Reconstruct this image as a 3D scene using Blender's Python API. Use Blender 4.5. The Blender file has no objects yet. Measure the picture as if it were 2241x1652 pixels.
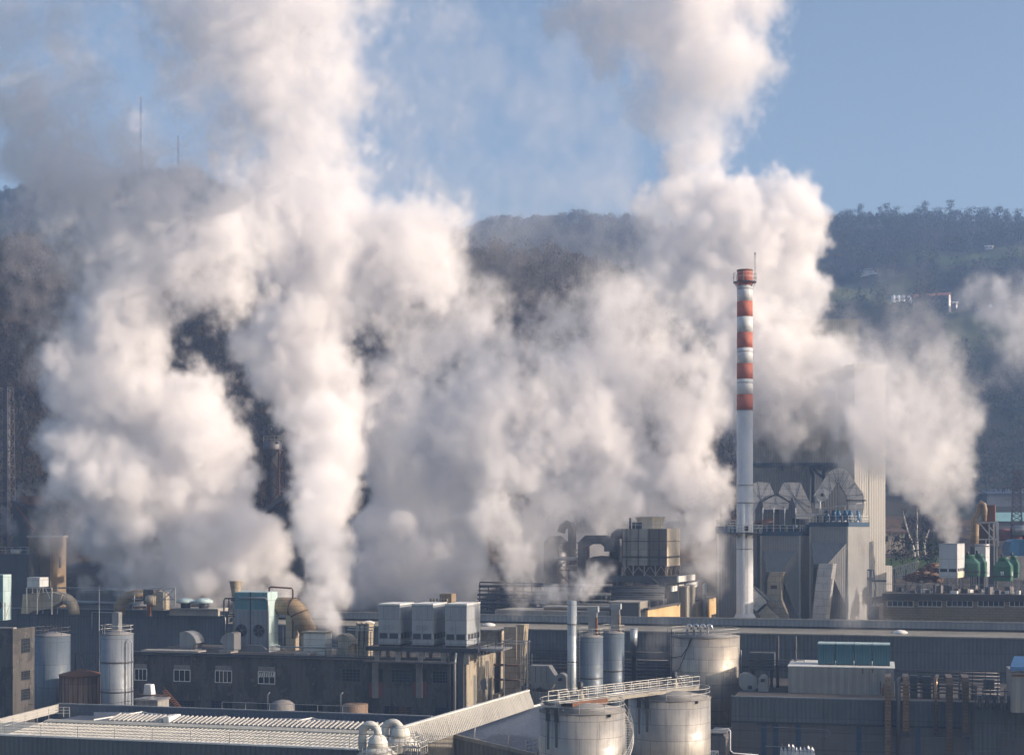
import bpy, math, random, time
import numpy as np
from mathutils import Vector
T0 = time.time()
sc = bpy.context.scene
COL = sc.collection
rnd = random.Random(7)
R = math.radians
HAZE, HAZE_COL, EXPOSURE = .00036, (.36, .57, 1, 1), 0.66
# survey of the site: bearings and heights were read off the photograph in a 2241 px wide frame
CX, HY, F, CAMZ = 1120.5, 1159.0, 3354.0, 30.0
SUN_EL, SUN_AZ = R(18), R(-14)          # azimuth measured from +X towards +Y

# ---------------------------------------------------------------- materials
MATS = {}
def new_mat(name):
    m = bpy.data.materials.new(name); m.use_nodes = True
    nt = m.node_tree; nt.nodes.clear()
    o = nt.nodes.new('ShaderNodeOutputMaterial'); b = nt.nodes.new('ShaderNodeBsdfPrincipled')
    nt.links.new(b.outputs[0], o.inputs['Surface'])
    MATS[name] = m
    return m, nt, b
def nmath(nt, op, a, b=None, c=None):
    n = nt.nodes.new('ShaderNodeMath'); n.operation = op
    for i, v in enumerate((a, b, c)):
        if v is None: continue
        if isinstance(v, (int, float)): n.inputs[i].default_value = v
        else: nt.links.new(v, n.inputs[i])
    return n.outputs[0]
def nmix(nt, fac, a, b):
    n = nt.nodes.new('ShaderNodeMix'); n.data_type = 'RGBA'
    if isinstance(fac, (int, float)): n.inputs[0].default_value = fac
    else: nt.links.new(fac, n.inputs[0])
    for i, v in ((6, a), (7, b)):
        if isinstance(v, tuple): n.inputs[i].default_value = (*v[:3], 1)
        else: nt.links.new(v, n.inputs[i])
    return n.outputs[2]
def nnoise(nt, vec, scale, detail=4, rough=.6):
    n = nt.nodes.new('ShaderNodeTexNoise'); n.inputs['Scale'].default_value = scale
    n.inputs['Detail'].default_value = detail; n.inputs['Roughness'].default_value = rough
    nt.links.new(vec, n.inputs['Vector']); return n.outputs[0]
def nmap(nt, v, lo, hi, a=0.0, b=1.0):
    n = nt.nodes.new('ShaderNodeMapRange'); n.interpolation_type = 'SMOOTHSTEP'
    nt.links.new(v, n.inputs[0])
    for i, x in enumerate((lo, hi, a, b)): n.inputs[i + 1].default_value = x
    return n.outputs[0]
def nscale(nt, vec, s):
    n = nt.nodes.new('ShaderNodeMapping'); n.inputs['Scale'].default_value = s
    nt.links.new(vec, n.inputs[0]); return n.outputs[0]
def coat(name, col, rough=.6, metal=0.0, dirt=.45, dcol=None, streak=.35, ribs=0, seams=0, scale=.25, spec=.4, bump=.0, ribdir='xy'):
    """painted or bare sheet, plaster or concrete: broad dirt patches, rain streaks, optional ribs and plate seams"""
    m, nt, b = new_mat(name)
    tc = nt.nodes.new('ShaderNodeTexCoord').outputs['Object']
    dcol = dcol or tuple(c * .42 for c in col)
    c = nmix(nt, nmap(nt, nnoise(nt, tc, scale, 6, .65), .42, .72, 0, dirt), col, dcol)
    st = nnoise(nt, nscale(nt, tc, (1.6, 1.6, .09)), 1.0, 4, .7)
    c = nmix(nt, nmap(nt, st, .48, .75, 0, streak), c, tuple(x * .5 for x in dcol))
    fine = nnoise(nt, tc, 2.3, 4, .7)
    c = nmix(nt, nmap(nt, fine, .35, .7, 0, .18), c, tuple(min(1, x * 1.35) for x in col))
    sep = nt.nodes.new('ShaderNodeSeparateXYZ'); nt.links.new(tc, sep.inputs[0])
    x, y, z = sep.outputs
    h = None
    if seams:
        wide, high = seams
        br = nt.nodes.new('ShaderNodeTexBrick'); cb = nt.nodes.new('ShaderNodeCombineXYZ')
        nt.links.new(nmath(nt, 'ADD', x, y), cb.inputs[0]); nt.links.new(z, cb.inputs[1]); nt.links.new(cb.outputs[0], br.inputs['Vector'])
        br.inputs['Scale'].default_value = 1; br.inputs['Brick Width'].default_value = wide; br.inputs['Row Height'].default_value = high
        br.inputs['Mortar Size'].default_value = .03; br.offset = .5 if wide < 8 else 0
        br.inputs['Color1'].default_value = (1, 1, 1, 1); br.inputs['Color2'].default_value = (.84, .84, .84, 1); br.inputs['Mortar'].default_value = (.45, .45, .45, 1)
        mm = nt.nodes.new('ShaderNodeMix'); mm.data_type = 'RGBA'; mm.blend_type = 'MULTIPLY'; mm.inputs[0].default_value = 1
        nt.links.new(c, mm.inputs[6]); nt.links.new(br.outputs[0], mm.inputs[7]); c = mm.outputs[2]
    if ribs:
        q = nmath(nt, 'ADD', x, y) if ribdir == 'xy' else (x if ribdir == 'x' else y)
        w = nmath(nt, 'SINE', nmath(nt, 'MULTIPLY', q, 2 * math.pi / ribs))
        h = nmap(nt, w, -.5, .5)
        c = nmix(nt, nmath(nt, 'MULTIPLY', h, .3), c, tuple(v * .55 for v in col))
    nt.links.new(c, b.inputs['Base Color'])
    b.inputs['Metallic'].default_value = metal
    nt.links.new(nmap(nt, fine, .3, .7, max(.05, rough - .1), min(1, rough + .12)), b.inputs['Roughness'])
    b.inputs['Specular IOR Level'].default_value = spec
    if h is not None or bump:
        bp = nt.nodes.new('ShaderNodeBump'); bp.inputs['Strength'].default_value = .6 if h is not None else bump
        bp.inputs['Distance'].default_value = .04 if h is not None else .06
        nt.links.new(h if h is not None else fine, bp.inputs['Height']); nt.links.new(bp.outputs[0], b.inputs['Normal'])
    return m
def steel(name, col, radius, plate=(4.2, 1.75), rough=.34, metal=.85, streak=.4):
    """rolled plate wall of a round tank: courses of plates in cylinder coordinates, a little uneven"""
    m, nt, b = new_mat(name)
    tc = nt.nodes.new('ShaderNodeTexCoord').outputs['Object']
    sep = nt.nodes.new('ShaderNodeSeparateXYZ'); nt.links.new(tc, sep.inputs[0]); x, y, z = sep.outputs
    ang = nmath(nt, 'MULTIPLY', nmath(nt, 'ARCTAN2', y, x), radius)
    cb = nt.nodes.new('ShaderNodeCombineXYZ'); nt.links.new(ang, cb.inputs[0]); nt.links.new(z, cb.inputs[1])
    br = nt.nodes.new('ShaderNodeTexBrick'); nt.links.new(cb.outputs[0], br.inputs['Vector'])
    br.inputs['Scale'].default_value = 1; br.inputs['Brick Width'].default_value = plate[0]; br.inputs['Row Height'].default_value = plate[1]
    br.inputs['Mortar Size'].default_value = .022; br.offset = .5
    br.inputs['Color1'].default_value = (1, 1, 1, 1); br.inputs['Color2'].default_value = (.8, .81, .84, 1); br.inputs['Mortar'].default_value = (.3, .3, .3, 1)
    st = nnoise(nt, nscale(nt, cb.outputs[0], (1.4, .07, 1)), 1, 5, .7)
    c = nmix(nt, nmap(nt, st, .46, .74, 0, streak), col, tuple(v * .4 for v in col))
    c = nmix(nt, nmap(nt, nnoise(nt, tc, .5, 5), .5, .75, 0, .35), c, (col[0] * .62, col[1] * .52, col[2] * .4))
    mm = nt.nodes.new('ShaderNodeMix'); mm.data_type = 'RGBA'; mm.blend_type = 'MULTIPLY'; mm.inputs[0].default_value = 1
    nt.links.new(c, mm.inputs[6]); nt.links.new(br.outputs[0], mm.inputs[7])
    nt.links.new(mm.outputs[2], b.inputs['Base Color']); b.inputs['Metallic'].default_value = metal
    nt.links.new(nmap(nt, nnoise(nt, nscale(nt, cb.outputs[0], (.6, 1.5, 1)), .8, 4), .3, .7, rough - .06, rough + .14), b.inputs['Roughness'])
    bp = nt.nodes.new('ShaderNodeBump'); bp.inputs['Strength'].default_value = .5; bp.inputs['Distance'].default_value = .05
    nt.links.new(nnoise(nt, nscale(nt, cb.outputs[0], (.35, .9, 1)), 1, 2), bp.inputs['Height']); nt.links.new(bp.outputs[0], b.inputs['Normal'])
    return m

coat('shed_blue', (.092, .108, .122), ribs=.55, dirt=.5, streak=.45, seams=(7.7, 3.1))
coat('shed_pale', (0.204, 0.228, 0.252), dirt=.3, streak=.25, ribs=.7)
coat('fascia_beige', (0.270, 0.255, 0.217), dirt=.5, streak=.4)
coat('roof_white', (0.357, 0.357, 0.315), rough=.42, dirt=.4, streak=.25, scale=.5)
coat('roof_blue', (0.090, 0.114, 0.156), rough=.45, dirt=.45, streak=.2, ribs=.45, ribdir='y')
coat('roof_grey', (0.198, 0.198, 0.198), rough=.6, dirt=.5)
coat('rib_white', (.38, .375, .35), rough=.4, dirt=.3)
coat('wall_tan', (0.175, 0.168, 0.147), ribs=.5, dirt=.4)
coat('trim_white', (.72, .72, .68), rough=.45, dirt=.3)
coat('galv', (0.315, 0.322, 0.329), rough=.4, metal=.6, dirt=.4)
coat('galv_dark', (0.112, 0.112, 0.120), rough=.5, metal=.5, dirt=.5)
coat('rail_metal', (.50, .50, .48), rough=.5, metal=.3, dirt=.4)
coat('dark_metal', (.045, .048, .055), rough=.55, metal=.3)
coat('near_black', (.030, .032, .035), rough=.8)  # on openings this near-black stands in for unlit depth
coat('rust', (0.160, 0.068, 0.032), rough=.85, dirt=.6, dcol=(.07, .04, .03))
coat('rust_dark', (.10, .06, .045), rough=.85, dirt=.6)
coat('beige_duct', (0.391, 0.340, 0.255), rough=.5, dirt=.5, dcol=(.22, .17, .11), seams=(1.6, 1.1))
coat('brown_duct', (0.288, 0.216, 0.128), rough=.55, dirt=.6, dcol=(.16, .10, .05), seams=(3, .9))
coat('white_duct', (.60, .60, .56), rough=.45, dirt=.45, dcol=(.36, .33, .26), seams=(9, .8))
coat('grey_unit', (.31, .335, .36), rough=.5, dirt=.25, streak=.2, seams=(1.5, 1.8))
coat('unit_white', (.50, .52, .53), rough=.5, dirt=.25, streak=.25, seams=(3.2, 2.8))
coat('teal', (0.080, 0.208, 0.240), rough=.5, dirt=.5, dcol=(.30, .36, .36), streak=.4, seams=(2.2, 2.4))
coat('teal_pale', (.42, .55, .56), rough=.5, dirt=.5, dcol=(.24, .34, .34), streak=.4, seams=(2.2, 2.4))
coat('plaster_dark', (0.076, 0.075, 0.072), rough=.95, dirt=.9, dcol=(.035, .035, .036), streak=.6, scale=.35, bump=.5)
coat('plaster_sun', (.40, .35, .27), rough=.95, dirt=.85, dcol=(.16, .13, .10), streak=.5, scale=.5, bump=.5)  # paler twin of the dark plaster, sunlight put into the colour
coat('plaster_patch', (.22, .21, .20), rough=.95, dirt=.7)
coat('plaster_grey', (0.120, 0.120, 0.120), rough=.9, dirt=.6, dcol=(.10, .09, .085), streak=.5, seams=(30, 2.2))
coat('yellow_wall', (0.527, 0.391, 0.204), rough=.9, dirt=.7, dcol=(.40, .24, .10), streak=.5, scale=.18)
coat('block_grey', (0.096, 0.096, 0.096), rough=.9, dirt=.6)
coat('brick_tan', (0.225, 0.176, 0.112), rough=.95, dirt=.4, seams=(.9, .4))
coat('concrete', (.33, .31, .28), rough=.9, dirt=.6)
coat('felt', (0.070, 0.066, 0.063), rough=.95, dirt=.6)
coat('chimney_white', (0.561, 0.570, 0.578), rough=.45, dirt=.25, streak=.3)
coat('chimney_red', (.40, .125, .08), rough=.75, dirt=.4, dcol=(.30, .10, .08), streak=.35)
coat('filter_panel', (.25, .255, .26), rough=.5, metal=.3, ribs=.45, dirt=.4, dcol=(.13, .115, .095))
coat('filter_panel_sunlit', (.34, .345, .35), rough=.38, metal=.5, ribs=.45, dirt=.4)  # same panels lightened, sunlight on the right faces put into the colour
coat('quilt', (.50, .50, .50), rough=.4, metal=.35, dirt=.45, seams=(2.4, 1.3))
coat('hall_roof', (.050, .072, .115), rough=.5, ribs=.5, dirt=.5, ribdir='y', streak=.1)
coat('dull_duct', (.13, .095, .065), rough=.45, metal=.5, dirt=.4, seams=(9, .42))
coat('boiler_grey', (.17, .19, .205), rough=.6, ribs=.5, dirt=.3, streak=.3)
coat('tower_cream', (.50, .485, .45), rough=.7, dirt=.3, dcol=(.46, .40, .30), streak=.35, ribs=.5)
coat('blue_steel', (.028, .065, .115), rough=.5, dirt=.4)
coat('blue_kit', (0.028, 0.126, 0.252), rough=.4, dirt=.3)
coat('container_teal', (0.016, 0.092, 0.128), rough=.5, dirt=.35, streak=.3, ribs=.35)
coat('green_grp', (.032, .11, .068), rough=.4, dirt=.35, dcol=(.12, .26, .18))
coat('cool_panel', (0.288, 0.280, 0.248), rough=.75, dirt=.5, dcol=(.2, .17, .13), streak=.6, seams=(1.6, 1.9))
coat('cool_dark', (.13, .12, .10), rough=.8, dirt=.5, streak=.5, seams=(1.6, 1.9))
coat('cool_cream', (.62, .55, .42), rough=.7, dirt=.5, dcol=(.40, .28, .15), streak=.6)
coat('red_post', (.17, .06, .05), rough=.85)
coat('block_white', (0.273, 0.273, 0.260), rough=.6, ribs=1.05, dirt=.4, dcol=(.2, .14, .1), streak=.3)
coat('silver_duct', (.27, .185, .115), rough=.33, metal=.85, dirt=.3, dcol=(.25, .17, .1), seams=(9, .42))
coat('silver_pipe', (.62, .62, .64), rough=.25, metal=.9, dirt=.3)
coat('brown_tower', (.22, .17, .11), rough=.9, dirt=.6, dcol=(.2, .14, .08))
coat('shelf_dark', (0.070, 0.077, 0.084), rough=.8, dirt=.5)
coat('roof_tile', (.30, .12, .07), rough=.9)
coat('house_white', (.70, .66, .60), rough=.8, dirt=.2)
coat('barn_dark', (.10, .10, .11), rough=.8)
coat('roof_teal', (.22, .42, .42), rough=.6, ribs=.9)
coat('log_brown', (0.133, 0.077, 0.049), rough=.95, dirt=.7, dcol=(.09, .06, .05))
coat('bark', (.07, .055, .045), rough=.95)
coat('birch_bark', (.50, .48, .44), rough=.9, dirt=.4)
coat('curtain', (.62, .60, .55), rough=.9)
coat('paint_yellow', (.55, .38, .05), rough=.6)
coat('blue_tarp', (.03, .10, .28), rough=.6)
coat('letter_dark', (.03, .03, .035), rough=.8)
coat('sign_white', (.62, .64, .66), rough=.6, dirt=.2)
coat('awning_blue', (.05, .14, .30), rough=.6)
def old_plaster(name, dark, mid, light):
    """flaking render: ragged patches where coats have come away, rain runs from above"""
    m, nt, b = new_mat(name); tc = nt.nodes.new('ShaderNodeTexCoord').outputs['Object']
    n1 = nnoise(nt, nscale(nt, tc, (1, 1, .55)), .4, 9, .62); n2 = nnoise(nt, tc, .8, 9, .65)
    c = nmix(nt, nmap(nt, n1, .50, .53), mid, dark); c = nmix(nt, nmap(nt, n2, .585, .605), c, light); c = nmix(nt, nmap(nt, n1, .62, .64), c, tuple(v * .6 for v in dark))
    c = nmix(nt, nmap(nt, nnoise(nt, nscale(nt, tc, (1.8, 1.8, .1)), 1.2, 5, .7), .46, .72, 0, .75), c, tuple(v * .55 for v in dark))
    c = nmix(nt, nmap(nt, nnoise(nt, tc, 4, 5, .7), .3, .7, 0, .3), c, light)
    nt.links.new(c, b.inputs['Base Color']); b.inputs['Roughness'].default_value = .95; b.inputs['Specular IOR Level'].default_value = .2
    bp = nt.nodes.new('ShaderNodeBump'); bp.inputs['Strength'].default_value = .8; bp.inputs['Distance'].default_value = .08; nt.links.new(nmap(nt, n2, .55, .62), bp.inputs['Height']); nt.links.new(bp.outputs[0], b.inputs['Normal'])
old_plaster('plaster_old', (.050, .049, .048), (.090, .087, .083), (.125, .12, .11)); old_plaster('plaster_sunlit', (.20, .17, .13), (.34, .30, .23), (.42, .38, .30))  # second coat is paler, carrying sunlight on the side wall in its colour
m, nt, b = new_mat('window_glass'); b.inputs['Base Color'].default_value = (.02, .025, .03, 1); b.inputs['Roughness'].default_value = .12
steel('tank_steel', (.37, .36, .335), 4.5, rough=.52, metal=.45, streak=.8)
steel('tank_steel_warm', (.42, .385, .33), 4.8, rough=.5, metal=.5, streak=.7)
steel('silo_blue', (.12, .155, .19), 2.0, plate=(3, 3.0), rough=.5, metal=.2, streak=.6)
steel('silo_pale', (.24, .27, .30), 2.0, plate=(3, 3.2), rough=.5, metal=.25, streak=.6)
steel('rust_tank', (.26, .18, .12), 2.4, plate=(1.5, 2.5), rough=.6, metal=.2, streak=.8)
steel('stack_grey', (.42, .46, .48), .6, plate=(2, 4), rough=.4, metal=.4)

# ---------------------------------------------------------------- mesh building
class MB:
    def __init__(s): s.v = []; s.f = []; s.sm = []; s.st = []
    def add(s, vs, fs, smooth=False):
        n = len(s.v); s.st.append(n); s.v += [tuple(p) for p in vs]
        for f in fs: s.f.append(tuple(i + n for i in f)); s.sm.append(smooth)
    def box(s, u0, u1, v0, v1, z0, z1):
        s.add([(u0, v0, z0), (u1, v0, z0), (u1, v1, z0), (u0, v1, z0), (u0, v0, z1), (u1, v0, z1), (u1, v1, z1), (u0, v1, z1)],
              [(3, 2, 1, 0), (4, 5, 6, 7), (0, 1, 5, 4), (1, 2, 6, 5), (2, 3, 7, 6), (3, 0, 4, 7)]); return s
    def hexa(s, p):            # 8 free corners: bottom four then top four
        s.add(p, [(3, 2, 1, 0), (4, 5, 6, 7), (0, 1, 5, 4), (1, 2, 6, 5), (2, 3, 7, 6), (3, 0, 4, 7)]); return s
    def prism(s, poly, v0, v1):   # poly in (u, z), extruded along v
        n = len(poly)
        s.add([(u, v0, z) for u, z in poly] + [(u, v1, z) for u, z in poly],
              [tuple(range(n)), tuple(range(2 * n - 1, n - 1, -1))] + [(i, i + n, (i + 1) % n + n, (i + 1) % n) for i in range(n)]); return s
    def lathe(s, prof, c=(0, 0), n=32, smooth=True, a0=0):     # prof: [(r, z)]
        vs = []; fs = []
        for r, z in prof:
            for k in range(n):
                a = 2 * math.pi * k / n + a0; vs.append((c[0] + r * math.cos(a), c[1] + r * math.sin(a), z))
        for j in range(len(prof) - 1):
            for k in range(n):
                fs.append((j * n + k, j * n + (k + 1) % n, (j + 1) * n + (k + 1) % n, (j + 1) * n + k))
        base = len(s.v); s.add(vs, fs, smooth)
        s.f.append(tuple(base + k for k in range(n - 1, -1, -1))); s.sm.append(False)
        s.f.append(tuple(base + (len(prof) - 1) * n + k for k in range(n))); s.sm.append(False); return s
    def tube(s, pts, r, n=8, cap=True, smooth=True):
        pts = [Vector(p) for p in pts]; rs = r if isinstance(r, (list, tuple)) else [r] * len(pts)
        vs = []; fs = []; ref = None
        for i, p in enumerate(pts):
            d = (pts[min(i + 1, len(pts) - 1)] - pts[max(i - 1, 0)]).normalized()
            if ref is None: ref = Vector((0, 0, 1)) if abs(d.z) < .9 else Vector((1, 0, 0))
            a = d.cross(ref)
            if a.length < 1e-3: a = d.cross(Vector((0, 1, .3)))
            a.normalize(); b = a.cross(d).normalized(); ref = b
            for k in range(n):
                t = 2 * math.pi * (k + .5) / n; vs.append(p + (a * math.cos(t) + b * math.sin(t)) * rs[i])
        for j in range(len(pts) - 1):
            for k in range(n): fs.append((j * n + k, j * n + (k + 1) % n, (j + 1) * n + (k + 1) % n, (j + 1) * n + k))
        base = len(s.v); s.add(vs, fs, smooth and n > 4)
        if cap:
            s.f.append(tuple(base + k for k in range(n - 1, -1, -1))); s.sm.append(False)
            s.f.append(tuple(base + (len(pts) - 1) * n + k for k in range(n))); s.sm.append(False)
        return s
    def bar(s, a, b, r=.05): return s.tube([a, b], r, 4)
    def rail(s, pts, h=1.1, sp=1.8, r=.035, rails=(1, .55), closed=False):
        pts = [Vector(p) for p in pts]
        for q in rails:
            for a, b in zip(pts, pts[1:]): s.tube([a + Vector((0, 0, h * q)), b + Vector((0, 0, h * q))], r, 4, cap=False)
        acc = 0
        for a, b in zip(pts, pts[1:]):
            L = (b - a).length; t = 0 if acc == 0 else sp - acc
            while t <= L + 1e-6:
                p = a.lerp(b, t / L if L else 0); s.tube([p, p + Vector((0, 0, h))], r, 4, cap=False); t += sp
            acc = (L - (t - sp)) or .0001
        p = pts[-1]; s.tube([p, p + Vector((0, 0, h))], r, 4, cap=False); return s
    def ladder(s, p, h, w=.5, d=(1, 0), cage=False):
        ax = Vector((d[0], d[1], 0)).normalized() * w / 2; p = Vector(p)
        for q in (-1, 1): s.tube([p + ax * q, p + ax * q + Vector((0, 0, h))], .035, 4, cap=False)
        k = 0
        while k < h: s.tube([p - ax + Vector((0, 0, k)), p + ax + Vector((0, 0, k))], .025, 4, cap=False); k += .45
        return s
    def lattice(s, p, w0, w1, h, bays, r=.06, horiz=True):
        p = Vector(p); c = [(-1, -1), (1, -1), (1, 1), (-1, 1)]
        def at(i, t): w = (w0 + (w1 - w0) * t) / 2; return p + Vector((c[i % 4][0] * w, c[i % 4][1] * w, h * t))
        for i in range(4): s.tube([at(i, 0), at(i, 1)], r * 1.4, 4)
        for b in range(bays):
            t0, t1 = b / bays, (b + 1) / bays
            for i in range(4):
                s.tube([at(i, t0), at(i + 1, t1)], r * .8, 4, cap=False); s.tube([at(i + 1, t0), at(i, t1)], r * .8, 4, cap=False)
                if horiz: s.tube([at(i, t1), at(i + 1, t1)], r * .8, 4, cap=False)
        return s
    def sq(s, pts, w, h, up=(0, 0, 1)):       # rectangular duct along pts
        pts = [Vector(p) for p in pts]; vs = []; fs = []; upv = Vector(up)
        for i, p in enumerate(pts):
            d = (pts[min(i + 1, len(pts) - 1)] - pts[max(i - 1, 0)]).normalized()
            a = Vector((0, 1, 0)) if upv.z > .5 and abs(d.y) < .7 else Vector((1, 0, 0)); b = a.cross(d).normalized(); a = d.cross(b).normalized()
            for q, e in ((-1, -1), (1, -1), (1, 1), (-1, 1)): vs.append(p + a * q * w / 2 + b * e * h / 2)
        for j in range(len(pts) - 1):
            for k in range(4): fs.append((j * 4 + k, j * 4 + (k + 1) % 4, (j + 1) * 4 + (k + 1) % 4, (j + 1) * 4 + k))
        n = (len(pts) - 1) * 4; fs += [(3, 2, 1, 0), (n, n + 1, n + 2, n + 3)]; s.add(vs, fs); return s
    def build_each(s, name, mat, parent=None):      # one mesh for every piece added
        st = sorted(set(s.st)); out = []
        for i, a in enumerate(st):
            b = st[i + 1] if i + 1 < len(st) else len(s.v); q = MB(); q.v = s.v[a:b]
            for f, m_ in zip(s.f, s.sm):
                if a <= f[0] < b: q.f.append(tuple(k - a for k in f)); q.sm.append(m_)
            out.append(q.build(name, mat, parent))
        return out
    def build(s, name, mat, parent=None, bevel=0, **tags):
        me = bpy.data.meshes.new(name); me.from_pydata(s.v, [], s.f); me.polygons.foreach_set('use_smooth', s.sm)
        me.materials.append(MATS[mat]); o = bpy.data.objects.new(name, me); COL.objects.link(o)
        if parent is not None: o.parent = parent
        for k, v in tags.items(): o[k] = v
        if bevel:
            md = o.modifiers.new('bevel', 'BEVEL'); md.width = bevel; md.segments = 2; md.limit_method = 'ANGLE'; md.angle_limit = R(40)
        return o
def arc(c, r, a0, a1, n=8, plane='xz'):
    out = []
    for k in range(n + 1):
        t = R(a0 + (a1 - a0) * k / n); q = (r * math.cos(t), r * math.sin(t))
        out.append((c[0] + q[0], c[1], c[2] + q[1]) if plane == 'xz' else (c[0] + q[0], c[1] + q[1], c[2]) if plane == 'xy' else (c[0], c[1] + q[0], c[2] + q[1]))
    return out
class Thing:
    """an Empty on the site: bearing xd and distance Y fix where it stands, a is how far its front is turned"""
    def __init__(s, name, label, cat, xd, Y, a=16, zb=0.0, group=None):
        s.X, s.Y, s.a, s.zb = (xd - CX) / F * Y, Y, R(a), zb; s.c, s.s = math.cos(s.a), math.sin(s.a)
        o = bpy.data.objects.new(name, None); COL.objects.link(o); o.location = (s.X, Y, zb); o.rotation_euler = (0, 0, -s.a)
        o.empty_display_size = .5; o['label'] = label; o['category'] = cat
        if group: o['group'] = group
        s.o = o
    def U(s, xd, v=0.0):
        k = (xd - CX) / F; return (k * s.Y - s.X + v * (k * s.c - s.s)) / (s.c + k * s.s)
    def V(s, xd, u=0.0):
        k = (xd - CX) / F; return (k * s.Y - s.X - u * (s.c + k * s.s)) / (s.s - k * s.c)
    def Z(s, yd, u=0.0, v=0.0): return CAMZ - (yd - HY) / F * (s.Y - u * s.s + v * s.c) - s.zb
    def P(s, xd, yd, v=0.0): u = s.U(xd, v); return (u, v, s.Z(yd, u, v))
    def R(s, px, u=0.0, v=0.0): return px / F * (s.Y - u * s.s + v * s.c)
def Wz(yd, Y): return CAMZ - (yd - HY) / F * Y
def Wx(xd, Y): return (xd - CX) / F * Y
def copy_thing(src, loc, label, rot=None):
    def rec(o, par):
        c = o.copy(); COL.objects.link(c); c.parent = par
        for ch in [k for k in bpy.data.objects if k.parent == o]: rec(ch, c)
        return c
    r = rec(src, None); r.location = loc; r['label'] = label
    if rot is not None: r.rotation_euler[2] = rot
    return r
def window(parent, u0, u1, v, z0, z1, panes=3, frame='trim_white', glass='window_glass', bars=0, t=.09, out=.06, face='front', name='window'):
    """a window on the front (or right hand) wall: frame with mullions, glass pane as its own piece"""
    f = MB(); g = MB()
    def bx(mb, a0, a1, b0, b1, c0, c1):
        if face == 'front': mb.box(a0, a1, v - c1, v - c0, b0, b1)
        else: mb.box(v + c0, v + c1, a0, a1, b0, b1)
    bx(g, u0, u1, z0, z1, .004, out * .4)
    bx(f, u0 - t, u1 + t, z1, z1 + t, .003, out); bx(f, u0 - t, u1 + t, z0 - t, z0, .003, out + .05)
    bx(f, u0 - t, u0, z0, z1, .003, out); bx(f, u1, u1 + t, z0, z1, .003, out)
    for k in range(1, panes): c = u0 + (u1 - u0) * k / panes; bx(f, c - t * .4, c + t * .4, z0, z1, out * .4 + .002, out)
    for k in range(1, bars + 1): c = z0 + (z1 - z0) * k / (bars + 1); bx(f, u0, u1, c - .025, c + .025, out * .4 + .004, out - .01)
    fo = f.build(name, frame, parent); g.build('pane', glass, fo); return fo
# ================================================================ ground, hills, woods
def smooth(a, b, t): t = np.clip((t - a) / (b - a), 0, 1); return t * t * (3 - 2 * t)
GX = np.array([-4000, -200, 60, 160, 400, 700, 840, 1000, 1200, 1350, 1450, 1520, 1610, 1800, 2000, 2600, 6000.])
NR = np.array([560, 575, 580, 615, 640, 600, 592, 606, 608, 650, 760, 975, 1015, 1090, 1140, 1168, 1170.])
FX = np.array([-4000, -200, 10, 70, 150, 300, 420, 520, 700, 900, 1000, 1080, 1180, 1290, 1360, 1500, 1700, 1790, 1900, 2050, 2241, 2500, 6000.])
FR = np.array([470, 440, 418, 402, 402, 372, 372, 420, 470, 480, 502, 494, 488, 480, 492, 500, 492, 478, 470, 474, 474, 480, 520.])
_rs = np.random.RandomState(3); _ph = _rs.rand(14, 3) * 6.28; _dr = _rs.rand(14) * 6.28
def bumps(X, Y, wl, n=7):
    o = np.zeros_like(X, dtype=float)
    for k in range(n):
        w = wl * .62 ** k; a = _dr[k]; o += .62 ** k * np.sin((X * math.cos(a) + Y * math.sin(a)) / w * 6.28 + _ph[k, 0] + 1.3 * np.sin((X * math.sin(a) - Y * math.cos(a)) / w * 4 + _ph[k, 1]))
    return o
def ground_z(X, Y):
    X = np.asarray(X, float); Y = np.asarray(Y, float)
    return 20.5 * smooth(268, 300, Y) + 3.5 * smooth(300, 400, Y) - 2 * smooth(60, -400, Y) * 0
def near_z(X, Y):
    xd = CX + F * X / np.maximum(Y, 1.); r = np.interp(xd, GX, NR) + 9
    top = CAMZ + (HY - r) / F * 520
    t = smooth(345, 520, Y) * (1 - .25 * smooth(530, 640, Y)); return ground_z(X, Y) - .3 * (1 - t) + (top - 23) * t + bumps(X, Y, 70) * 1.6 * t
def far_z(X, Y):
    xd = CX + F * X / np.maximum(Y, 1.); r = np.interp(xd, FX, FR) + 12
    top = CAMZ + (HY - r) / F * 1200
    t = np.clip((Y - 500) / 700, 0, 1); t = .75 * t + .25 * t * t * (3 - 2 * t); t = np.where(Y > 1200, 1 - .3 * smooth(1210, 1500, Y), t)
    return 22 + (top - 22) * t + bumps(X, Y, 170) * 5.5 * np.sin(np.pi * np.clip(t, 0, .93)) 
def sheet(name, zf, y0, y1, ny, x0, x1, nx, mat, fan=False):
    ys = y0 + (y1 - y0) * (np.arange(ny) / (ny - 1)); xs = np.linspace(x0, x1, nx)
    Yg, Xg = np.meshgrid(ys, xs, indexing='ij')
    if fan: Xg = Xg * Yg
    Zg = zf(Xg, Yg); V = np.stack([Xg, Yg, Zg], -1).reshape(-1, 3)
    i = np.arange(ny - 1)[:, None] * nx + np.arange(nx - 1)[None]; i = i.ravel()
    Fc = np.stack([i, i + 1, i + nx + 1, i + nx], -1)
    return np_mesh(name, V, Fc, mat, smooth=True)
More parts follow.
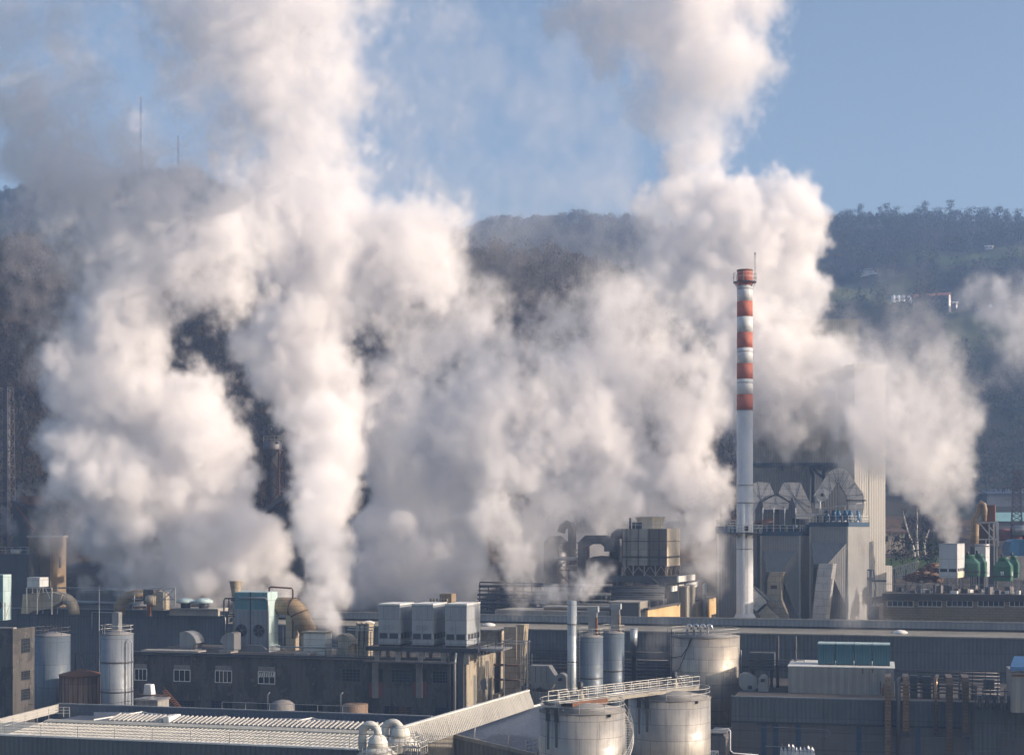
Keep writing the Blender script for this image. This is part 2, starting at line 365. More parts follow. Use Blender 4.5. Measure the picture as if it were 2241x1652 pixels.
def np_mesh(name, V, Fc, mat, smooth=False, parent=None):
    me = bpy.data.meshes.new(name); k = Fc.shape[1]
    me.vertices.add(len(V)); me.vertices.foreach_set('co', np.ascontiguousarray(V, dtype=np.float32).ravel())
    me.loops.add(Fc.size); me.loops.foreach_set('vertex_index', np.ascontiguousarray(Fc, dtype=np.int32).ravel())
    me.polygons.add(len(Fc)); me.polygons.foreach_set('loop_start', np.arange(0, Fc.size, k, dtype=np.int32))
    me.update(calc_edges=True); me.polygons.foreach_set('use_smooth', [smooth] * len(Fc))
    for mm in (mat if isinstance(mat, list) else [mat]): me.materials.append(MATS[mm])
    o = bpy.data.objects.new(name, me); COL.objects.link(o)
    if parent is not None: o.parent = parent
    return o
def soil(name, ca, cb, cc, sc1=.02, sc2=.3):
    m, nt, b = new_mat(name); tc = nt.nodes.new('ShaderNodeTexCoord').outputs['Object']
    c = nmix(nt, nmap(nt, nnoise(nt, tc, sc1, 6, .6), .42, .6), ca, cb)
    c = nmix(nt, nmap(nt, nnoise(nt, tc, sc2, 6, .7), .45, .68), c, cc)
    nt.links.new(c, b.inputs['Base Color']); b.inputs['Roughness'].default_value = 1; b.inputs['Specular IOR Level'].default_value = .1
    bp = nt.nodes.new('ShaderNodeBump'); bp.inputs['Strength'].default_value = 1; bp.inputs['Distance'].default_value = .6
    nt.links.new(nnoise(nt, tc, .6, 6, .7), bp.inputs['Height']); nt.links.new(bp.outputs[0], b.inputs['Normal'])
soil('yard_soil', (.07, .066, .06), (.045, .045, .045), (.11, .10, .085), .05, .6)
soil('meadow', (.050, .085, .022), (.075, .085, .028), (.035, .055, .018), .03, .5)
soil('near_slope', (.050, .038, .026), (.085, .055, .030), (.028, .024, .018), .03, .35)
# far hill: wood floor with pasture fields of their own outline
m, nt, b = new_mat('far_slope')
tc = nt.nodes.new('ShaderNodeTexCoord').outputs['Object']
att = nt.nodes.new('ShaderNodeAttribute'); att.attribute_name = 'field'
grass = nmix(nt, nmap(nt, nnoise(nt, tc, .02, 5), .4, .6), (.042, .068, .028), (.060, .072, .036))
wood = nmix(nt, nmap(nt, nnoise(nt, tc, .03, 6), .4, .65), (.030, .034, .022), (.048, .040, .028))
nt.links.new(nmix(nt, att.outputs['Fac'], wood, grass), b.inputs['Base Color']); b.inputs['Roughness'].default_value = 1; b.inputs['Specular IOR Level'].default_value = .1

def field_mask(X, Y):
    """pastures on the hillside, by bearing and distance (metres)"""
    xd = CX + F * X / Y; yd = HY - F * (far_z(X, Y) - CAMZ) / Y; w = 9 * np.sin(xd * .021) + 5 * np.sin(xd * .07 + 1)
    a = (xd > 2118) & (yd > 538 + w - (xd - 2118) * .03 + np.abs(xd - 2180) * .05) & (yd < 584) & ~((yd > 566) & (yd < 571))
    bb = (xd > 1985) & (yd > 560 + w) & (yd < 580 + w) & (xd < 2118)
    c = (xd > 1800) & (xd < 2000) & (yd > 618 + w - (xd - 1800) * .03 + ((xd - 1850) * .02) ** 2) & (yd < 664)
    d = (xd > 2070) & (xd < 2300) & (yd > 682 + w) & (yd < 772 - w)
    e = (xd > 60) & (xd < 145) & (yd > 410) & (yd < 420)
    f = (xd > 1990) & (yd > 1085); g = (xd < -100) | (xd > 2330)
    return (a | bb | c | d | e).astype(float)
gr = sheet('ground', ground_z, -2500, 4500, 701, -3500, 3500, 60, 'yard_soil'); gr['kind'] = 'structure'
nh = sheet('near_hill', near_z, 346, 660, 120, -1.1, 1.1, 420, 'near_slope', fan=True); nh['kind'] = 'structure'
fh = sheet('far_hill', far_z, 502, 2200, 330, -.9, .9, 420, 'far_slope', fan=True); fh['kind'] = 'structure'
vv = np.empty(len(fh.data.vertices) * 3, np.float32); fh.data.vertices.foreach_get('co', vv); vv = vv.reshape(-1, 3)
at = fh.data.attributes.new('field', 'FLOAT', 'POINT'); at.data.foreach_set('value', field_mask(vv[:, 0], vv[:, 1]).astype(np.float32))
md = sheet('meadow', lambda X, Y: ground_z(X, Y) + .12, 318, 500, 40, 52, 130, 30, 'meadow'); md['kind'] = 'structure'

def leaf_mat(name, cols):
    m, nt, b = new_mat(name); g = nt.nodes.new('ShaderNodeNewGeometry')
    r = nt.nodes.new('ShaderNodeValToRGB'); nt.links.new(g.outputs['Random Per Island'], r.inputs[0])
    r.color_ramp.elements[0].color = (*cols[0], 1); r.color_ramp.elements[1].color = (*cols[1], 1)
    e = r.color_ramp.elements.new(.5); e.color = (*cols[2], 1)
    nt.links.new(r.outputs[0], b.inputs['Base Color']); b.inputs['Roughness'].default_value = .9; b.inputs['Specular IOR Level'].default_value = .15
leaf_mat('twigs_brown', ((.036, .032, .030), (.060, .052, .045), (.024, .024, .024)))
leaf_mat('twigs_grey', ((.035, .036, .032), (.075, .064, .050), (.022, .030, .022)))
leaf_mat('pine_leaf', ((.016, .030, .014), (.040, .060, .024), (.022, .038, .018)))
leaf_mat('gorse', ((.13, .10, .03), (.22, .16, .04), (.07, .06, .02)))
leaf_mat('bush_leaf', ((.03, .05, .018), (.06, .08, .03), (.02, .03, .014)))
def woods(name, X, Y, zf, h, ntri, mat, seed, leaf=.8, vert=2.2, spread=.34, low=.12):
    """many bare or leafy crowns standing on a hillside as one mass of small twig clumps"""
    rs = np.random.RandomState(seed); n = len(X); H = h * (.65 + .7 * rs.rand(n)); H = H * (1 - .45 * smooth(1090, 1160, Y)); Z = zf(X, Y)
    k = ntri; a = rs.rand(n, k) * 6.283; q = rs.rand(n, k); hh = low + (1 - low) * rs.rand(n, k) ** .8
    prof = np.sin(np.pi * np.clip((hh - low * .6) / (1.02 - low * .6), 0, 1)) ** .7
    rr = np.sqrt(q) * H[:, None] * spread * prof
    C = np.stack([X[:, None] + rr * np.cos(a), Y[:, None] + rr * np.sin(a), Z[:, None] + hh * H[:, None]], -1).reshape(-1, 3)
    m = len(C); L = leaf * (.5 + rs.rand(m)); d1 = rs.randn(m, 3) * [1, 1, .6]; d1 /= np.linalg.norm(d1, axis=1)[:, None]
    d2 = rs.randn(m, 3) * [.35, .35, 1]; d2 /= np.linalg.norm(d2, axis=1)[:, None]
    V = np.stack([C - d1 * L[:, None] * .35, C + d1 * L[:, None] * .35, C + d2 * L[:, None] * vert * .5], 1).reshape(-1, 3)
    # trunks
    tr = rs.rand(n) * 6.28; tw = H * .014
    A = np.stack([X, Y, Z - .5], -1); dx = np.stack([np.cos(tr) * tw, np.sin(tr) * tw, 0 * tw], -1); top = A + np.stack([0 * tw, 0 * tw, H * .8], -1)
    Tv = np.stack([A - dx, A + dx, top], 1).reshape(-1, 3)
    V = np.concatenate([V, Tv]); Fc = np.arange(len(V)).reshape(-1, 3)
    o = np_mesh(name, V, Fc, mat); o['kind'] = 'stuff'; return o
rs = np.random.RandomState(11)
def scatter(n, y0, y1, k0, k1, keep=None):
    Y = np.sqrt(rs.rand(n) * (y1 ** 2 - y0 ** 2) + y0 ** 2); X = (k0 + (k1 - k0) * rs.rand(n)) * Y
    if keep is not None: q = keep(X, Y); X, Y = X[q], Y[q]
    return X, Y
X, Y = scatter(2600, 352, 545, -.40, .16, lambda X, Y: near_z(X, Y) > ground_z(X, Y) + 1.5)
o = woods('near_woods', X, Y, near_z, 10, 130, 'twigs_brown', 1, leaf=.62, vert=2.6); o['label'] = 'brown leafless trees covering the dark near slope'; o['category'] = 'woods'
X, Y = scatter(9500, 560, 1215, -.37, .36, lambda X, Y: field_mask(X, Y) < .5)
q = rs.rand(len(X)) < .62
o = woods('far_woods', X[q], Y[q], far_z, 10.5, 85, 'twigs_grey', 2, leaf=1.0, vert=1.8); o['label'] = 'blue grey leafless trees covering the far hillside'; o['category'] = 'woods'
o = woods('evergreen_woods', X[~q], Y[~q], far_z, 11.5, 80, 'pine_leaf', 3, leaf=1.3, vert=.9, spread=.30); o['label'] = 'dark evergreen patches among the bare trees of the far hillside'; o['category'] = 'woods'
# ridge trees one can tell apart against the sky
def crown(mb_seed, H, kind):
    r_ = np.random.RandomState(mb_seed); cs = []
    nb = {'pine': 9, 'round': 12, 'bare': 10}[kind]
    for k in range(nb):
        t = k / (nb - 1)
        if kind == 'pine': z = H * (.16 + .8 * t); rad = H * .26 * (1 - .75 * t) * (.6 + .7 * r_.rand()); cr = H * .10
        elif kind == 'round': z = H * (.22 + .62 * r_.rand()); rad = H * .25; cr = H * .13
        else: z = H * (.4 + .5 * r_.rand()); rad = H * .26; cr = H * .15
        a = r_.rand() * 6.28; c0 = np.array([math.cos(a) * rad * r_.rand() ** .5, math.sin(a) * rad * r_.rand() ** .5, z])
        cs.append(c0 + r_.randn(60 if kind != 'bare' else 36, 3) * [cr, cr, cr * (.35 if kind == 'pine' else .55)])
    C = np.concatenate(cs); m = len(C); L = H * .05 * (.6 + r_.rand(m))
    d1 = r_.randn(m, 3); d1 /= np.linalg.norm(d1, axis=1)[:, None]; d2 = r_.randn(m, 3); d2 /= np.linalg.norm(d2, axis=1)[:, None]
    V = np.stack([C - d1 * L[:, None] * .5, C + d1 * L[:, None] * .5, C + d2 * L[:, None] * (.9 if kind != 'bare' else 1.6)], 1).reshape(-1, 3)
    me_o = np_mesh('crown', V, np.arange(len(V)).reshape(-1, 3), 'pine_leaf' if kind != 'bare' else 'twigs_grey')
    t_ = MB().tube([(0, 0, -1), (H * .01, 0, H * .4), (-H * .01, 0, H * .9)], [H * .022, H * .016, H * .005], 6)
    for k in range(6):
        a = k * 1.1; t_.tube([(0, 0, H * (.35 + .08 * k)), (math.cos(a) * H * .2, math.sin(a) * H * .2, H * (.45 + .085 * k))], [H * .008, H * .003], 4)
    return me_o, t_.build('trunk', 'bark')
def ridge_tree(name, label, xd, Y, H, kind, seed, grp, zf=far_z, cat='tree'):
    X = Wx(xd, Y); o = bpy.data.objects.new(name, None); COL.objects.link(o); o.location = (X, Y, float(zf(np.array([X]), np.array([Y]))[0]) - .5)
    o['label'] = label; o['category'] = cat
    if grp: o['group'] = grp
    key = (kind, seed % 4)
    if key not in TREES:
        c, t = crown(seed, 10.0, kind); TREES[key] = (c.data, t.data); bpy.data.objects.remove(c); bpy.data.objects.remove(t)
    for nme, me in zip(('crown', 'trunk'), TREES[key]):
        p = bpy.data.objects.new(nme, me); COL.objects.link(p); p.parent = o
    o.scale = (H / 10,) * 3; o.rotation_euler[2] = seed * 1.7; return o
TREES = {}
ridge = [(1807, 9, 'pine'), (1822, 9, 'pine'), (1845, 11, 'round'), (1862, 12, 'round'), (1882, 14, 'pine'), (1905, 10, 'round'), (1925, 12, 'pine'), (1940, 15, 'pine'), (1952, 11, 'round'),
         (1963, 13, 'pine'), (1990, 9, 'round'), (2012, 13, 'round'), (2025, 15, 'pine'), (2052, 12, 'round'), (2078, 16, 'pine'), (2095, 9, 'bare'), (2122, 12, 'round'), (2146, 13, 'round'), (2160, 13, 'round'), (2184, 14, 'round'), (2205, 10, 'pine'), (2226, 12, 'round')]
for i, (xd, H, k) in enumerate(ridge):
    w = {'pine': 'layered dark pine', 'round': 'round topped evergreen', 'bare': 'thin bare tree'}[k]
    ridge_tree('pine_tree' if k == 'pine' else 'ridge_tree', f'{w} on the right skyline, number {i + 1} of 22 from the left end', xd, 1190 + rs.rand() * 12, H, k, i, 'trees along the right skyline')
for i, (xd, H, k) in enumerate([(12, 10, 'pine'), (28, 6, 'pine'), (50, 7, 'round'), (88, 9, 'round'), (103, 13, 'bare'), (128, 9, 'bare'), (145, 9, 'bare')]):
    w = {'pine': 'small dark conifer', 'round': 'rounded evergreen', 'bare': 'bare winter tree'}[k]
    ridge_tree('ridge_tree', f'{w} on the left hilltop, {["first", "second", "third", "fourth", "fifth", "sixth", "last"][i]} from the left edge of the photo', xd, 1192, H, k, i + 3, 'trees on the left hilltop')
# row of bare trees on the middle ridge
rw = 0
for xd in np.arange(1040, 1420, 7.5):
    ridge_tree('bare_tree', f'thin bare tree in the line along the middle ridge, {rw + 1} from its left end', float(xd + rs.rand() * 4), 1196 + rs.rand() * 9, 9.5 + rs.rand() * 4, 'bare', rw % 4, 'line of bare trees on the middle ridge'); rw += 1
# ================================================================ FRONT ROW
def text_mesh(name, s, size, mat, parent, loc, rot=(math.pi / 2, 0, 0), depth=.015):
    cu = bpy.data.curves.new(name, 'FONT'); cu.body = s; cu.size = size; cu.extrude = depth; cu.align_x = 'CENTER'; cu.align_y = 'CENTER'
    t = bpy.data.objects.new(name, cu); COL.objects.link(t); dg = bpy.context.evaluated_depsgraph_get()
    me = bpy.data.meshes.new_from_object(t.evaluated_get(dg)); bpy.data.objects.remove(t)
    o = bpy.data.objects.new(name, me); COL.objects.link(o); me.materials.clear(); me.materials.append(MATS[mat])
    o.location = loc; o.rotation_euler = rot; o.parent = parent; return o
# --- warehouse at bottom left: white ribbed roof behind a walkway rail, parapets round it
T = Thing('warehouse', 'low warehouse with white ribbed roof and parapets along the bottom left of the photo', 'warehouse', 785, 150, 15.5)
zt = T.Z(1641)                                   # top of the front wall
ul = T.U(-70); ur = 0
MB().box(ul, ur, 0, .3, 0, zt).build('front_wall', 'shed_blue', T.o)
MB().box(ul, ur - .002, -.06, .55, zt + .003, zt + .16).build('coping', 'trim_white', T.o)
dv = 22.5
xr = MB(); xr.box(ur - .3, ur, .303, dv, 0, zt - .05).hexa([(ur + .01, dv - 8, 0), (ur + .3, dv - 8, 0), (ur + 3.6, 51.6, 0), (ur + 3.3, 51.6, 0), (ur + .01, dv - 8, zt - 1.4), (ur + .3, dv - 8, zt - 1.4), (ur + 3.6, 51.6, zt - 1.4), (ur + 3.3, 51.6, zt - 1.4)]); xr.build('end_wall', 'wall_tan', T.o)
# near roof strip: gently sloping, ribs run front to back
rf = MB(); rf.hexa([(ul, .5, zt - .25), (ur - .3, .5, zt - .25), (ur - .3, 7.5, zt - .2), (ul, 7.5, zt - .2), (ul, .5, zt), (ur - .3, .5, zt), (ur - .3, 7.5, zt + .45), (ul, 7.5, zt + .45)])
r1 = rf.build('roof', 'roof_white', T.o)
rb = MB(); k = ul + 4.2
while k < ur - .4:
    rb.hexa([(k, .55, zt), (k + .10, .55, zt), (k + .10, 7.4, zt + .44), (k, 7.4, zt + .44), (k + .03, .55, zt + .10), (k + .07, .55, zt + .10), (k + .07, 7.4, zt + .54), (k + .03, 7.4, zt + .54)]); k += .52
rb.build('roof_ribs', 'rib_white', r1)
MB().hexa([(ul + 4.2, 7.5, zt + .3), (ur - 1, 7.5, zt + .3), (ur - 1, 8.7, zt + .5), (ul + 4.2, 8.7, zt + .5), (ul + 4.2, 7.5, zt + .62), (ur - 1, 7.5, zt + .62), (ur - 1, 8.7, zt + .75), (ul + 4.2, 8.7, zt + .75)]).build('ridge_cap', 'roof_white', T.o)
# upper strip, steeper and leaning away, coarse ribs on it
u2 = T.U(232, 9)
MB().hexa([(u2, 8.8, zt), (ur - 1, 8.8, zt), (ur - 1, 11.6, zt), (u2 + 1, 11.6, zt), (u2, 8.8, zt + .70), (ur - 1, 8.8, zt + .70), (ur - 1, 11.6, zt + 1.15), (u2 + 1.2, 11.6, zt + 1.15)]).build('upper_roof', 'roof_grey', T.o)
rb = MB(); k = u2 + .3
gap = (T.U(368, 10), T.U(380, 10))
while k < ur - 1.2:
    if not gap[0] < k < gap[1]: rb.hexa([(k, 8.9, zt + .7), (k + .22, 8.9, zt + .7), (k + .22, 11.5, zt + 1.13), (k, 11.5, zt + 1.13), (k + .05, 8.9, zt + .9), (k + .15, 8.9, zt + .9), (k + .15, 11.5, zt + 1.33), (k + .05, 11.5, zt + 1.33)])
    k += .55
rb.build('roof_ribs', 'rib_white', T.o)
MB().box(gap[0], gap[1], 8.9, 11.6, zt + .75, zt + 1.4).build('roof_box', 'trim_white', T.o)
# valley roofs behind: three low gables with white hips
for j, (pk, wl, wr) in enumerate(((312, 205, 412), (497, 402, 520), (683, 590, 775))):
    v0, v1 = 12.0, 19.0; up = T.U(pk, v1); a = T.U(wl, v0); b_ = T.U(wr, v0); zp = zt + .46
    g = MB(); z0 = zt + .3
    if j != 1:
        g.add([(a, v0, z0), (b_, v0, z0), (up, v1, zp)], [(0, 1, 2)]); g.add([(b_, v0, z0), (T.U(wr, v1), v1, z0), (up, v1, zp)], [(0, 1, 2)]); g.add([(a, v0, z0), (up, v1, zp), (T.U(wl, v1), v1, z0)], [(0, 1, 2)])
        gb = g.build('valley_roof', 'roof_blue', T.o)
        MB().tube([(a, v0, z0 + .06), (up, v1, zp + .06)], .08, 4).tube([(up, v1, zp + .06), (b_, v0, z0 + .06)], .05, 4).build('hip_cap', 'trim_white', gb)
    else:
        g.add([(a, v0, z0), (b_, v0, z0), (up, v1, zp)], [(0, 1, 2)]); g.build('valley_roof', 'rib_white', T.o)
MB().box(ul, ur - .3, 11.6, 22.0, zt - 1, zt - .55).build('valley_deck', 'roof_blue', T.o)
# back parapet (ribs, blue coat carrying its shade) and the bright left parapet
zb_ = T.Z(1568, 0, dv); ulb = T.U(126, dv)
rb = MB().box(ulb, ur - .3, dv, dv + .25, zt - 1, zb_); k = ulb + .3
while k < ur - .5: rb.box(k, k + .12, dv - .07, dv - .003, zt - .2, zb_ - .3); k += .6
rb.build('back_parapet', 'roof_blue', T.o)
MB().box(ulb, ur, dv - .12, dv + .32, zb_ + .003, zb_ + .12).build('back_coping', 'shed_pale', T.o)
la, lb = T.P(-30, 1606, 5.5), (ulb, dv, zb_)
lp = MB(); lp.hexa([(la[0], 5.5, zt - .3), (la[0] + .2, 5.5, zt - .3), (ulb + .2, dv, zt - .3), (ulb, dv, zt - .3), (la[0], 5.5, zb_), (la[0] + .2, 5.5, zb_), (ulb + .2, dv, zb_), (ulb, dv, zb_)]); lp.build('left_parapet', 'rib_white', T.o)
# right parapet, running back from the cyclones
v0p, v1p, du = 12.0, 51.6, 3.35
pz = zt + .72
rb = MB().hexa([(ur + .02, v0p, zt - 1.6), (ur + .95, v0p, zt - 1.6), (ur + .95 + du, v1p, zt - 1.4), (ur + .02 + du, v1p, zt - 1.4), (ur + .02, v0p, pz), (ur + .2, v0p, pz), (ur + .2 + du, v1p, pz), (ur + .02 + du, v1p, pz)]); q = v0p + .2
while q < v1p - .2:
    f_ = (q - v0p) / (v1p - v0p) * du; rb.tube([(ur + .98 + f_, q, zt - 1.5), (ur + .24 + f_, q, pz - .1)], .035, 4, cap=False); q += .5
rb.build('right_parapet', 'rib_white', T.o)
MB().hexa([(ur - .12, v0p, pz + .003), (ur + .34, v0p, pz + .003), (ur + .34 + du, v1p, pz + .003), (ur - .12 + du, v1p, pz + .003), (ur - .12, v0p, pz + .12), (ur + .34, v0p, pz + .12), (ur + .34 + du, v1p, pz + .12), (ur - .12 + du, v1p, pz + .12)]).build('right_coping', 'trim_white', T.o)
MB().rail([(ul, .2, zt + .16), (ur - .1, .2, zt + .16)], 1.1, 4.3, .035, (1, .72, .45, .2)).build('walkway_rail', 'rail_metal', T.o)
MB().rail([(T.U(2, 2), 2, zt + .2), (T.U(120, 12), 12, zt + .5), (T.U(152, 12.4), 12.4, zt + .5)], 1.1, 2.2, .035, (1, .7, .4)).build('corner_rail', 'rail_metal', T.o)
# --- railing arches on back coping
MB().rail([(T.U(485, dv), dv + .1, zb_ + .1), (T.U(560, dv), dv + .1, zb_ + .1), (T.U(640, dv), dv + .1, zb_ + .1), (T.U(784, dv), dv + .1, zb_ + .1)], .8, 3.0, .03, (1,)).build('back_rail', 'rail_metal', T.o)
# --- blue roofed hall to its right
H = Thing('pitched_hall', 'grey hall with low pitched blue metal roof between the white parapet and the front tanks', 'hall', 870, 178, 24)
vr = 30.0
ap = H.P(967, 1600); el = H.P(862, 1622); er = H.P(1172, 1648); 
zw = el[2] - .35
MB().prism([(el[0], 0), (er[0], 0), (er[0], er[2] - .35), (ap[0], ap[2] - .35), (el[0], zw)], .1, .4).build('gable_wall', 'wall_tan', H.o)
def slab(a, b_, v0, v1, t):
    return MB().hexa([(a[0], v0, a[2] - t), (b_[0], v0, b_[2] - t), (b_[0], v1, b_[2] - t), (a[0], v1, a[2] - t), (a[0], v0, a[2]), (b_[0], v0, b_[2]), (b_[0], v1, b_[2]), (a[0], v1, a[2])])
slab((el[0] + .9, 0, el[2]), (ap[0] - .01, 0, ap[2]), .45, vr, .2).build('left_roof', 'hall_roof', H.o)
slab((ap[0] + .01, 0, ap[2]), er, .45, vr, .2).build('right_roof', 'hall_roof', H.o)
slab(el, ap, 0, .44, .42).build('verge', 'fascia_beige', H.o)
slab((ap[0] + .004, 0, ap[2] + .003), er, 0, .44, .42).build('verge', 'fascia_beige', H.o)
MB().tube([(ap[0], .5, ap[2] + .1), (ap[0], vr, ap[2] + .1)], .16, 4).build('ridge_cap', 'trim_white', H.o)
MB().box(er[0] - .25, er[0], .5, vr, 0, er[2] - .25).build('side_wall', 'shed_pale', H.o)
pp = MB()
for xd in (940, 968, 1036, 1110): 
    u = H.U(xd); f = (u - ap[0]) / (er[0] - ap[0]) if u > ap[0] else (ap[0] - u) / (ap[0] - el[0]); z = ap[2] + ((er if u > ap[0] else el)[2] - ap[2]) * f
    pp.tube([(u, .2, z), (u + .12, .2, z + 1.25)], .05, 5)
pp.build_each('verge_post', 'rail_metal', H.o)
MB().box(H.U(1152, vr), H.U(1262, vr), vr + .1, vr + .3, 0, 8.5).build('back_wall', 'wall_tan', H.o)
MB().rail([(H.U(1146), .6, er[2] + .1), (H.U(1178, .6), .6, er[2] + .5)], 1.2, .9, .05, (1, .6, .25)).build('hall_rail', 'rail_metal', H.o)
# --- two white cyclones with hooked ducts
def cyclone(label, xd, Y, r, yc, ytop, hook):
    t = Thing('cyclone', label, 'cyclone', xd, Y, 15.5, 0, 'white cyclones in front of the warehouse')
    zc = t.Z(yc); pk = t.Z(ytop); rn = r * .42; tr_ = .37
    MB().lathe([(r, 0), (r, zc - .75), (r * 1.03, zc - .7)], n=32).build('vessel', 'white_duct', t.o)
    MB().lathe([(r * 1.03, zc - .69), (rn * 1.15, zc)], n=32).build('cone_top', 'white_duct', t.o)
    MB().lathe([(rn * 1.2, zc + .01), (rn * 1.15, zc + .5), (rn * .95, zc + .9), (tr_ * 1.1, zc + 1.15)], n=24).build('neck', 'white_duct', t.o)
    z1 = pk - tr_; hr = hook / 2; zs = z1 - hr
    pts = [(0, 0, zc + 1.12), (0, 0, zs)] + arc((-hr, 0, zs), hr, 8, 172, 10) + [(-hook, 0, zs), (-hook, 0, zc - 1.2)]
    MB().tube(pts, [tr_] * len(pts), 16).build('hook_duct', 'white_duct', t.o)
    MB().rail([(r * math.cos(R(k)), r * math.sin(R(k)), zc - .7) for k in range(-120, 100, 22)], .9, .5, .03).build('rim_rail', 'rail_metal', t.o)
    return t
cyclone('front white cyclone with fat hooked duct, the left one of the pair at the bottom', 827, 141, 1.85, 1634, 1577, 1.5)
cyclone('rear white cyclone with a hooked duct, set against the bright ribbed parapet', 877, 146, 1.85, 1613, 1572, 1.6)
t = Thing('valve_platform', 'small platform crowded with valves and rails right of the cyclones', 'platform', 880, 140, 15.5)
z = t.Z(1646); g = MB().box(t.U(880), t.U(926), -1, 1.2, z - .15, z); 
g.build('deck', 'galv_dark', t.o); MB().rail([(t.U(880), -1, z), (t.U(926), -1, z), (t.U(926), 1.2, z)], 1.1, .6, .035).build('rail', 'rail_metal', t.o)
vb = MB()
for k in range(9): u = t.U(884 + k * 4.6); vb.tube([(u, 0, z), (u, 0, z + .55 + .25 * (k % 3))], .06, 6).lathe([(.16, z + .5), (.16, z + .6)], (u, 0), 8)
vb.build('valves', 'galv', t.o)
MB().bar((t.U(880), -1, 0), (t.U(880), -1, z), .08).bar((t.U(925), -1, 0), (t.U(925), -1, z), .08).build_each('post', 'galv_dark', t.o)

# --- the three big steel tanks
def tank(label, xd, Y, rad, ytop, mat, zbot=0.0, cone=True, grp='large steel tanks at the front right'):
    t = Thing('steel_tank', label, 'tank', xd, Y, 16, 0, grp); z = Wz(ytop, Y)
    MB().lathe([(rad, zbot), (rad, z)], n=72).build('shell', mat, t.o)
    MB().lathe([(rad + .07, z - .12), (rad + .07, z + .004)], n=72).lathe([(rad + .02, z + .006), (.3, z + (.75 if cone else .2)), (0.05, z + (.78 if cone else .22))], n=72).build('lid', 'roof_grey', t.o)
    MB().rail([(rad * .985 * math.cos(R(k)), rad * .985 * math.sin(R(k)), z + .03) for k in range(0, 361, 12)], 1.05, 2.7, .032).build('rim_rail', 'rail_metal', t.o)
    return t, z
t1, z1 = tank('nearest steel tank, with spiral stairs round its right side and the bridge across its lid', 1274, 160, 4.5, 1551, 'tank_steel')
t2, z2 = tank('steel tank right of the nearest one, under the far end of the bridge', 1465, 171, 4.56, 1523, 'tank_steel')
t3, z3 = tank('tall shiny steel tank with four hooked vents on its lid', 1543, 214, 4.8, 1390, 'tank_steel_warm', zbot=3.2, cone=False)
MB().lathe([(4.78, 3.19), (1.4, .4), (1.4, 0)], n=48).build('hopper_bottom', 'galv_dark', t3.o)
MB().lathe([(4.84, 3.1), (4.84, 3.35)], n=72).build('skirt_ring', 'galv_dark', t3.o)
for k in range(4):
    u = -2.3 + k * .95; v = -1.2
    MB().tube([(u, v, z3 + .1), (u, v, z3 + 1.25)] + arc((u + .28, v, z3 + 1.25), .28, 172, 8, 8) + [(u + .56, v, z3 + .9)], .17, 10).build('vent_pipe', 'silver_pipe', t3.o)
MB().ladder((-4.9, -.9, 3), z3 - 2, .55).tube([(-5.1, -1.3, 3), (-5.1, -1.3, z3)], .05, 4).tube([(-4.3, -2.4, 3), (-4.3, -2.4, z3 + .8)], .05, 5).build('ladder', 'dark_metal', t3.o)
MB().tube([(-1.0, -4.8, z3 + .1), (-1.6, -4.62, z3 - 1.2), (-2.6, -4.16, z3 - 2.6), (-3.8, -3.05, z3 - 2.9), (-4.5, -1.9, z3 - 3.0)], .05, 6).tube([(-1.2, -4.75, z3 + .1), (-2.0, -4.46, z3 - 2.2), (-3.0, -3.87, z3 - 4.4), (-3.7, -3.18, z3 - 5)], .035, 5).build('cable', 'near_black', t3.o)
MB().tube([(4.95, .6, 2), (4.95, .6, z3 - 2.0), (4.4, .6, z3 - 1.9)], .07, 6).build('side_pipe', 'galv', t3.o)
for t, z, rr in ((t1, z1, 4.5), (t2, z2, 4.56)):
    bk = MB(); sn = MB()
    for q in (-2.7, -1.7):
        v = -math.sqrt(rr * rr - q * q)
        bk.box(q - .22, q + .22, v - .16, v - .02, z - .9, z + .35); sn.box(q - .13, q + .13, v - .09, v - .012, z - 3.8 + (q + 2.7) * .3, z - .9)
    v = -math.sqrt(rr * rr - 2.2 ** 2); bk.box(-2.9, -1.5, v - .3, v - .05, z + .36, z + .55)
    bk.build('rim_bracket', 'dark_metal', t.o); sn.build('stain', 'galv_dark', t.o)
    MB().box(3.4, 3.7, -3.1, -2.75, z - .36, z - .08).build('outlet', 'dark_metal', t.o)
# spiral stair round tank 1
sp = MB(); st = MB(); pts = []; po = []
for k in range(0, 61):
    a = R(55 - k * 2.25); zz = z1 - .1 - k * .15; rr = 4.56; pts.append((rr * math.cos(a), rr * math.sin(a), zz)); po.append((5.32 * math.cos(a), 5.32 * math.sin(a), zz))
    b0, b1 = R(55 - k * 2.25 - .9), R(55 - k * 2.25 + .9)
    st.add([(4.56 * math.cos(b0), 4.56 * math.sin(b0), zz), (5.32 * math.cos(b0), 5.32 * math.sin(b0), zz), (5.32 * math.cos(b1), 5.32 * math.sin(b1), zz), (4.56 * math.cos(b1), 4.56 * math.sin(b1), zz)] +
           [(4.56 * math.cos(b0), 4.56 * math.sin(b0), zz + .04), (5.32 * math.cos(b0), 5.32 * math.sin(b0), zz + .04), (5.32 * math.cos(b1), 5.32 * math.sin(b1), zz + .04), (4.56 * math.cos(b1), 4.56 * math.sin(b1), zz + .04)], [(3, 2, 1, 0), (4, 5, 6, 7), (0, 1, 5, 4), (1, 2, 6, 5), (2, 3, 7, 6), (3, 0, 4, 7)])
sp.tube(po, .07, 6); 
for h in (.5, 1.0): sp.tube([(x, y, z + h) for x, y, z in po], .032, 5)
for p in po[::4]: sp.tube([p, (p[0], p[1], p[2] + 1)], .03, 4)
so = st.build('spiral_stair', 'rail_metal', t1.o); sp.build('stair_rail', 'rail_metal', so)
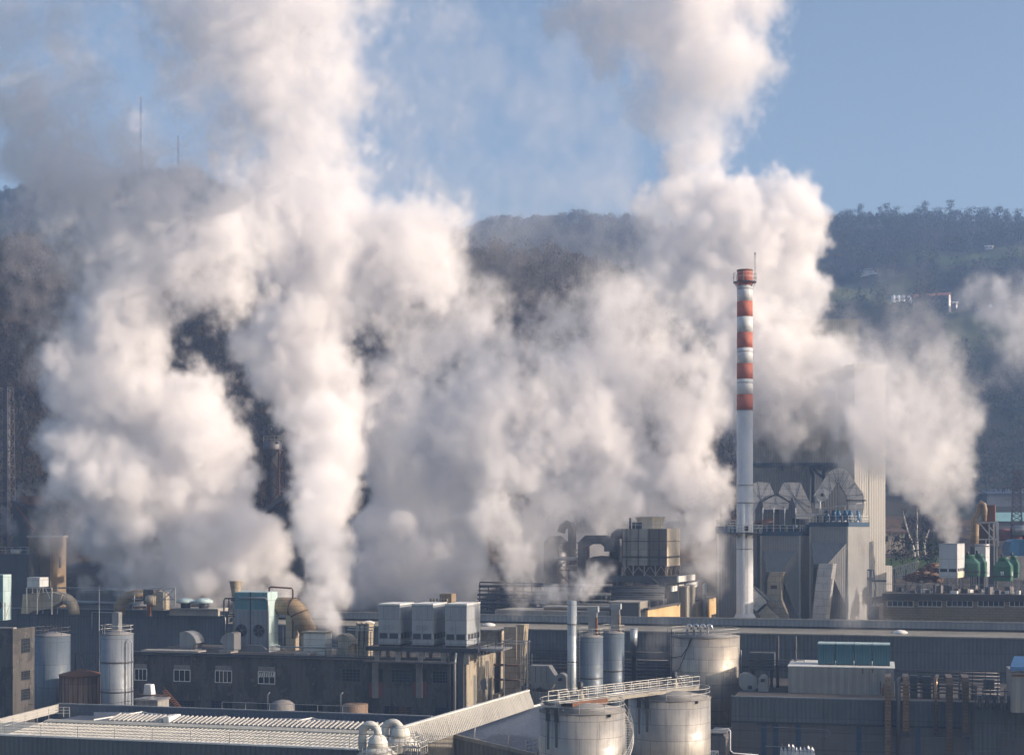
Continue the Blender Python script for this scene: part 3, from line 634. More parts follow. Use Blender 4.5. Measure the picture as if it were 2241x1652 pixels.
# bridge between tanks
b = Thing('bridge', 'grated walkway bridge with double rails crossing the lids of the two front tanks', 'bridge', 1214, 146, -12, 0)
pA = Vector((Wx(1212, 157.2), 157.2, 12.3)); pB = Vector((Wx(1519, 174.5), 174.5, 12.3)); d = pB - pA; L = d.length
b.o.location = pA; b.o.rotation_euler = (0, 0, math.atan2(d.y, d.x)); b.o['label'] = b.o['label']
MB().box(0, L, -.75, .75, -.08, 0).build('deck', 'galv', b.o)
gd = MB(); gd.box(2.0, 7.6, -.8, -.62, -.66, -.09); gd.box(2.0, 7.6, .62, .8, -.66, -.09); gd.build('girder', 'rust', b.o, label='rusty brown girder over the nearest tank')
gd = MB(); gd.box(7.62, L - .1, -.8, -.62, -.42, -.09); gd.box(7.62, L - .1, .62, .8, -.42, -.09); gd.build('girder', 'fascia_beige', b.o)
MB().rail([(0, -.75, 0), (L, -.75, 0)], 1.1, 1.5, .04, (1, .55, .12)).rail([(0, .75, 0), (L, .75, 0), (L, -.75, 0)], 1.1, 1.5, .04, (1, .55, .12)).build('rail', 'rail_metal', b.o)
MB().tube([(2, -.45, .25), (L - 2, -.45, .25)], .1, 6).tube([(2, .2, .2), (L - 3, .2, .2)], .07, 6).build('pipes', 'galv', b.o)
lg = MB()
for u in (.6, 2.1, 7.5, L - 3.9, L - .6): lg.bar((u, -.7, -.7), (u, -.7, -1.5), .08).bar((u, .7, -.7), (u, .7, -1.4), .08)
lg.build_each('leg', 'galv_dark', b.o)
for u in (3.9, L - 3.9):
    m_ = MB().lathe([(.42, 0), (.42, .5), (.3, .55), (.3, .95)], (u, -.2), 14).build('gearbox', 'fascia_beige', b.o)
    MB().lathe([(.27, .96), (.3, 1.0), (.3, 1.75), (.12, 1.9)], (u, -.2), 14).build('motor', 'dark_metal', m_)
MB().bar((L - 3, -.5, .1), (L - 4.2, -.5, 1.4), .05).bar((L - 2.4, -.5, .1), (L - 3.6, -.5, 1.4), .05).build('braces', 'dark_metal', b.o)
# slim silos and the pale stack
def silo(label, xd, Y, rad, ytop, mat, grp, ring=(), name='silo', zb=0):
    t = Thing(name, label, 'silo', xd, Y, 16, 0, grp); z = Wz(ytop, Y)
    MB().lathe([(rad, zb), (rad, z)], n=40).build('shell', mat, t.o)
    g = MB()
    for q in ring: g.lathe([(rad + .06, q - .1), (rad + .06, q + .1)], n=40)
    if ring: g.build('ring', 'galv_dark', t.o)
    MB().lathe([(rad + .05, z + .004), (rad + .05, z + .08), (.2, z + .55)], n=32).build('lid', 'roof_grey', t.o); return t, z
sa, za = silo('blue grey silo beside the pale stack, nearer of the two slim silos', 1291, 206, 1.76, 1393, 'silo_blue', 'slim blue grey silos behind the nearest tank', (10.2,))
sb, zb2 = silo('slim blue grey silo to the right of its twin, just behind it', 1341, 213, 1.62, 1385, 'silo_blue', 'slim blue grey silos behind the nearest tank', (10.5,))
for t, z, rr in ((sa, za, 1.76), (sb, zb2, 1.62)):
    MB().rail([(rr * math.cos(R(k)), rr * math.sin(R(k)), z + .05) for k in range(0, 361, 24)], 1.1, 1.5, .03).build('rim_rail', 'rail_metal', t.o)
    hx = MB().box(-.2, .95, -.2, .5, z + .3, z + 3.3).build('filter_box', 'galv', t.o)
    MB().box(-.3, 1.15, -.32, .62, z + 3.31, z + 4.1).build('filter_head', 'grey_unit', hx)
    MB().tube([(1.0, -.3, z + .2), (1.0, -.3, z + 2.6)], .17, 8).build('feed_pipe', 'rust' if t is sa else 'brown_duct', t.o)
s = Thing('stack', 'slender pale grey steel stack steaming from its top, left of the slim silos', 'stack', 1252, 205)
zs = Wz(1314, 205); MB().lathe([(.63, 0), (.63, zs)], n=28).build('shell', 'stack_grey', s.o)
g = MB()
for q in (zs - 3.2, zs - 8.2, zs - 15): g.lathe([(.7, q), (.7, q + .12)], n=28)
g.build('flange', 'galv_dark', s.o); MB().ladder((.85, -.1, 4), zs - 7, .45).build('ladder', 'rail_metal', s.o)
s = Thing('stack', 'short tapered grey pipe stack standing between the slim silos and the tall tank', 'stack', 1387, 216)
zs = Wz(1374, 216); MB().lathe([(.36, 0), (.36, 13), (.42, zs - 3.6), (.57, zs)], n=20).build('shell', 'stack_grey', s.o); MB().lathe([(.42, 13), (.42, 13.1)], n=20).build('flange', 'galv_dark', s.o)

# --- lower right shed with shiny ducts
L_ = Thing('lower_shed', 'long dark shed across the bottom right, ribbed parapet over a plaster wall', 'shed', 1600, 196, 13.5)
zp = L_.Z(1524); u0, u1 = 0, L_.U(2300); um = L_.U(2117)
zl = L_.Z(1576); 
MB().box(u0, u1, 0, .25, zl, zp).build('ribbed_band', 'shed_blue', L_.o)
MB().box(u0, u1, -.05, .35, zp + .003, zp + .13).build('coping', 'shed_pale', L_.o)
MB().box(u0, um, .18, .5, 0, zl - .003).build('plaster_wall', 'plaster_grey', L_.o)
MB().box(um + .002, u1, 0.003, .3, 0, zl - .003).build('ribbed_wall', 'shed_blue', L_.o)
MB().box(u0, um, .08, .178, zl - .22, zl - .01).build('drip_edge', 'dark_metal', L_.o)
for xd in (1672, 1698, 1747, 1880, 2009): u = L_.U(xd); MB().box(u - .32, u + .32, .1, .177, 0, zl - .23).build('column', 'blue_steel', L_.o)
pp = MB()
for xd, ya, yb in ((1882, 1550, 1652), (2127, 1557, 1640), (1697, 1545, 1600)): u = L_.U(xd); pp.tube([(u, -.1, L_.Z(ya, u)), (u, -.1, L_.Z(yb, u))], .05, 5)
pp.build('downpipe', 'dark_metal', L_.o)
MB().box(u0, u1, .36, 33, 8.0, 8.25).build('roof', 'felt', L_.o)
ww = L_.U(2190); MB().box(ww, ww + 6, -.08, -.003, 0, L_.Z(1615, ww)).build('side_door', 'galv_dark', L_.o)
MB().tube([L_.P(1655, 1583, -.3), L_.P(1700, 1584, -.3), L_.P(1950 - 30, 1586, -.3)], .05, 5).build('wall_pipe', 'dark_metal', L_.o)
def wall_duct(label, xa, xb, ytop, ybot, rnd_=False, mat='silver_duct', back=3.5):
    t = Thing('wall_duct', label, 'duct', (xa + xb) / 2, 196 - 4.6 * ((xa + xb) / 2 - 1600) / 640 * 1.7 - 1.2, 13.5, 0, 'shiny ducts coming down the lower shed wall')
    w = t.U(xb) - t.U(xa); zt_ = t.Z(ytop); zb_ = max(.2, t.Z(ybot))
    if rnd_:
        MB().tube([(0, 0, zb_), (0, 0, zt_ - .6), (0, .25, zt_ - .2), (0, .8, zt_), (.3, back, zt_)], w / 2, 14).build('pipe', mat, t.o)
        MB().lathe([(w * .62, zb_ - .35), (w * .62, zb_ - .01)], n=14).build('bottom_collar', 'dark_metal', t.o)
    else:
        MB().box(-w / 2, w / 2, -.35, .35, zb_, zt_ - .9).build('duct_run', mat, t.o, bevel=.02)
        MB().hexa([(-w / 2, -.35, zt_ - .895), (w / 2, -.35, zt_ - .895), (w / 2, .35, zt_ - .895), (-w / 2, .35, zt_ - .895), (-w / 2, .1, zt_), (w / 2, .1, zt_), (w / 2, back, zt_), (-w / 2, back, zt_ - .6)]).build('elbow', mat, t.o)
        MB().box(-w / 2, w / 2, .5, back + 1.5, zt_ - .8, zt_ - .01).build('top_run', mat, t.o)
        if zb_ > .5: MB().box(-w / 2 - .08, w / 2 + .08, -.42, .42, zb_ - .5, zb_ - .003).build('bottom_collar', 'dark_metal', t.o)
    return t
wall_duct('widest coppery square duct, first on the left, running down out of the photo', 1937, 1950, 1481, 1680)
wall_duct('plain round grey pipe just right of the first square duct', 1961, 1971, 1490, 1680, True, 'galv_dark')
wall_duct('short coppery square duct ending in a dark collar, second square one', 1976, 1989, 1481, 1601)
wall_duct('shiny round pipe with a bent silver top, alone in the middle of the ducts', 2044, 2052, 1484, 1600, True, 'silver_duct')
wall_duct('dull square duct running full height, second from the right', 2070.5, 2085, 1482, 1680, mat='dull_duct')
wall_duct('shortest dull square duct, at the right end of the ducts', 2106, 2120, 1482, 1605, mat='dull_duct')
# --- white block and four teal containers on it
W = Thing('white_block', 'pale ribbed plant room with rust streaks carrying the four teal boxes', 'plant room', 1725, 204, 13.5, 0)
w1 = W.U(1957); zt2 = W.Z(1458); MB().box(0, w1, 0, 10, 8.3, zt2).build('wall', 'block_white', W.o); MB().box(-.1, w1 + .1, -.1, 10.1, zt2 + .003, zt2 + .1).build('roof_edge', 'trim_white', W.o)
rs_ = MB()
for xd, ya, yb in ((1888, 1460, 1474), (1910, 1460, 1472), (1927, 1490, 1518), (1934, 1496, 1524), (1931, 1505, 1529), (1938, 1482, 1500)):
    u = W.U(xd); rs_.box(u - .07, u + .08, -.012, -.003, W.Z(yb, u), W.Z(ya, u))
rs_.build('rust_streaks', 'rust', W.o)
for k, (a, b_, w_) in enumerate(((1790, 1827, 'leftmost'), (1829.5, 1867.5, 'second from the left'), (1870, 1908, 'third from the left'), (1910, 1947.5, 'rightmost, its end face caught by the sun'))):
    u = W.U(a, 2.5); uu = W.U(b_, 2.5); zz = zt2 + .1
    p = Vector((W.X + u * W.c + 2.5 * W.s, W.Y - u * W.s + 2.5 * W.c, zz)); o = bpy.data.objects.new('teal_box', None); COL.objects.link(o); o.location = p; o.rotation_euler[2] = -W.a
    o['label'] = f'teal metal box on the pale plant room, {w_}'; o['category'] = 'box unit'; o['group'] = 'four teal boxes in a row'
    MB().box(0, uu - u, 0, 3.2, .15, 2.75).build('casing', 'container_teal', o, bevel=.03)
    fr = MB().box(.02, uu - u - .02, .02, 3.18, 0, .147); fr.build('base', 'dark_metal', o)
    MB().box(-.04, uu - u + .04, -.04, 3.24, 2.754, 2.9).build('lid', 'teal_pale', o)
# --- plaster block at right edge with blue awning
B = Thing('corner_block', 'pale plant room with a blue strip awning at the right edge, above the lower shed', 'plant room', 2214, 183, 13.5, 0)
zt3 = B.Z(1470); MB().box(0, 12, 0, 8, 8.2, zt3).build('wall', 'block_white', B.o)
MB().hexa([(-.2, -.5, zt3 + .2), (12, -.5, zt3 + .2), (12, .4, zt3 + .2), (-.2, .4, zt3 + .2), (-.2, -.4, zt3 + .65), (12, -.4, zt3 + .65), (12, 4, zt3 + 1.6), (.6, 4, zt3 + 1.6)]).build('awning', 'awning_blue', B.o)
MB().box(0, 12, -.1, -.003, zt3 - .5, zt3 - .3).build('trim', 'rust', B.o)
# --- machinery in the gap between shed and plant room
def blob(name, label, cat, xd, Y, parts, grp=None, a=14, zb=0):
    t = Thing(name, label, cat, xd, Y, a, zb, grp)
    for nm, mb, mt in parts(t): mb.build(nm, mt, t.o)
    return t
def hopper_parts(t):
    a, b_ = t.U(1617), t.U(1659); z0, z1 = t.Z(1515), t.Z(1474)
    return [('casing', MB().prism([(a, z0 + 1), (a + .9, z0), (b_ - .7, z0), (b_, z0 + .9), (b_ - .2, z1 - .7), (b_ - 1.2, z1), (a + .5, z1 + .1), (a, z1 - .2)], 0, 2), 'galv'), ('hatch', MB().box((a + b_) / 2 - .1, (a + b_) / 2 + .5, -.05, -.003, z0 + .5, z0 + 1.0), 'dark_metal'), ('stand', MB().box(a + .3, a + .5, .4, 1.6, 8.2, z0).box(b_ - .9, b_ - .7, .4, 1.6, 8.2, z0), 'dark_metal')]
blob('dust_hopper', 'angular grey hopper on the dark yard just right of the tall steel tank', 'hopper', 1620, 208, hopper_parts)
def fan_parts(t, a=1660, b_=1681, ya=1477, yb=1520):
    r_ = t.R((b_ - a) / 2); zc = t.Z(ya) - r_; pr = [(r_ * math.cos(R(k)), zc + r_ * math.sin(R(k))) for k in range(0, 181, 15)] + [(-r_, t.Z(yb)), (r_, t.Z(yb))]
    return [('casing', MB().prism(pr, 0, 1.6), 'galv'), ('shaft', MB().lathe([(.3, zc - .2), (.3, zc + .2)], (0, -.3), 12), 'dark_metal')]
blob('fan_housing', 'round topped grey fan housing beside the angular hopper', 'fan housing', 1670, 206, fan_parts)
def gear_parts(t):
    r_ = random.Random(5); fr = MB(); pi = MB(); bo = MB(); z0 = 8.3
    for k in range(9):
        x = t.U(1960 + k * 28); fr.bar((x, 0, z0), (x, 0, z0 + 3.8), .08); fr.bar((x, 3, z0), (x, 3, z0 + 3.6), .07)
    fr.bar((t.U(1960), 0, z0 + 3.8), (t.U(2190), 0, z0 + 3.8), .08).bar((t.U(1960), 0, z0 + 1.9), (t.U(2190), 0, z0 + 1.9), .05)
    for k in range(7): pi.tube([(t.U(1965), 1 + .3 * k, z0 + .8 + .42 * k), (t.U(2190), 1 + .3 * k, z0 + .8 + .42 * k)], .08 + .04 * r_.random(), 6)
    for k in range(7):
        x = t.U(1992 + k * 27); w = .5 + r_.random() * .9; bo.box(x, x + w, 1.4, 3, z0, z0 + 1.2 + 1.8 * r_.random())
    return [('frame', fr, 'galv_dark'), ('pipes', pi, 'galv_dark'), ('casings', bo, 'shelf_dark')]
blob('pipe_rack', 'shadowy rack of pipes and casings on the yard behind the shiny ducts', 'pipe rack', 1960, 197, gear_parts)
def rail_parts(t):
    g = MB(); z0 = 8.3
    for k in range(5): x = t.U(2135 + k * 16); g.bar((x, 0, z0), (x, 0, z0 + 2.6), .1); g.lathe([(.3, z0), (.34, z0 + .4), (.2, z0 + 1.0), (.3, z0 + 1.6)], (x + .5, .4), 10)
    g.bar((t.U(2130), 0, z0 + 2.2), (t.U(2208), 0, z0 + 2.2), .09).bar((t.U(2130), 0, z0 + 1.2), (t.U(2208), 0, z0 + 1.2), .07); return [('pumps', g, 'galv_dark')]
blob('pump_rack', 'row of upright pumps behind a rail at the right edge of the yard', 'pump rack', 2135, 186, rail_parts)
def dark_box(t):
    a, b_ = t.U(1640), t.U(1720); z0 = t.Z(1466); z1_ = t.Z(1428)
    g = MB().box(a, b_ - 1.6, 0, 2.5, z0, z1_); p = MB()
    for k in range(4): p.tube([(a, -.1 - .05 * k, z0 + .4 * k + .3), (b_ + 1 + .5 * k, -.1, z0 + .4 * k + .3), (b_ + 1 + .5 * k, -.1, 8.3)], .07, 6)
    return [('casing', g, 'shelf_dark'), ('pipes', p, 'galv_dark'), ('support', MB().box(a + .3, a + .6, .5, 2, 8.3, z0).box(b_ - 2.2, b_ - 1.9, .5, 2, 8.3, z0), 'dark_metal')]
blob('wall_unit', 'dark louvred casing with pipes hung before the long shed, right of the tall tank', 'wall unit', 1640, 212, dark_box)
for xd, lb in ((1702, 'left'), (1741, 'right')):
    t = Thing('vent_pipe_stack', f'thin pipe with a curled top against the long shed, the {lb} of the two', 'vent pipe', xd, 211, 14, 0, 'two curled vent pipes')
    zt_ = t.Z(1392); MB().tube([(0, 0, 8.3), (0, 0, zt_ - .4), (.0, -.1, zt_ - .1), (-.05, -.45, zt_)], .2, 10).build('pipe', 'galv_dark', t.o); MB().lathe([(.26, zt_ - 4), (.26, zt_ - 3.9)], n=10).build('clamp', 'dark_metal', t.o)
# --- small yard things, bottom right
def tarp(t):
    g = MB(); z0 = t.Z(1665); r_ = random.Random(2)
    for k in range(9):
        a, b_ = t.U(1706 + k * 8.5), t.U(1716 + k * 8.5); z1_ = t.Z(1632 + 8 * r_.random()); g.hexa([(a, 0, z0), (b_, -.3, z0), (b_, 1.4, z0), (a, 1.2, z0), (a + .1, .1, z1_), (b_ - .1, .0, z1_ - .2), (b_ - .2, 1.0, z1_ - .1), (a + .1, 1.1, z1_ + .2)])
    return [('wrapped_cover', g, 'sign_white'), ('frame', MB().bar((0, -.4, 0), (0, -.4, t.Z(1625)), .05).bar((-2, -.4, t.Z(1632)), (1.5, -.4, t.Z(1632)), .05), 'galv')]
blob('wrapped_machine', 'machine wrapped in white sheeting at the foot of the plaster wall', 'machine', 1712, 186, tarp)
def ubend(t):
    z0 = t.Z(1600); return [('pipe', MB().tube([(0, 0, z0), (0, 0, t.Z(1590)), (3, 0, t.Z(1590)), (8.5, 0, t.Z(1592))] + arc((8.5, 0, t.Z(1600)), t.R(8), 80, -80, 6) + [(8.3, 0, t.Z(1609))], .1, 8), 'galv_dark')]
blob('bent_pipe', 'long dark pipe with a hairpin bend on the plaster wall', 'pipe', 1655, 191, ubend)
t = Thing('white_pipe', 'pale pipe leaving the right front tank and dropping beside a lean-to', 'pipe', 1554, 182, 14)
MB().tube([(-.4, 0, t.Z(1598)), (t.U(1594), 0, t.Z(1593)), (t.U(1598), 0, t.Z(1597)), (t.U(1598), 0, t.Z(1640)), (t.U(1606), 0, t.Z(1646)), (t.U(1660), 0, t.Z(1648))], .09, 8).build('pipe', 'sign_white', t.o)
t = Thing('lean_to', 'small dark lean-to hut right of the front tank', 'hut', 1556, 192, 14)
MB().prism([(0, 0), (t.U(1588), 0), (t.U(1588), t.Z(1612)), (t.U(1582), t.Z(1606)), (0, t.Z(1610))], 0, 5).build('wall', 'plaster_grey', t.o)
MB().box(-.1, t.U(1590), -.2, 5.2, t.Z(1609) + .3, t.Z(1609) + .42).build('roof', 'galv', t.o)
t = Thing('sign_board', 'white sign board lettered STA by the foot of the right front tank', 'sign', 1556, 184, 12, 0)
w_ = t.U(1573); z0, z1_ = t.Z(1658), t.Z(1641); MB().box(-.9, w_, 0, .06, z0, z1_).build('board', 'sign_white', t.o); text_mesh('lettering', 'STA', .62, 'letter_dark', t.o, (w_ / 2 - .05, -.02, z1_ - .48))
MB().bar((.1, .1, 0), (.1, .1, z0), .04).bar((w_ - .1, .1, 0), (w_ - .1, .1, z0), .04).build_each('post', 'galv_dark', t.o)
for xa, xb, ya, tx, lb in ((369, 424, 1536, 'AL RAMMEN', 'left'), (538, 603, 1541, 'TOCONSATA', 'right')):
    pass
# two advert boards standing on the warehouse back coping
for xa, xb, ya, yb, tx, lb, tilt in ((226, 259, 1546.5, 1553, 'AL RAMMEN', 'level', 0), (333, 367, 1550.5, 1556, 'ITOCONSATA', 'slightly tilted', R(-3)),):
    u = T.U(xa, dv + .5); uu = T.U(xb, dv + .5); p = T.o.matrix_basis @ Vector((u, dv + .5, 0)); zz = Wz(yb, p.y)
    o = bpy.data.objects.new('sign_board', None); COL.objects.link(o); o.location = (p.x, p.y, zz - .1); o.rotation_euler = (0, tilt, -T.a); o['label'] = f'{lb} white board with dark lettering behind the warehouse parapet, reading {tx}'; o['category'] = 'sign'
    MB().box(0, uu - u, 0, .05, 0, .5).build('board', 'sign_white', o); text_mesh('lettering', tx, .33, 'letter_dark', o, ((uu - u) / 2, -.02, .25), depth=.008)
    MB().bar((.2, .08, -7), (.2, .08, .0), .03).bar((uu - u - .2, .08, -7), (uu - u - .2, .08, 0), .03).build_each('post', 'galv_dark', o)

# thin cables strung over the lower yard
def cable(label, p0, p1, sag, r=.025):
    a, b_ = Vector(p0), Vector(p1); o = bpy.data.objects.new('cable', None)
    pts = [a.lerp(b_, k / 20) - Vector((0, 0, sag * 4 * (k / 20) * (1 - k / 20))) for k in range(21)]
    bpy.data.objects.remove(o); c_ = MB().tube(pts, r, 5).build('cable', 'galv_dark'); c_['label'] = label; c_['category'] = 'cable'; c_['group'] = 'slack cables over the yard'
cable('slack cable sagging across the shiny ducts, upper of two', (Wx(1560, 180), 180, Wz(1616, 180)), (Wx(2300, 165), 165, Wz(1592, 165)), .8)
cable('slack cable near the bottom edge across the lower shed, lower of two', (Wx(1700, 180), 180, Wz(1640, 180)), (Wx(2300, 163), 163, Wz(1634, 163)), .6)
cable('thin cable crossing the smooth grey silo above the sign board', (Wx(60, 190), 190, Wz(1540, 190)), (Wx(345, 190), 190, Wz(1524, 190)), .5)
# ================================================================ MIDDLE ROW
# --- long blue shed across the whole width
S = Thing('long_shed', 'long blue ribbed metal shed running across the whole photo behind the old building', 'shed', 1060, 238, 16)
uL, uR = S.U(-60), S.U(2330); um = S.U(500); zt = 16.6
MB().box(uL, um, 0, .3, 6, zt).build('left_wall', 'shed_blue', S.o)
MB().box(uL, um, -.06, .5, zt + .003, zt + .14).build('left_coping', 'shed_pale', S.o)
MB().box(um + .002, uR, .002, .3, 6, 14.75).build('right_wall', 'shed_blue', S.o)
MB().hexa([(um + .002, -.25, 14.6), (uR, -.25, 14.6), (uR, 4, 15.1), (um + .002, 4, 15.1), (um + .002, -.25, 14.78), (uR, -.25, 14.78), (uR, 4, 15.3), (um + .002, 4, 15.3)]).build('canopy', 'fascia_beige', S.o)
MB().box(um + .002, uR, 4.01, 4.3, 14.9, 16.55).build('clerestory', 'shed_pale', S.o)
MB().box(um + .002, uR, 3.85, 4.008, 15.35, 15.6).build('gutter', 'near_black', S.o)
MB().box(um + .002, uR, 3.9, 4.4, 16.553, 16.68).build('clerestory_coping', 'galv', S.o)
MB().box(uL, uR, 4.45, 19, 15.6, 15.9).build('roof', 'felt', S.o)
MB().box(uL, um, .305, 4.44, 15.6, 15.9).build('roof', 'felt', S.o)
p = MB().tube([(S.U(1390), -.12, 10.4), (S.U(1560), -.12, 10.4)], .14, 8).tube([(S.U(1120), -.12, 11.6), (S.U(1460), -.12, 11.6)], .1, 8)
for k in range(26): p.bar((S.U(1130 + k * 14), -.3 - .06 * (k % 3), 7), (S.U(1130 + k * 14), -.3, 10.5 + .5 * (k % 2)), .05)
for k in range(5): p.tube([(S.U(1115), -.4 - .2 * k, 8.3 + .55 * k), (S.U(1465), -.4 - .2 * k, 8.3 + .55 * k)], .09, 6)
p.build('wall_pipes', 'galv_dark', S.o)
dk = MB().box(S.U(1110), S.U(1475), -.02, -.004, 6, 11.2); dk.build('dark_strip', 'shelf_dark', S.o)
MB().box(S.U(1620), S.U(2310), -.12, -.004, 9.6, 9.85).build('lower_trim', 'dark_metal', S.o)
MB().tube([(S.U(620), -.1, 14.6), (S.U(620), -.1, 10)], .07, 6).tube([(S.U(202), -.12, 16.2), (S.U(202), -.12, 12)], .1, 6).tube([(S.U(202), -.12, 16.2), (S.U(250), -.12, 16.2)], .1, 6).tube([(S.U(366), -.12, 16.0), (S.U(492), -.12, 16.0), (S.U(494), -.12, 15.5), (S.U(494), -.12, 12)], .1, 6).build('downpipes', 'galv', S.o)
for xd, lb in ((806, 'left of the three tall boxes'), (1070, 'right of the three tall boxes'), (1970, 'above the wall ducts on the right')):
    u = S.U(xd, 2); P = S.o.matrix_basis
    t = Thing('roof_dome', f'small pale roof dome light on the shed canopy, {lb}', 'roof light', xd, 238 - 1, 16, 14.9, 'small dome lights on the shed canopy'); 
    t.o.location = (S.X + u * S.c + 2 * S.s, S.Y - u * S.s + 2 * S.c, 14.98); MB().lathe([(1.1, 0), (1.0, .22), (.6, .42), (.1, .5)], n=20).build('dome', 'trim_white', t.o); MB().lathe([(1.15, -.06), (1.15, -.004)], n=20).build('kerb', 'galv', t.o)
# --- old plaster building
O = Thing('old_building', 'old factory building with peeling blackened plaster and small windows in the middle distance', 'building', 1019.5, 203, 16)
zo = 12.6; ub = O.U(262); dO = O.V(1111, 0)
MB().box(ub, -.001, 0, .4, 0, zo).build('front_wall', 'plaster_old', O.o)
MB().box(-.4, 0, .402, dO, 0, zo + .1).build('side_wall', 'plaster_sunlit', O.o)
MB().box(ub, -.41, .403, dO, zo - .5, zo - .2).build('roof', 'felt', O.o)
MB().box(ub - .3, .12, -.35, .5, zo + .003, zo + .22).build('cornice', 'dark_metal', O.o)
MB().tube([(ub, -.25, zo - .12), (0, -.25, zo - .12)], .1, 6).build('gutter', 'galv_dark', O.o)
for xa, xb, ya, yb, pn in ((295.7, 320.6, 1463.5, 1486.5, 3), (381.6, 415.6, 1465.6, 1488.8, 3), (472, 506.4, 1467.4, 1491.4, 4), (566.3, 601, 1469.6, 1494.2, 3)):
    u0, u1 = O.U(xa), O.U(xb); w = window(O.o, u0, u1, 0, O.Z(yb, u0), O.Z(ya, u0), pn)
    MB().box(u0 - .05, u1 + .05, -.05, -.003, O.Z(ya, u0) + .1, O.Z(ya, u0) + .75).build('shutter_box', 'plaster_patch', O.o)
    if xa == 566.3:
        g = MB(); r_ = random.Random(3)
        for k in range(7):
            a = u0 + (u1 - u0) * (k + .1) / 7; g.hexa([(a, -.05, O.Z(1482, a)), (a + .26, -.05, O.Z(1480, a)), (a + .26, -.03, O.Z(1480, a)), (a, -.03, O.Z(1482, a)), (a + .1, -.05, O.Z(1472, a)), (a + .3, -.05, O.Z(1471, a)), (a + .3, -.03, O.Z(1471, a)), (a + .1, -.03, O.Z(1472, a))])
        g.build('curtain', 'curtain', w)
for xa, xb, ya, yb in ((748.8, 788, 1463, 1490), (857.5, 898, 1464.3, 1492), (947.7, 981.7, 1468, 1493.4)):
    u0, u1 = O.U(xa), O.U(xb); window(O.o, u0, u1, 0, O.Z(yb, u0), O.Z(ya, u0), 5, frame='galv_dark', bars=3, t=.07, name='barred_window')
for xa, xb, ya, yb in ((300, 340, 1530, 1556), (384, 425, 1532, 1557), (462.7, 508.5, 1532.5, 1558), (562, 605.5, 1535, 1558), (651.4, 706, 1539, 1562), (841.7, 899.3, 1544.6, 1569), (952, 985, 1548, 1572)):
    u0, u1 = O.U(xa), O.U(xb); window(O.o, u0, u1, 0, O.Z(yb, u0), O.Z(ya, u0), 5, frame='dark_metal', bars=4, t=.07, name='lower_window')
rs_ = random.Random(9)
def patch(u0, u1, z0, z1, seed):
    r_ = random.Random(seed); n = 18; c = ((u0 + u1) / 2, (z0 + z1) / 2)
    return [(c[0] + (u1 - u0) / 2 * (.65 + .5 * r_.random()) * math.cos(k / n * 6.283), c[1] + (z1 - z0) / 2 * (.65 + .5 * r_.random()) * math.sin(k / n * 6.283)) for k in range(n)]
for a, b_ in ((816, 829), (912, 925.5)):
    u0, u1 = O.U(a), O.U(b_); MB().box(u0, u1, -.35, -.003, O.Z(1526, u0), zo - .02).build('pier', 'plaster_patch', O.o)
    for c_, d_ in ((a - 9, a - .5), (b_ + .5, b_ + 8)): v0, v1 = O.U(c_), O.U(d_); MB().box(v0, v1, -.03, -.003, O.Z(1491, v0), O.Z(1463, v0)).build('opening', 'near_black', O.o); MB().box(v0, v1, -.031, -.004, O.Z(1524, v0), O.Z(1493, v0)).build('red_patch', 'red_post', O.o)  # openings are flat dark sheets, the shade inside put into their colour
MB().box(.003, .05, 3.4, 4.3, .5, zo - 2.2).tube([(.2, 8.8, .5), (.2, 8.8, zo - .7), (.2, 9.5, zo - .7), (.2, 9.5, 1)], .08, 6).build('side_pipe', 'galv', O.o)
dv_ = O.V(1083, 0); de = O.V(1092, 0)
MB().box(.004, .09, dv_, de, zo - 5.6, zo - 1.7).build('door_opening', 'dark_metal', O.o)
MB().box(.004, .9, dv_ - 1.2, de + .2, zo - 6.6, zo - 5.65).build('door_step', 'plaster_sun', O.o)
MB().prism(patch(2, 3, zo - 4, zo - 2, 4), .003, .01).build('wall_patch', 'plaster_patch', O.o)
vb_ = MB().box(-4.0, .12, O.V(1087, 0), dO + .2, zo + .11, zo + 3.1); bb = vb_.build('roof_hut', 'plaster_sun', O.o)
MB().box(-4.4, .5, O.V(1087, 0) - .4, dO + .5, zo + 3.104, zo + 3.3).build('hut_roof', 'concrete', bb)
MB().rail([(-.2, .6, zo + .2), (-.2, O.V(1085, 0), zo + .2)], 1.2, 1.6, .035).build('roof_rail', 'rail_metal', O.o)
MB().rail([(ub, 1.0, zo - .2), (O.U(870, 1), 1.0, zo - .2), (-.5, 1, zo - .2)], 1.0, 2.6, .025, (1, .5)).build('edge_rail', 'galv_dark', O.o)
MB().box(ub + 3, ub + 12, .6, 3, zo + .22, zo + .4).box(O.U(640), O.U(672), .6, 4, zo + .22, zo + .5).build_each('skylight', 'concrete', O.o)
pv_ = MB()
for k, xd in enumerate((1000, 1008, 1014)):
    u = O.U(xd); pv_.box(u - .22, u + .18, -.5, -.1, 0, zo + 1.6)
pv_.tube([(O.U(992), -.4, zo + 1.5), (O.U(985), -.5, zo + .2), (O.U(985), -.5, 0)], .25, 10)
pv_.build('service_ducts', 'galv_dark', O.o)
MB().tube([(O.U(1003), -.8, zo + 1.2), (O.U(999), -.8, zo - .3), (O.U(999), -.8, 0)], .2, 10).build('bright_pipe', 'galv', O.o)
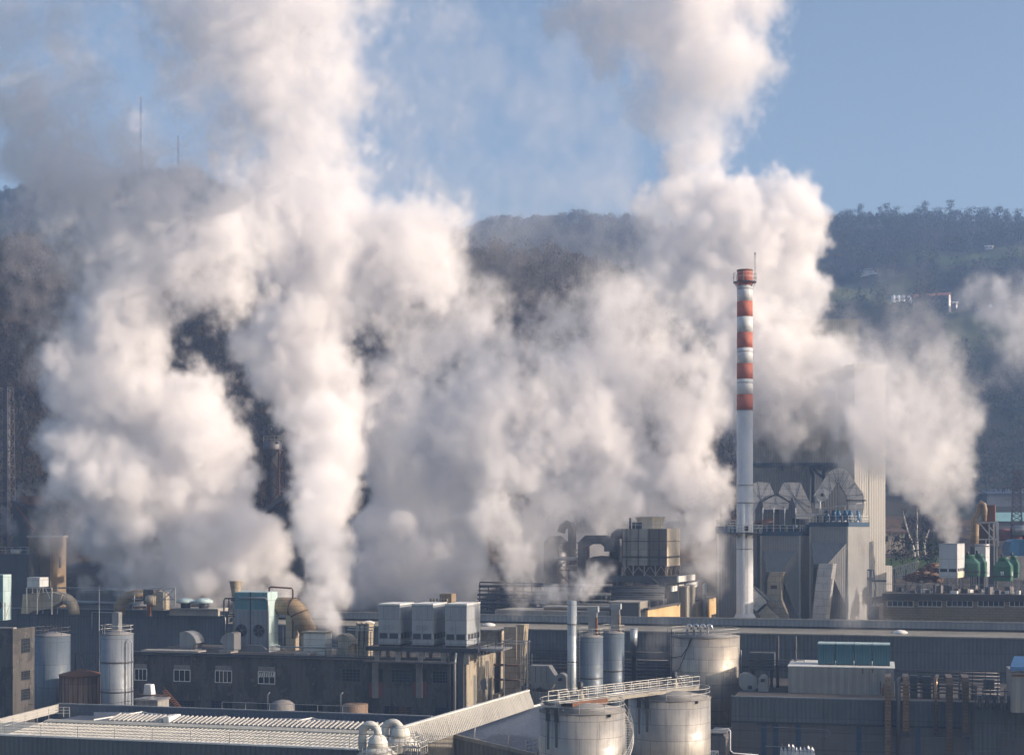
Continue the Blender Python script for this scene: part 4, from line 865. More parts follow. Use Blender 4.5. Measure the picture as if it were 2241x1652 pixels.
# --- platform with three tall box units
Pf = Thing('unit_platform', 'dark steel platform on plaster legs under the three tall grey boxes', 'platform', 800, 206, 16)
zd = Pf.Z(1414); u1 = Pf.U(1046); dd = 5.2
MB().box(0, u1, 0, dd, zd - .55, zd).build('deck', 'dark_metal', Pf.o)
MB().box(u1, u1 + 3.2, .8, dd, zd - .25, zd - .003).build('side_deck', 'galv', Pf.o)
MB().rail([(0, .05, zd), (u1, .05, zd)], 1.1, 2.2, .03, (1, .5)).rail([(u1, .8, zd), (u1 + 3.2, .8, zd), (u1 + 3.2, dd, zd)], 1.1, 1.1, .035).build('deck_rail', 'galv_dark', Pf.o)
lg = MB()
for xd in (822, 868, 918, 968, 1018): u = Pf.U(xd); lg.box(u - .35, u + .35, .5, 1.1, zo - .4, zd - .56).box(u - .2, u + .2, dd - .8, dd - .4, zo - .4, zd - .56)
lg.build_each('leg', 'concrete', Pf.o)
MB().rail([(0, -.8, zd - 1.9), (u1 - 3, -.8, zd - 1.9)], 1.0, 2.0, .028, (1, .5)).box(0, u1 - 3, -.9, .2, zd - 2.05, zd - 1.91).build('lower_walk', 'galv_dark', Pf.o)
for xa, xb, xc, lb in ((828, 875, 905, 'left'), (901, 947.7, 977, 'middle'), (974, 1021.5, 1051, 'right')):
    t = Thing('box_cooler', f'tall grey box unit on the platform, {lb} of three', 'cooling unit', xa, 206.5 - Pf.s * Pf.U(xa) * 1.0 + .8, 16, zd + .004, 'three tall grey box units')
    w_ = t.U(xb); zz = t.Z(1321.5); dp = t.V(xc, w_)
    MB().box(0, w_, 0, dp, .25, zz).build('casing', 'grey_unit', t.o, bevel=.03)
    MB().box(.1, w_ - .1, .1, dp - .1, 0, .247).build('feet', 'dark_metal', t.o)
    MB().box(-.04, w_ + .04, -.04, dp + .04, zz - .1, zz + .06).build('top_rim', 'trim_white', t.o)
    for a, b_ in ((.06, .43), (.52, .92)): 
        g = MB().box(w_ * a, w_ * b_, -.02, -.003, 1.05, 1.75); g.build('louvre', 'dark_metal', t.o)
    for k in range(4): MB().box(w_ + .003, w_ + .02, dp * (.08 + .23 * k), dp * (.25 + .23 * k), 1.05, 1.75).build('louvre', 'dark_metal', t.o)
    g = MB()
    for cu in (.32, .62):
        for k in range(6): a = k * math.pi / 3; g.lathe([(.09, zz * .45 + .28 * math.sin(a) - .04), (.09, zz * .45 + .28 * math.sin(a) + .04)], (w_ * cu + .28 * math.cos(a), -.02), 6)
    g.build('badge_plate', 'shed_pale', t.o)
# --- teal tower with two fans
T_ = Thing('teal_cooler', 'tall weathered teal cooling tower with two round fans and pipes over its front', 'cooling tower', 514, 222, 16, 12.6)
w_ = T_.U(585.7); z0, z1_ = T_.Z(1413), T_.Z(1294.5); dp = T_.V(609, w_); zm = T_.Z(1333)
MB().box(0, w_, 0, dp, z0, z1_).build('casing', 'teal_pale', T_.o, bevel=.03)
MB().box(-.02, w_ * .99, -.05, -.003, zm, z1_ - .1).build('upper_panel', 'teal', T_.o)
MB().box(-.02, w_ * .99, -.05, -.003, z0, zm - .03).build('lower_panel', 'shed_pale', T_.o)
MB().box(w_ * .47, w_ * .5, -.09, -.052, z0, z1_).build('seam_post', 'dark_metal', T_.o)
for k, cx_ in enumerate((.21, .745)):
    r_ = T_.R(13.2); c = w_ * cx_; zf = T_.Z(1378.5); g = MB()
    n = 28; ring = [(c + r_ * math.cos(a * 2 * math.pi / n), zf + r_ * math.sin(a * 2 * math.pi / n)) for a in range(n)]
    MBf = MB().prism(ring, -.1, -.053); fo = MBf.build('fan_opening', 'near_black', T_.o)
    pts = [(x, -.12, z) for x, z in ring]; MB().tube(pts + pts[:1], .07, 6, cap=False).build('fan_ring', 'galv_dark', fo)
    b = MB()
    for q in range(6): a = q * math.pi / 3 + .3 * k; b.hexa([(c + .1 * math.cos(a), -.14, zf + .1 * math.sin(a)), (c + .1 * math.cos(a) + .02, -.16, zf + .1 * math.sin(a)), (c + .12, -.15, zf + .12), (c, -.14, zf + .12), (c + r_ * .9 * math.cos(a), -.14, zf + r_ * .9 * math.sin(a)), (c + r_ * .9 * math.cos(a + .18), -.17, zf + r_ * .9 * math.sin(a + .18)), (c + r_ * .85 * math.cos(a + .3), -.17, zf + r_ * .85 * math.sin(a + .3)), (c + r_ * .88 * math.cos(a + .1), -.13, zf + r_ * .88 * math.sin(a + .1))])
    b.lathe([(.15, zf - .15), (.15, zf + .15)], (c, -.2), 10); b.build('fan_blades', 'galv_dark', fo)
zA = z1_ - .85; MB().tube([(w_ * .15, -.25, zA), (w_ * .95, -.25, zA), (w_ + .15, -.25, zA - .35), (w_ + .2, -.25, zA - 1.2), (w_ + .2, -.25, z0 - .2)], .14, 10).tube([(0, -.3, z0 + .15), (w_ * .85, -.3, z0 + .15), (w_, -.3, z0 - .4)], .13, 10).build('front_pipe', 'galv', T_.o)
MB().box(-.2, w_ + .35, -.3, dp + .3, z0 - 1.1, z0 - .003).build('basin', 'shed_pale', T_.o)
MB().box(w_ * .05, w_ * .9, .1, .4, T_.Z(1437) , z0 - 1.103).build('plinth', 'plaster_patch', T_.o)
MB().tube([(w_ * .75, dp - .3, z1_), (w_ * .75, dp - .3, z1_ + .5), (w_ * .8, dp - .3, z1_ + .62), (w_ + 2.1, dp, z1_ + .45), (w_ + 2.3, dp, z1_ + .2), (w_ + 2.3, dp, z0 + 1)], .13, 8).build('loop_pipe', 'rust_dark', T_.o)
MB().tube([(-.1, .3, z1_ - 1), (-1.7, .3, z1_ - 1), (-1.9, .3, z1_ - 1.3), (-1.9, .3, z1_ - 3.6), (0, .3, z1_ - 3.6)], .11, 8).tube([(-1.1, .3, z1_ - 1), (-1.1, .3, z1_ - 3.3), (0, .3, z1_ - 3.3)], .09, 8).build('side_loop', 'dark_metal', T_.o)
# --- funnel stack
t = Thing('funnel', 'beige funnel shaped stack left behind the teal cooling tower', 'funnel', 516, 228, 16, 12.6)
MB().lathe([(.45, 0), (.45, t.Z(1312)), (.95, t.Z(1272)), (1.0, t.Z(1272) + .08)], n=20).build('flue', 'beige_duct', t.o); MB().lathe([(.75, t.Z(1314)), (.75, t.Z(1313) + .1)], n=20).build('collar', 'dark_metal', t.o)
# --- bent brown duct and steaming basin
t = Thing('bent_duct', 'fat brown bent duct curving down from the teal tower to the steaming white basin', 'duct', 608, 223, 16, 0)
MB().tube([t.P(600, 1325.6, 1), t.P(632, 1325.6, 1), t.P(643, 1328, 1), t.P(651, 1335, 1), t.P(657, 1346, 1), t.P(675, 1384, 1)], 1.28, 20).build('duct', 'brown_duct', t.o)
MB().tube([t.P(638, 1326, 1), t.P(641, 1327, 1)], 1.36, 20).tube([t.P(655, 1341, 1), t.P(656, 1343.5, 1)], 1.36, 20).build('flange', 'rust_dark', t.o)
MB().box(.8, 2.2, 1, 2.6, 12.4, t.Z(1338)).box(3.2, 3.6, 1, 1.4, 12.4, t.Z(1342)).build('support', 'beige_duct', t.o)
t = Thing('steam_basin', 'pale square basin on the old building roof breathing the central steam column', 'basin', 664, 213, 16, 12.4)
w_ = t.U(711.5); dp = max(2.2, t.V(726, w_)); zz = t.Z(1384); MB().box(0, w_, 0, dp, 0, zz).build('tub', 'white_duct', t.o, bevel=.03); MB().box(-.2, w_ + .2, -.2, dp + .2, zz + .003, zz + .18).build('rim', 'beige_duct', t.o)
MB().tube([(-4, -.3, zz - 2.0), (w_ + 2.5, -.3, zz - 2.0)], .1, 6).rail([(w_ + .3, -.6, 0), (w_ + 2.8, -.6, 0)], 1.8, .8, .05, (1, .5)).build('pipes', 'galv', t.o)
# --- round shouldered cowls
def cowl(label, xa, xb, ya, yb, Y, mt, fins=0, grp='curved duct cowls on the old roof', flip=False):
    t = Thing('duct_cowl', label, 'duct cowl', xa, Y, 16, 12.4, grp); w = t.U(xb); z1 = t.Z(ya); z0 = max(0, t.Z(yb)); r_ = w * .75
    pr = [(0, z0), (w * .72, z0), (w * .8, z1 - r_)] + [(w - r_ + r_ * math.cos(R(k)), z1 - r_ + r_ * math.sin(R(k))) for k in range(10, 91, 16)] + [(0, z1 - .15)]
    if flip: pr = [(w - u, z) for u, z in pr][::-1]
    MB().prism(pr, 0, w * 1.0).build('casing', mt, t.o)
    c_ = MB()
    for k in range(0, 181, 30): c_.bar((w * .5, w + .06, z1 - r_), (w * .5 + r_ * .8 * math.cos(R(k)), w + .06, z1 - r_ + r_ * .8 * math.sin(R(k))), .03)
    c_.build('spokes', 'dark_metal', t.o)
    MB().box(-.1, w * .8, -.1, w, 0, z0 + .05 if z0 > .1 else .2).build('base', 'concrete', t.o); return t
cowl('beige round shouldered cowl right of the steaming basin', 739, 771, 1387, 1429, 212, 'beige_duct')
cowl('grey curved cowl just left of the teal tower', 481, 512, 1383, 1423, 219, 'galv', flip=True)
cowl('grey tilted cowl standing alone against the long shed', 393, 430, 1381, 1422, 222, 'galv')
t = Thing('fin_duct', 'tall beige duct with upright fins lit by the sun, left of the three boxes', 'duct', 773, 214, 16, 12.4)
for k in range(3): MB().prism([(k * .75, 0), (k * .75 + .7, 0), (k * .75 + .85, t.Z(1365)), (k * .75 + .45, t.Z(1361))], 0, 1.2 + .3 * k).build('fin', 'beige_duct', t.o)
MB().box(-.3, 3.5, -1.6, -1.4, t.Z(1377), t.Z(1377) + .12).box(-.3, 3.5, -1.0, -.8, t.Z(1372), t.Z(1372) + .12).bar((1.2, -1.5, 0), (1.2, -1.5, 3.6), .08).bar((3.2, -1.5, 0), (3.2, -1.5, 3.6), .08).build('bracket', 'rail_metal', t.o)
# --- tall beige steaming duct
t = Thing('tall_duct', 'tall beige panelled duct steaming at its top, right of the old building', 'duct', 1103, 216, 16, 0)
w_ = t.U(1130); zz = t.Z(1371); MB().box(0, w_, 0, 2.6, 0, zz).build('casing', 'beige_duct', t.o)
f = MB()
for k in range(3): f.hexa([(w_ + .003, .2 + .85 * k, 8), (w_ + .5, .2 + .85 * k, 8), (w_ + .5, .9 + .85 * k, 8), (w_ + .003, .9 + .85 * k, 8), (w_ + .003, .2 + .85 * k, zz + .3), (w_ + 1.1, .2 + .85 * k, zz + .3), (w_ + 1.1, .9 + .85 * k, zz + .3), (w_ + .003, .9 + .85 * k, zz + .3)])
f.build('fins', 'beige_duct', t.o)
MB().box(-.6, w_ + 1.8, -1.5, -1.3, t.Z(1407), t.Z(1407) + .14).box(-.2, w_ + 2.2, -.9, -.7, t.Z(1402), t.Z(1402) + .14).bar((.4, -1.4, 5), (.4, -1.4, t.Z(1404)), .09).bar((w_ + 1, -1.4, 3), (w_ + 1, -1.4, t.Z(1404)), .09).bar((w_ + 2, -1.4, 3), (w_ + 2, -1.4, t.Z(1400)), .09).build('bracket', 'rail_metal', t.o)
MB().tube([(-1.5, -1, t.Z(1453)), (w_ + 1, -1, t.Z(1453))], .16, 6).tube([(-1.5, -1, t.Z(1485)), (w_ + 1, -1, t.Z(1485))], .16, 6).build('cross_pipes', 'rust_dark', t.o)
def cage(t):
    g = MB(); 
    for k in range(4): x = t.U(1146 + 6 * k); g.bar((x, 0, 3), (x, 0, t.Z(1400 + 30 * (k % 2))), .08)
    for k in range(5): z = t.Z(1440 + k * 15); g.bar((t.U(1140), 0, z), (t.U(1166), 0, z - .3), .07)
    return [('frame', g, 'galv')]
blob('steel_scaffold', 'grey steel frame beside the tall beige duct', 'frame', 1146, 213, cage)
def condenser(t):
    a, b_ = t.U(1159), t.U(1216); z0, z1 = t.Z(1508), t.Z(1456)
    pr = [(a, z0 + .9), (a + .8, z0), (a + 1.4, z0 + .5), (a + 2.2, z0), (b_ - .7, z0 + .1), (b_, z0 + 1.4), (b_ - .2, z1 - 1.2), (b_ - 1, z1), (a, z1)]
    s_ = MB()
    for k in range(4): s_.box(a + .8 * k, a + .8 * k + .06, -.03, -.003, z0 + 1, z1 - .1)
    return [('casing', MB().prism(pr, 0, 2.2), 'galv'), ('seams', s_, 'dark_metal'), ('stand', MB().box(a + .3, a + .5, .3, 1.8, 2, z0).box(b_ - .8, b_ - .6, .3, 1.8, 2, z0), 'galv_dark')]
blob('dust_hopper', 'angular grey hopper between the tall beige duct and the pale stack', 'hopper', 1159, 211, condenser)
blob('fan_housing', 'round fan housing hiding behind the pale stack, beside the angular hopper', 'fan housing', 1227, 209, lambda t: fan_parts(t, 1216, 1241, 1473, 1512))
def pipes_dark(t):
    g = MB(); r_ = random.Random(8)
    for k in range(7): z = t.Z(1448) - .55 * k; g.tube([(t.U(1120), k * .3, z), (t.U(1470), k * .3, z)], .1 + .05 * (k % 3), 6)
    for k in range(14): x = t.U(1160 + 21 * k); g.bar((x, 1, 2), (x, 1, t.Z(1440 + 10 * (k % 2))), .08)
    return [('pipes', g, 'galv_dark')]
blob('pipe_rack', 'dark bank of horizontal pipes in shadow behind the slim silos', 'pipe rack', 1290, 220, pipes_dark)
# --- left silos, rusty tank and dark block
s1, zs1 = silo('fat dark blue silo at the far left with a hooped lid', 115, 206, 2.32, 1390, 'silo_blue', 'two blue silos at the left'); 
MB().rail([(2.3 * math.cos(R(k)), 2.3 * math.sin(R(k)), zs1 + .05) for k in range(0, 361, 30)], 1.1, 2.2, .03).build('rim_rail', 'galv_dark', s1.o)
MB().tube([(-.2 + .95 * math.cos(R(k)), -.5, zs1 + .4 + 1.1 * math.sin(R(k))) for k in range(-10, 191, 20)], .07, 6).build('lid_hoop', 'dark_metal', s1.o)
s2, zs2 = silo('smooth grey silo with a square chimney on its lid and a bright right edge', 256, 198, 2.06, 1387, 'silo_pale', 'two blue silos at the left', (13.0, 9.2, 5.2))
MB().rail([(2.04 * math.cos(R(k)), 2.04 * math.sin(R(k)), zs2 + .05) for k in range(0, 361, 30)], 1.1, 2.2, .035).build('rim_rail', 'rail_metal', s2.o)
MB().box(-.5, .45, -.4, .5, zs2 + .3, Wz(1339, 198)).build('chimney_box', 'galv', s2.o)
MB().tube([(1.9, -1.1, 0), (1.9, -1.1, zs2 - 1), (2.1, -1.0, zs2 - .6), (2.45, -.6, zs2 - 1), (2.45, -.6, 0)], .06, 6).build('side_pipe', 'galv_dark', s2.o)
t = Thing('rusty_tank', 'squat rusty tank squeezed between the two left silos', 'tank', 177, 201, 16); zr = t.Z(1478)
MB().lathe([(2.6, 0), (2.6, zr)], n=40).build('shell', 'rust_tank', t.o); g = MB()
for k in range(-150, 60, 14): a = R(k); g.tube([(2.68 * math.cos(a), 2.68 * math.sin(a), 0), (2.68 * math.cos(a), 2.68 * math.sin(a), zr + .1)], .07, 4)
g.build('staves', 'rust', t.o); MB().lathe([(2.8, zr + .004), (2.8, zr + .22), (.3, zr + .9)], n=40).build('lid', 'rust', t.o)
MB().bar((.3, 0, zr + .5), (2.6, -.4, zr + 2.3), .09).bar((.3, .4, zr + .5), (-.4, 0, zr + 3.2), .08).tube([(-.5, -.6, zr + .4), (-.5, -.6, zr + 2.9), (.4, -.6, zr + 3.0)], .12, 8).build('lid_pipes', 'galv_dark', t.o)
t = Thing('corner_building', 'decayed plaster building, its side wall coloured dark as in shadow, at the left edge behind the blue silo', 'building', 28, 212, 16)
zz = t.Z(1376); dp = t.V(76, 0); MB().box(-8, 0, 0, .4, 0, zz).box(-8, -.4, .4, dp, zz - .5, zz - .3).build('front_wall', 'plaster_old', t.o); MB().box(-.4, .01, .402, dp, 0, zz + .02).build('side_wall', 'plaster_old', t.o)  # side wall plaster kept dark to stand in for the silo's shadow
MB().box(-8.1, .2, -.15, .6, zz + .023, zz + .22).build('coping', 'concrete', t.o)
for v0, v1, a, b_ in ((2, 4, 1400, 1430), (2, 4, 1472, 1490), (7, 8.6, 1387, 1412), (2, 4, 1512, 1535)): window(t.o, v0, v1, 0.01, t.Z(b_), t.Z(a), 4, frame='dark_metal', bars=3, face='side', t=.07)
g = MB(); k = 0
t = Thing('water_tank', 'small white cube tank on a stand before the old building', 'tank', 313, 204, 16, 0)
z0 = t.Z(1520); MB().hexa([(0, 0, z0), (1.25, 0, z0), (1.25, 1.2, z0), (0, 1.2, z0), (.1, .1, t.Z(1497)), (1.1, .1, t.Z(1497)), (1.1, 1.1, t.Z(1497)), (.1, 1.1, t.Z(1497))]).build('tank_body', 'sign_white', t.o, bevel=.08)
MB().bar((.1, .1, 0), (.1, .1, z0), .06).bar((1.1, .1, 0), (1.1, .1, z0), .06).box(-.8, 2.6, -.1, 1.3, z0 - .15, z0 - .003).build('stand', 'rust_dark', t.o)
t = Thing('lower_canopy', 'pale corrugated lean-to at the foot of the old building near the smooth silo', 'lean-to', 296, 200, 16, 0)
MB().box(0, t.U(345), 0, 3, 0, t.Z(1532)).build('wall', 'block_white', t.o); MB().box(-.2, t.U(347), -.3, 3.2, t.Z(1532) + .004, t.Z(1530) + .1).build('roof', 'galv', t.o)
t = Thing('outdoor_stair', 'rusty steel stair slanting down the front of the old building', 'stair', 355, 203, 16, 0)
g = MB(); g.bar((0, 0, t.Z(1512)), (t.U(395), 0, t.Z(1556)), .1).bar((0, 1, t.Z(1512)), (t.U(395), 1, t.Z(1556)), .1).bar((0, 0, t.Z(1500)), (t.U(395), 0, t.Z(1544)), .05)
for k in range(12): f_ = k / 12; g.box(t.U(395) * f_, t.U(395) * f_ + .25, 0, 1, t.Z(1512 + 44 * f_), t.Z(1512 + 44 * f_) + .04)
g.build('flight', 'rust', t.o)
for i, (xd, yd, rad, lb) in enumerate(((618, 1540, 1.3, 'low domed tank in the yard beneath the old building windows'), (778, 1540, 1.35, 'upright brown tank against the old building, right of the domed one'))):
    t = Thing('yard_tank', lb, 'tank', xd, 199, 16); z = t.Z(yd); MB().lathe([(rad * 1.2, 0), (rad * 1.2, z), (rad * .8, z + .35 * (1 - i) + .05), (.1, z + .5 * (1 - i) + .1)], n=28).build('shell', 'rust_tank' if i else 'plaster_patch', t.o)
    MB().tube([(-1.9, -.4, 0), (-1.9, -.4, z + 1.2), (-1.6, -.4, z + 1.5)], .09, 6).build('pipe', 'galv', t.o)
# --- things on the roof of the long shed, left part
zr = 15.95
t = Thing('teal_fan_box', 'bright teal fan box cut off by the left edge of the photo', 'cooling unit', -14, 255, 16, zr - 1); w_ = t.U(7); dp = t.V(25, w_)
MB().box(-1, w_, 0, dp, 0, t.Z(1257)).build('casing', 'teal_pale', t.o, bevel=.04); MB().box(-1.0, w_ - .05, -.03, -.003, .1, t.Z(1258)).build('front_panel', 'teal', t.o)
MB().prism([(.9 + .75 * math.cos(k * .4), 2.5 + .75 * math.sin(k * .4)) for k in range(16)], -.1, -.035).build('fan_opening', 'near_black', t.o); MB().box(w_ + .1, w_ + .2, .3, .5, 0, 3).bar((w_ + .15, .3, .2), (w_ + .15, dp - .3, 3), .05).build('brace', 'rail_metal', t.o)
t = Thing('roof_duct', 'swollen beige duct turning down in a smooth elbow at the far left', 'duct', 82, 256, 16, zr)
MB().prism([(t.U(46), 0), (t.U(62), 0), (t.U(72), t.Z(1336)), (t.U(110), t.Z(1331)), (t.U(131), t.Z(1316)), (t.U(136), t.Z(1300)), (t.U(112), t.Z(1295)), (t.U(88), t.Z(1296)), (t.U(50), t.Z(1300))], 0, 2.2).build('transition', 'beige_duct', t.o)
MB().tube([t.P(130, 1309, 1.1), t.P(141, 1309, 1.1), t.P(150, 1313, 1.1), t.P(157, 1320, 1.1), t.P(161, 1331, 1.1), t.P(162, 1345, 1.1)], .95, 16).build('elbow', 'beige_duct', t.o)
t = Thing('white_cabinet', 'small white cabinet on a steel stand above the swollen duct', 'cabinet', 59, 256, 16, zr)
w_ = t.U(87); MB().box(0, w_, 0, 2.6, t.Z(1284), t.Z(1263)).build('cabinet_body', 'unit_white', t.o, bevel=.04)
g = MB(); z0 = t.Z(1285)
for a in (59, 82, 114): u = t.U(a); g.bar((u, -.1, 0), (u, -.1, z0), .09); g.bar((u, 1.6, 0), (u, 1.6, z0), .07)
g.bar((0, -.1, z0 - .05), (t.U(114), -.1, z0 - .05), .09).bar((t.U(82), -.1, 2.6), (t.U(90), -.1, z0), .06).bar((t.U(110), -.1, 2.6), (t.U(100), -.1, z0), .06); g.build('stand', 'rail_metal', t.o)
t = Thing('roof_machine', 'cluttered rusty blower with cage and curved hose on the left shed roof', 'blower', 300, 251, 16, zr)
MB().tube([t.P(262, 1345, 1), t.P(262, 1328, 1), t.P(268, 1314, 1), t.P(282, 1306, 1), t.P(300, 1303, 1), t.P(318, 1302, 1)], .95, 14).build('hose', 'brown_duct', t.o)
MB().box(t.U(312), t.U(334), .3, 2.6, t.Z(1322), t.Z(1290)).build('drum_box', 'galv_dark', t.o); MB().prism([(t.U(334), t.Z(1330)), (t.U(358), t.Z(1334)), (t.U(358), t.Z(1296)), (t.U(346), t.Z(1292)), (t.U(334), t.Z(1300))], 0, 2).build('casing', 'beige_duct', t.o)
MB().tube([t.P(322, 1312, -.2), t.P(340, 1314, -.2)], .8, 14).build('motor', 'beige_duct', t.o)
g = MB()
for a, b_ in (((357, 1330), (357, 1289)), ((383, 1325), (383, 1287)), ((357, 1289), (383, 1287)), ((357, 1289), (383, 1314)), ((383, 1287), (357, 1312)), ((357, 1312), (383, 1311)), ((294, 1296), (312, 1296)), ((294, 1296), (294, 1330)), ((312, 1289), (358, 1286)), ((290, 1311), (312, 1311)), ((290, 1318), (312, 1318)), ((290, 1326), (318, 1326))): g.bar(t.P(*a, -.4), t.P(*b_, -.4), .09)
g.build('cage', 'rail_metal', t.o)
MB().box(t.U(296), t.U(318), -.8, .2, t.Z(1330), t.Z(1327)).box(t.U(325), t.U(332), -.6, .1, 0, t.Z(1322)).build('step', 'rust', t.o)
t = Thing('vent_slab', 'low flat roof slab carrying the two mushroom vents', 'roof slab', 366, 252, 16, zr)
MB().box(0, t.U(478), -.3, 4, t.Z(1332), t.Z(1332) + .15).build('slab', 'roof_white', t.o); MB().box(.3, t.U(476), .2, 3.8, 0, t.Z(1332) - .003).build('wall', 'concrete', t.o); zsl = t.Z(1332) + .153
for xd, lb in ((406, 'left'), (445.7, 'right')):
    q = Thing('mushroom_vent', f'round mushroom roof vent with pale cap, the {lb} one of the pair', 'roof vent', xd, 253.3 - (xd - 366) * .022, 16, zr + zsl, 'mushroom vents on the roof slab')
    MB().lathe([(.8, 0), (.8, .9)], n=20).build('neck', 'dark_metal', q.o); MB().lathe([(1.1, .75), (1.5, .9), (1.45, 1.2), (.9, 1.6), (.1, 1.7)], n=24).build('cap', 'teal_pale', q.o)
t = Thing('low_block', 'long low beige plant room with bundled pipes behind the left shed roof', 'plant room', 166, 272, 16, zr - 3)
MB().box(0, t.U(289), 0, 6, 0, t.Z(1291)).build('wall', 'plaster_patch', t.o); g = MB()
for k in range(5): g.tube([t.P(262 + 5 * k, 1325, -.3 - .3 * k)] + [t.P(262 + 5 * k, 1296, -.3 - .3 * k), t.P(258 + 5 * k, 1291, -.3 - .3 * k), t.P(235, 1290, -.3 - .3 * k)], .35, 8)
g.tube([t.P(120, 1286, -1), t.P(275, 1286, -1)], .12, 6).tube([t.P(120, 1316, -3), t.P(300, 1321, -3)], .3, 6); g.build('pipes', 'galv', t.o)
t = Thing('whip_mast', 'thin lightning mast rising above the smooth grey silo', 'mast', 217, 205, 16); MB().tube([(0, 0, 0), (0, 0, t.Z(1282))], .05, 6).build('pole', 'galv', t.o); MB().lathe([(.14, 0), (.1, t.Z(1380))], n=8).build('base_tube', 'dark_metal', t.o)
# --- shed roof, middle: brown cabins in the steam
t = Thing('roof_cabin', 'small brown cabin with a slatted side just behind the middle tall box', 'cabin', 962, 246, 16, zr); w_ = t.U(988)
MB().box(0, w_, 0, 2.4, 0, t.Z(1299)).build('wall', 'brown_tower', t.o); g = MB()
for k in range(6): g.box(-1.6 + .55 * k, -1.3 + .55 * k, -.3, -.1, 0, t.Z(1309))
g.build('slats', 'beige_duct', t.o)
# ================================================================ BACK ROW
# --- striped chimney
t = Thing('striped_chimney', 'tall white factory chimney with red bands at its upper half', 'chimney', 1630, 263, 0)
def cr(z): zt = Wz(593, 263); return 1.30 + .17 * (1 - z / zt)
edges = [(1400, 898, 'chimney_white'), (898, 863.6, 'chimney_red'), (863.6, 830, 'chimney_white'), (830, 796, 'chimney_red'), (796, 762, 'chimney_white'), (762, 728, 'chimney_red'), (728, 694, 'chimney_white'), (694, 660, 'chimney_red'), (660, 626, 'chimney_white'), (626, 593.5, 'chimney_red')]
zl = []
for ya, yb, mt in edges:
    za, zb_ = (0 if ya == 1400 else Wz(ya, 263)), Wz(yb, 263)
    if ya == 1400: prof = [(2.3, 0), (2.3, Wz(1362, 263)), (cr(10) + .12, Wz(1343, 263)), (cr(12), Wz(1342, 263)), (cr(zb_), zb_)]
    else: prof = [(cr(za) + .03, za + .002), (cr(zb_) + .03, zb_)]
    MB().lathe(prof, n=40).build('shaft' if ya == 1400 else 'red_band' if 'red' in mt else 'white_band', mt, t.o)
g = MB()
for y in (1100, 1201, 1062, 898, 770, 633, 838): z = Wz(y, 263); g.lathe([(cr(z) + .07, z - .07), (cr(z) + .07, z + .07)], n=40)
g.build('flange', 'galv', t.o)
zt = Wz(616, 263); 
def ring_gallery(par, z, ri, ro, h, n=20):
    q = MB().lathe([(ro, z - .12), (ro, z)], n=32); q.build('gallery', 'galv_dark', par); k_ = MB()
    k_.rail([(ro * math.cos(2 * math.pi * k / n), ro * math.sin(2 * math.pi * k / n), z) for k in range(n + 1)], h, 1.1, .04).build('gallery_rail', 'rail_metal', par)
    b = MB()
    for k in range(8): a = k * math.pi / 4; b.bar((ri * math.cos(a), ri * math.sin(a), z - .9), (ro * .95 * math.cos(a), ro * .95 * math.sin(a), z - .12), .06)
    b.build('brackets', 'galv_dark', par)
ring_gallery(t.o, zt - .1, 1.35, 1.98, 1.5); ring_gallery(t.o, Wz(1165, 263), 1.5, 2.9, 1.3)
MB().lathe([(1.36, Wz(594, 263)), (1.40, Wz(592.5, 263) + .1), (1.1, Wz(592.5, 263) + .12)], n=40).build('top_lip', 'rust', t.o)
MB().tube([(1.75, 0, zt), (1.75, 0, Wz(553, 263))], .05, 6).lathe([(.15, Wz(556, 263)), (.15, Wz(556, 263) + .15)], (1.75, 0), 6).build('lightning_rod', 'dark_metal', t.o)
MB().box(-.35, .35, -1.75, -1.5, Wz(1161, 263), Wz(1151, 263)).build('control_box', 'dark_metal', t.o); MB().ladder((0, -1.58, 14), Wz(1165, 263) - 14, .5).build('ladder', 'rail_metal', t.o)
# --- filter houses with inverted hoods
def filter_house(label, xa, xb, xc, ytop, Y, a, hood, duct, mt='filter_panel'):
    t = Thing('filter_house', label, 'filter house', xa, Y, a, 0, 'filter houses beside the chimney'); w = t.U(xb); dp = t.V(xc, w) if xc else 8; dp = min(abs(dp), 11); z1 = t.Z(ytop)
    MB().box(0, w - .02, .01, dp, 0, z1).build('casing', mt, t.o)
    MB().box(w - .018, w + .05, 0, dp + .02, 0, z1 - .05).build('right_face', 'filter_panel_sunlit', t.o)
    MB().box(-.12, w + .15, -.15, dp + .1, z1 + .003, z1 + .75).build('blue_cap', 'blue_steel', t.o)
    g = MB()
    for u in (-.02, w - .3): g.box(u, u + .3, -.1, .005, 0, z1 - .01)
    g.build('corner_posts', 'roof_white', t.o)
    if hood:
        (ha, hb, hy), (na, nb, ny), out = hood
        A, B, C, D = t.U(ha), t.U(hb), t.U(na), t.U(nb); zh, zn = t.Z(hy), t.Z(ny)
        MB().hexa([(C, -out, zn), (D, -out, zn), (D, -.01, zn - 3.2), (C, -.01, zn - 3.2), (A, -.12, zh), (B, -.12, zh), (B, -.01, zh + .05), (A, -.01, zh + .05)]).build('hood', 'boiler_grey', t.o)
        MB().hexa([(A - .05, -.02, zn - 7.6), (C, -out, zn), (C, -.01, zn), (A - .05, -.012, zn - 7.6), (A, -.14, zh), (A + .05, -.14, zh), (A + .05, -.012, zh), (A - .02, -.012, zh)]).hexa([(D, -out, zn), (B + .05, -.02, zn - 7.6), (B + .05, -.012, zn - 7.6), (D, -.01, zn), (B, -.14, zh), (B + .05, -.14, zh), (B + .05, -.012, zh), (B, -.012, zh)]).build('hood_cheeks', 'filter_panel', t.o)
    rr = MB().rail([(0, 0, z1 + .75), (w, 0, z1 + .75), (w, dp, z1 + .75)], 1.1, 1.2, .04); rr.build('roof_rail', 'rail_metal', t.o)
    return t, w, dp, z1
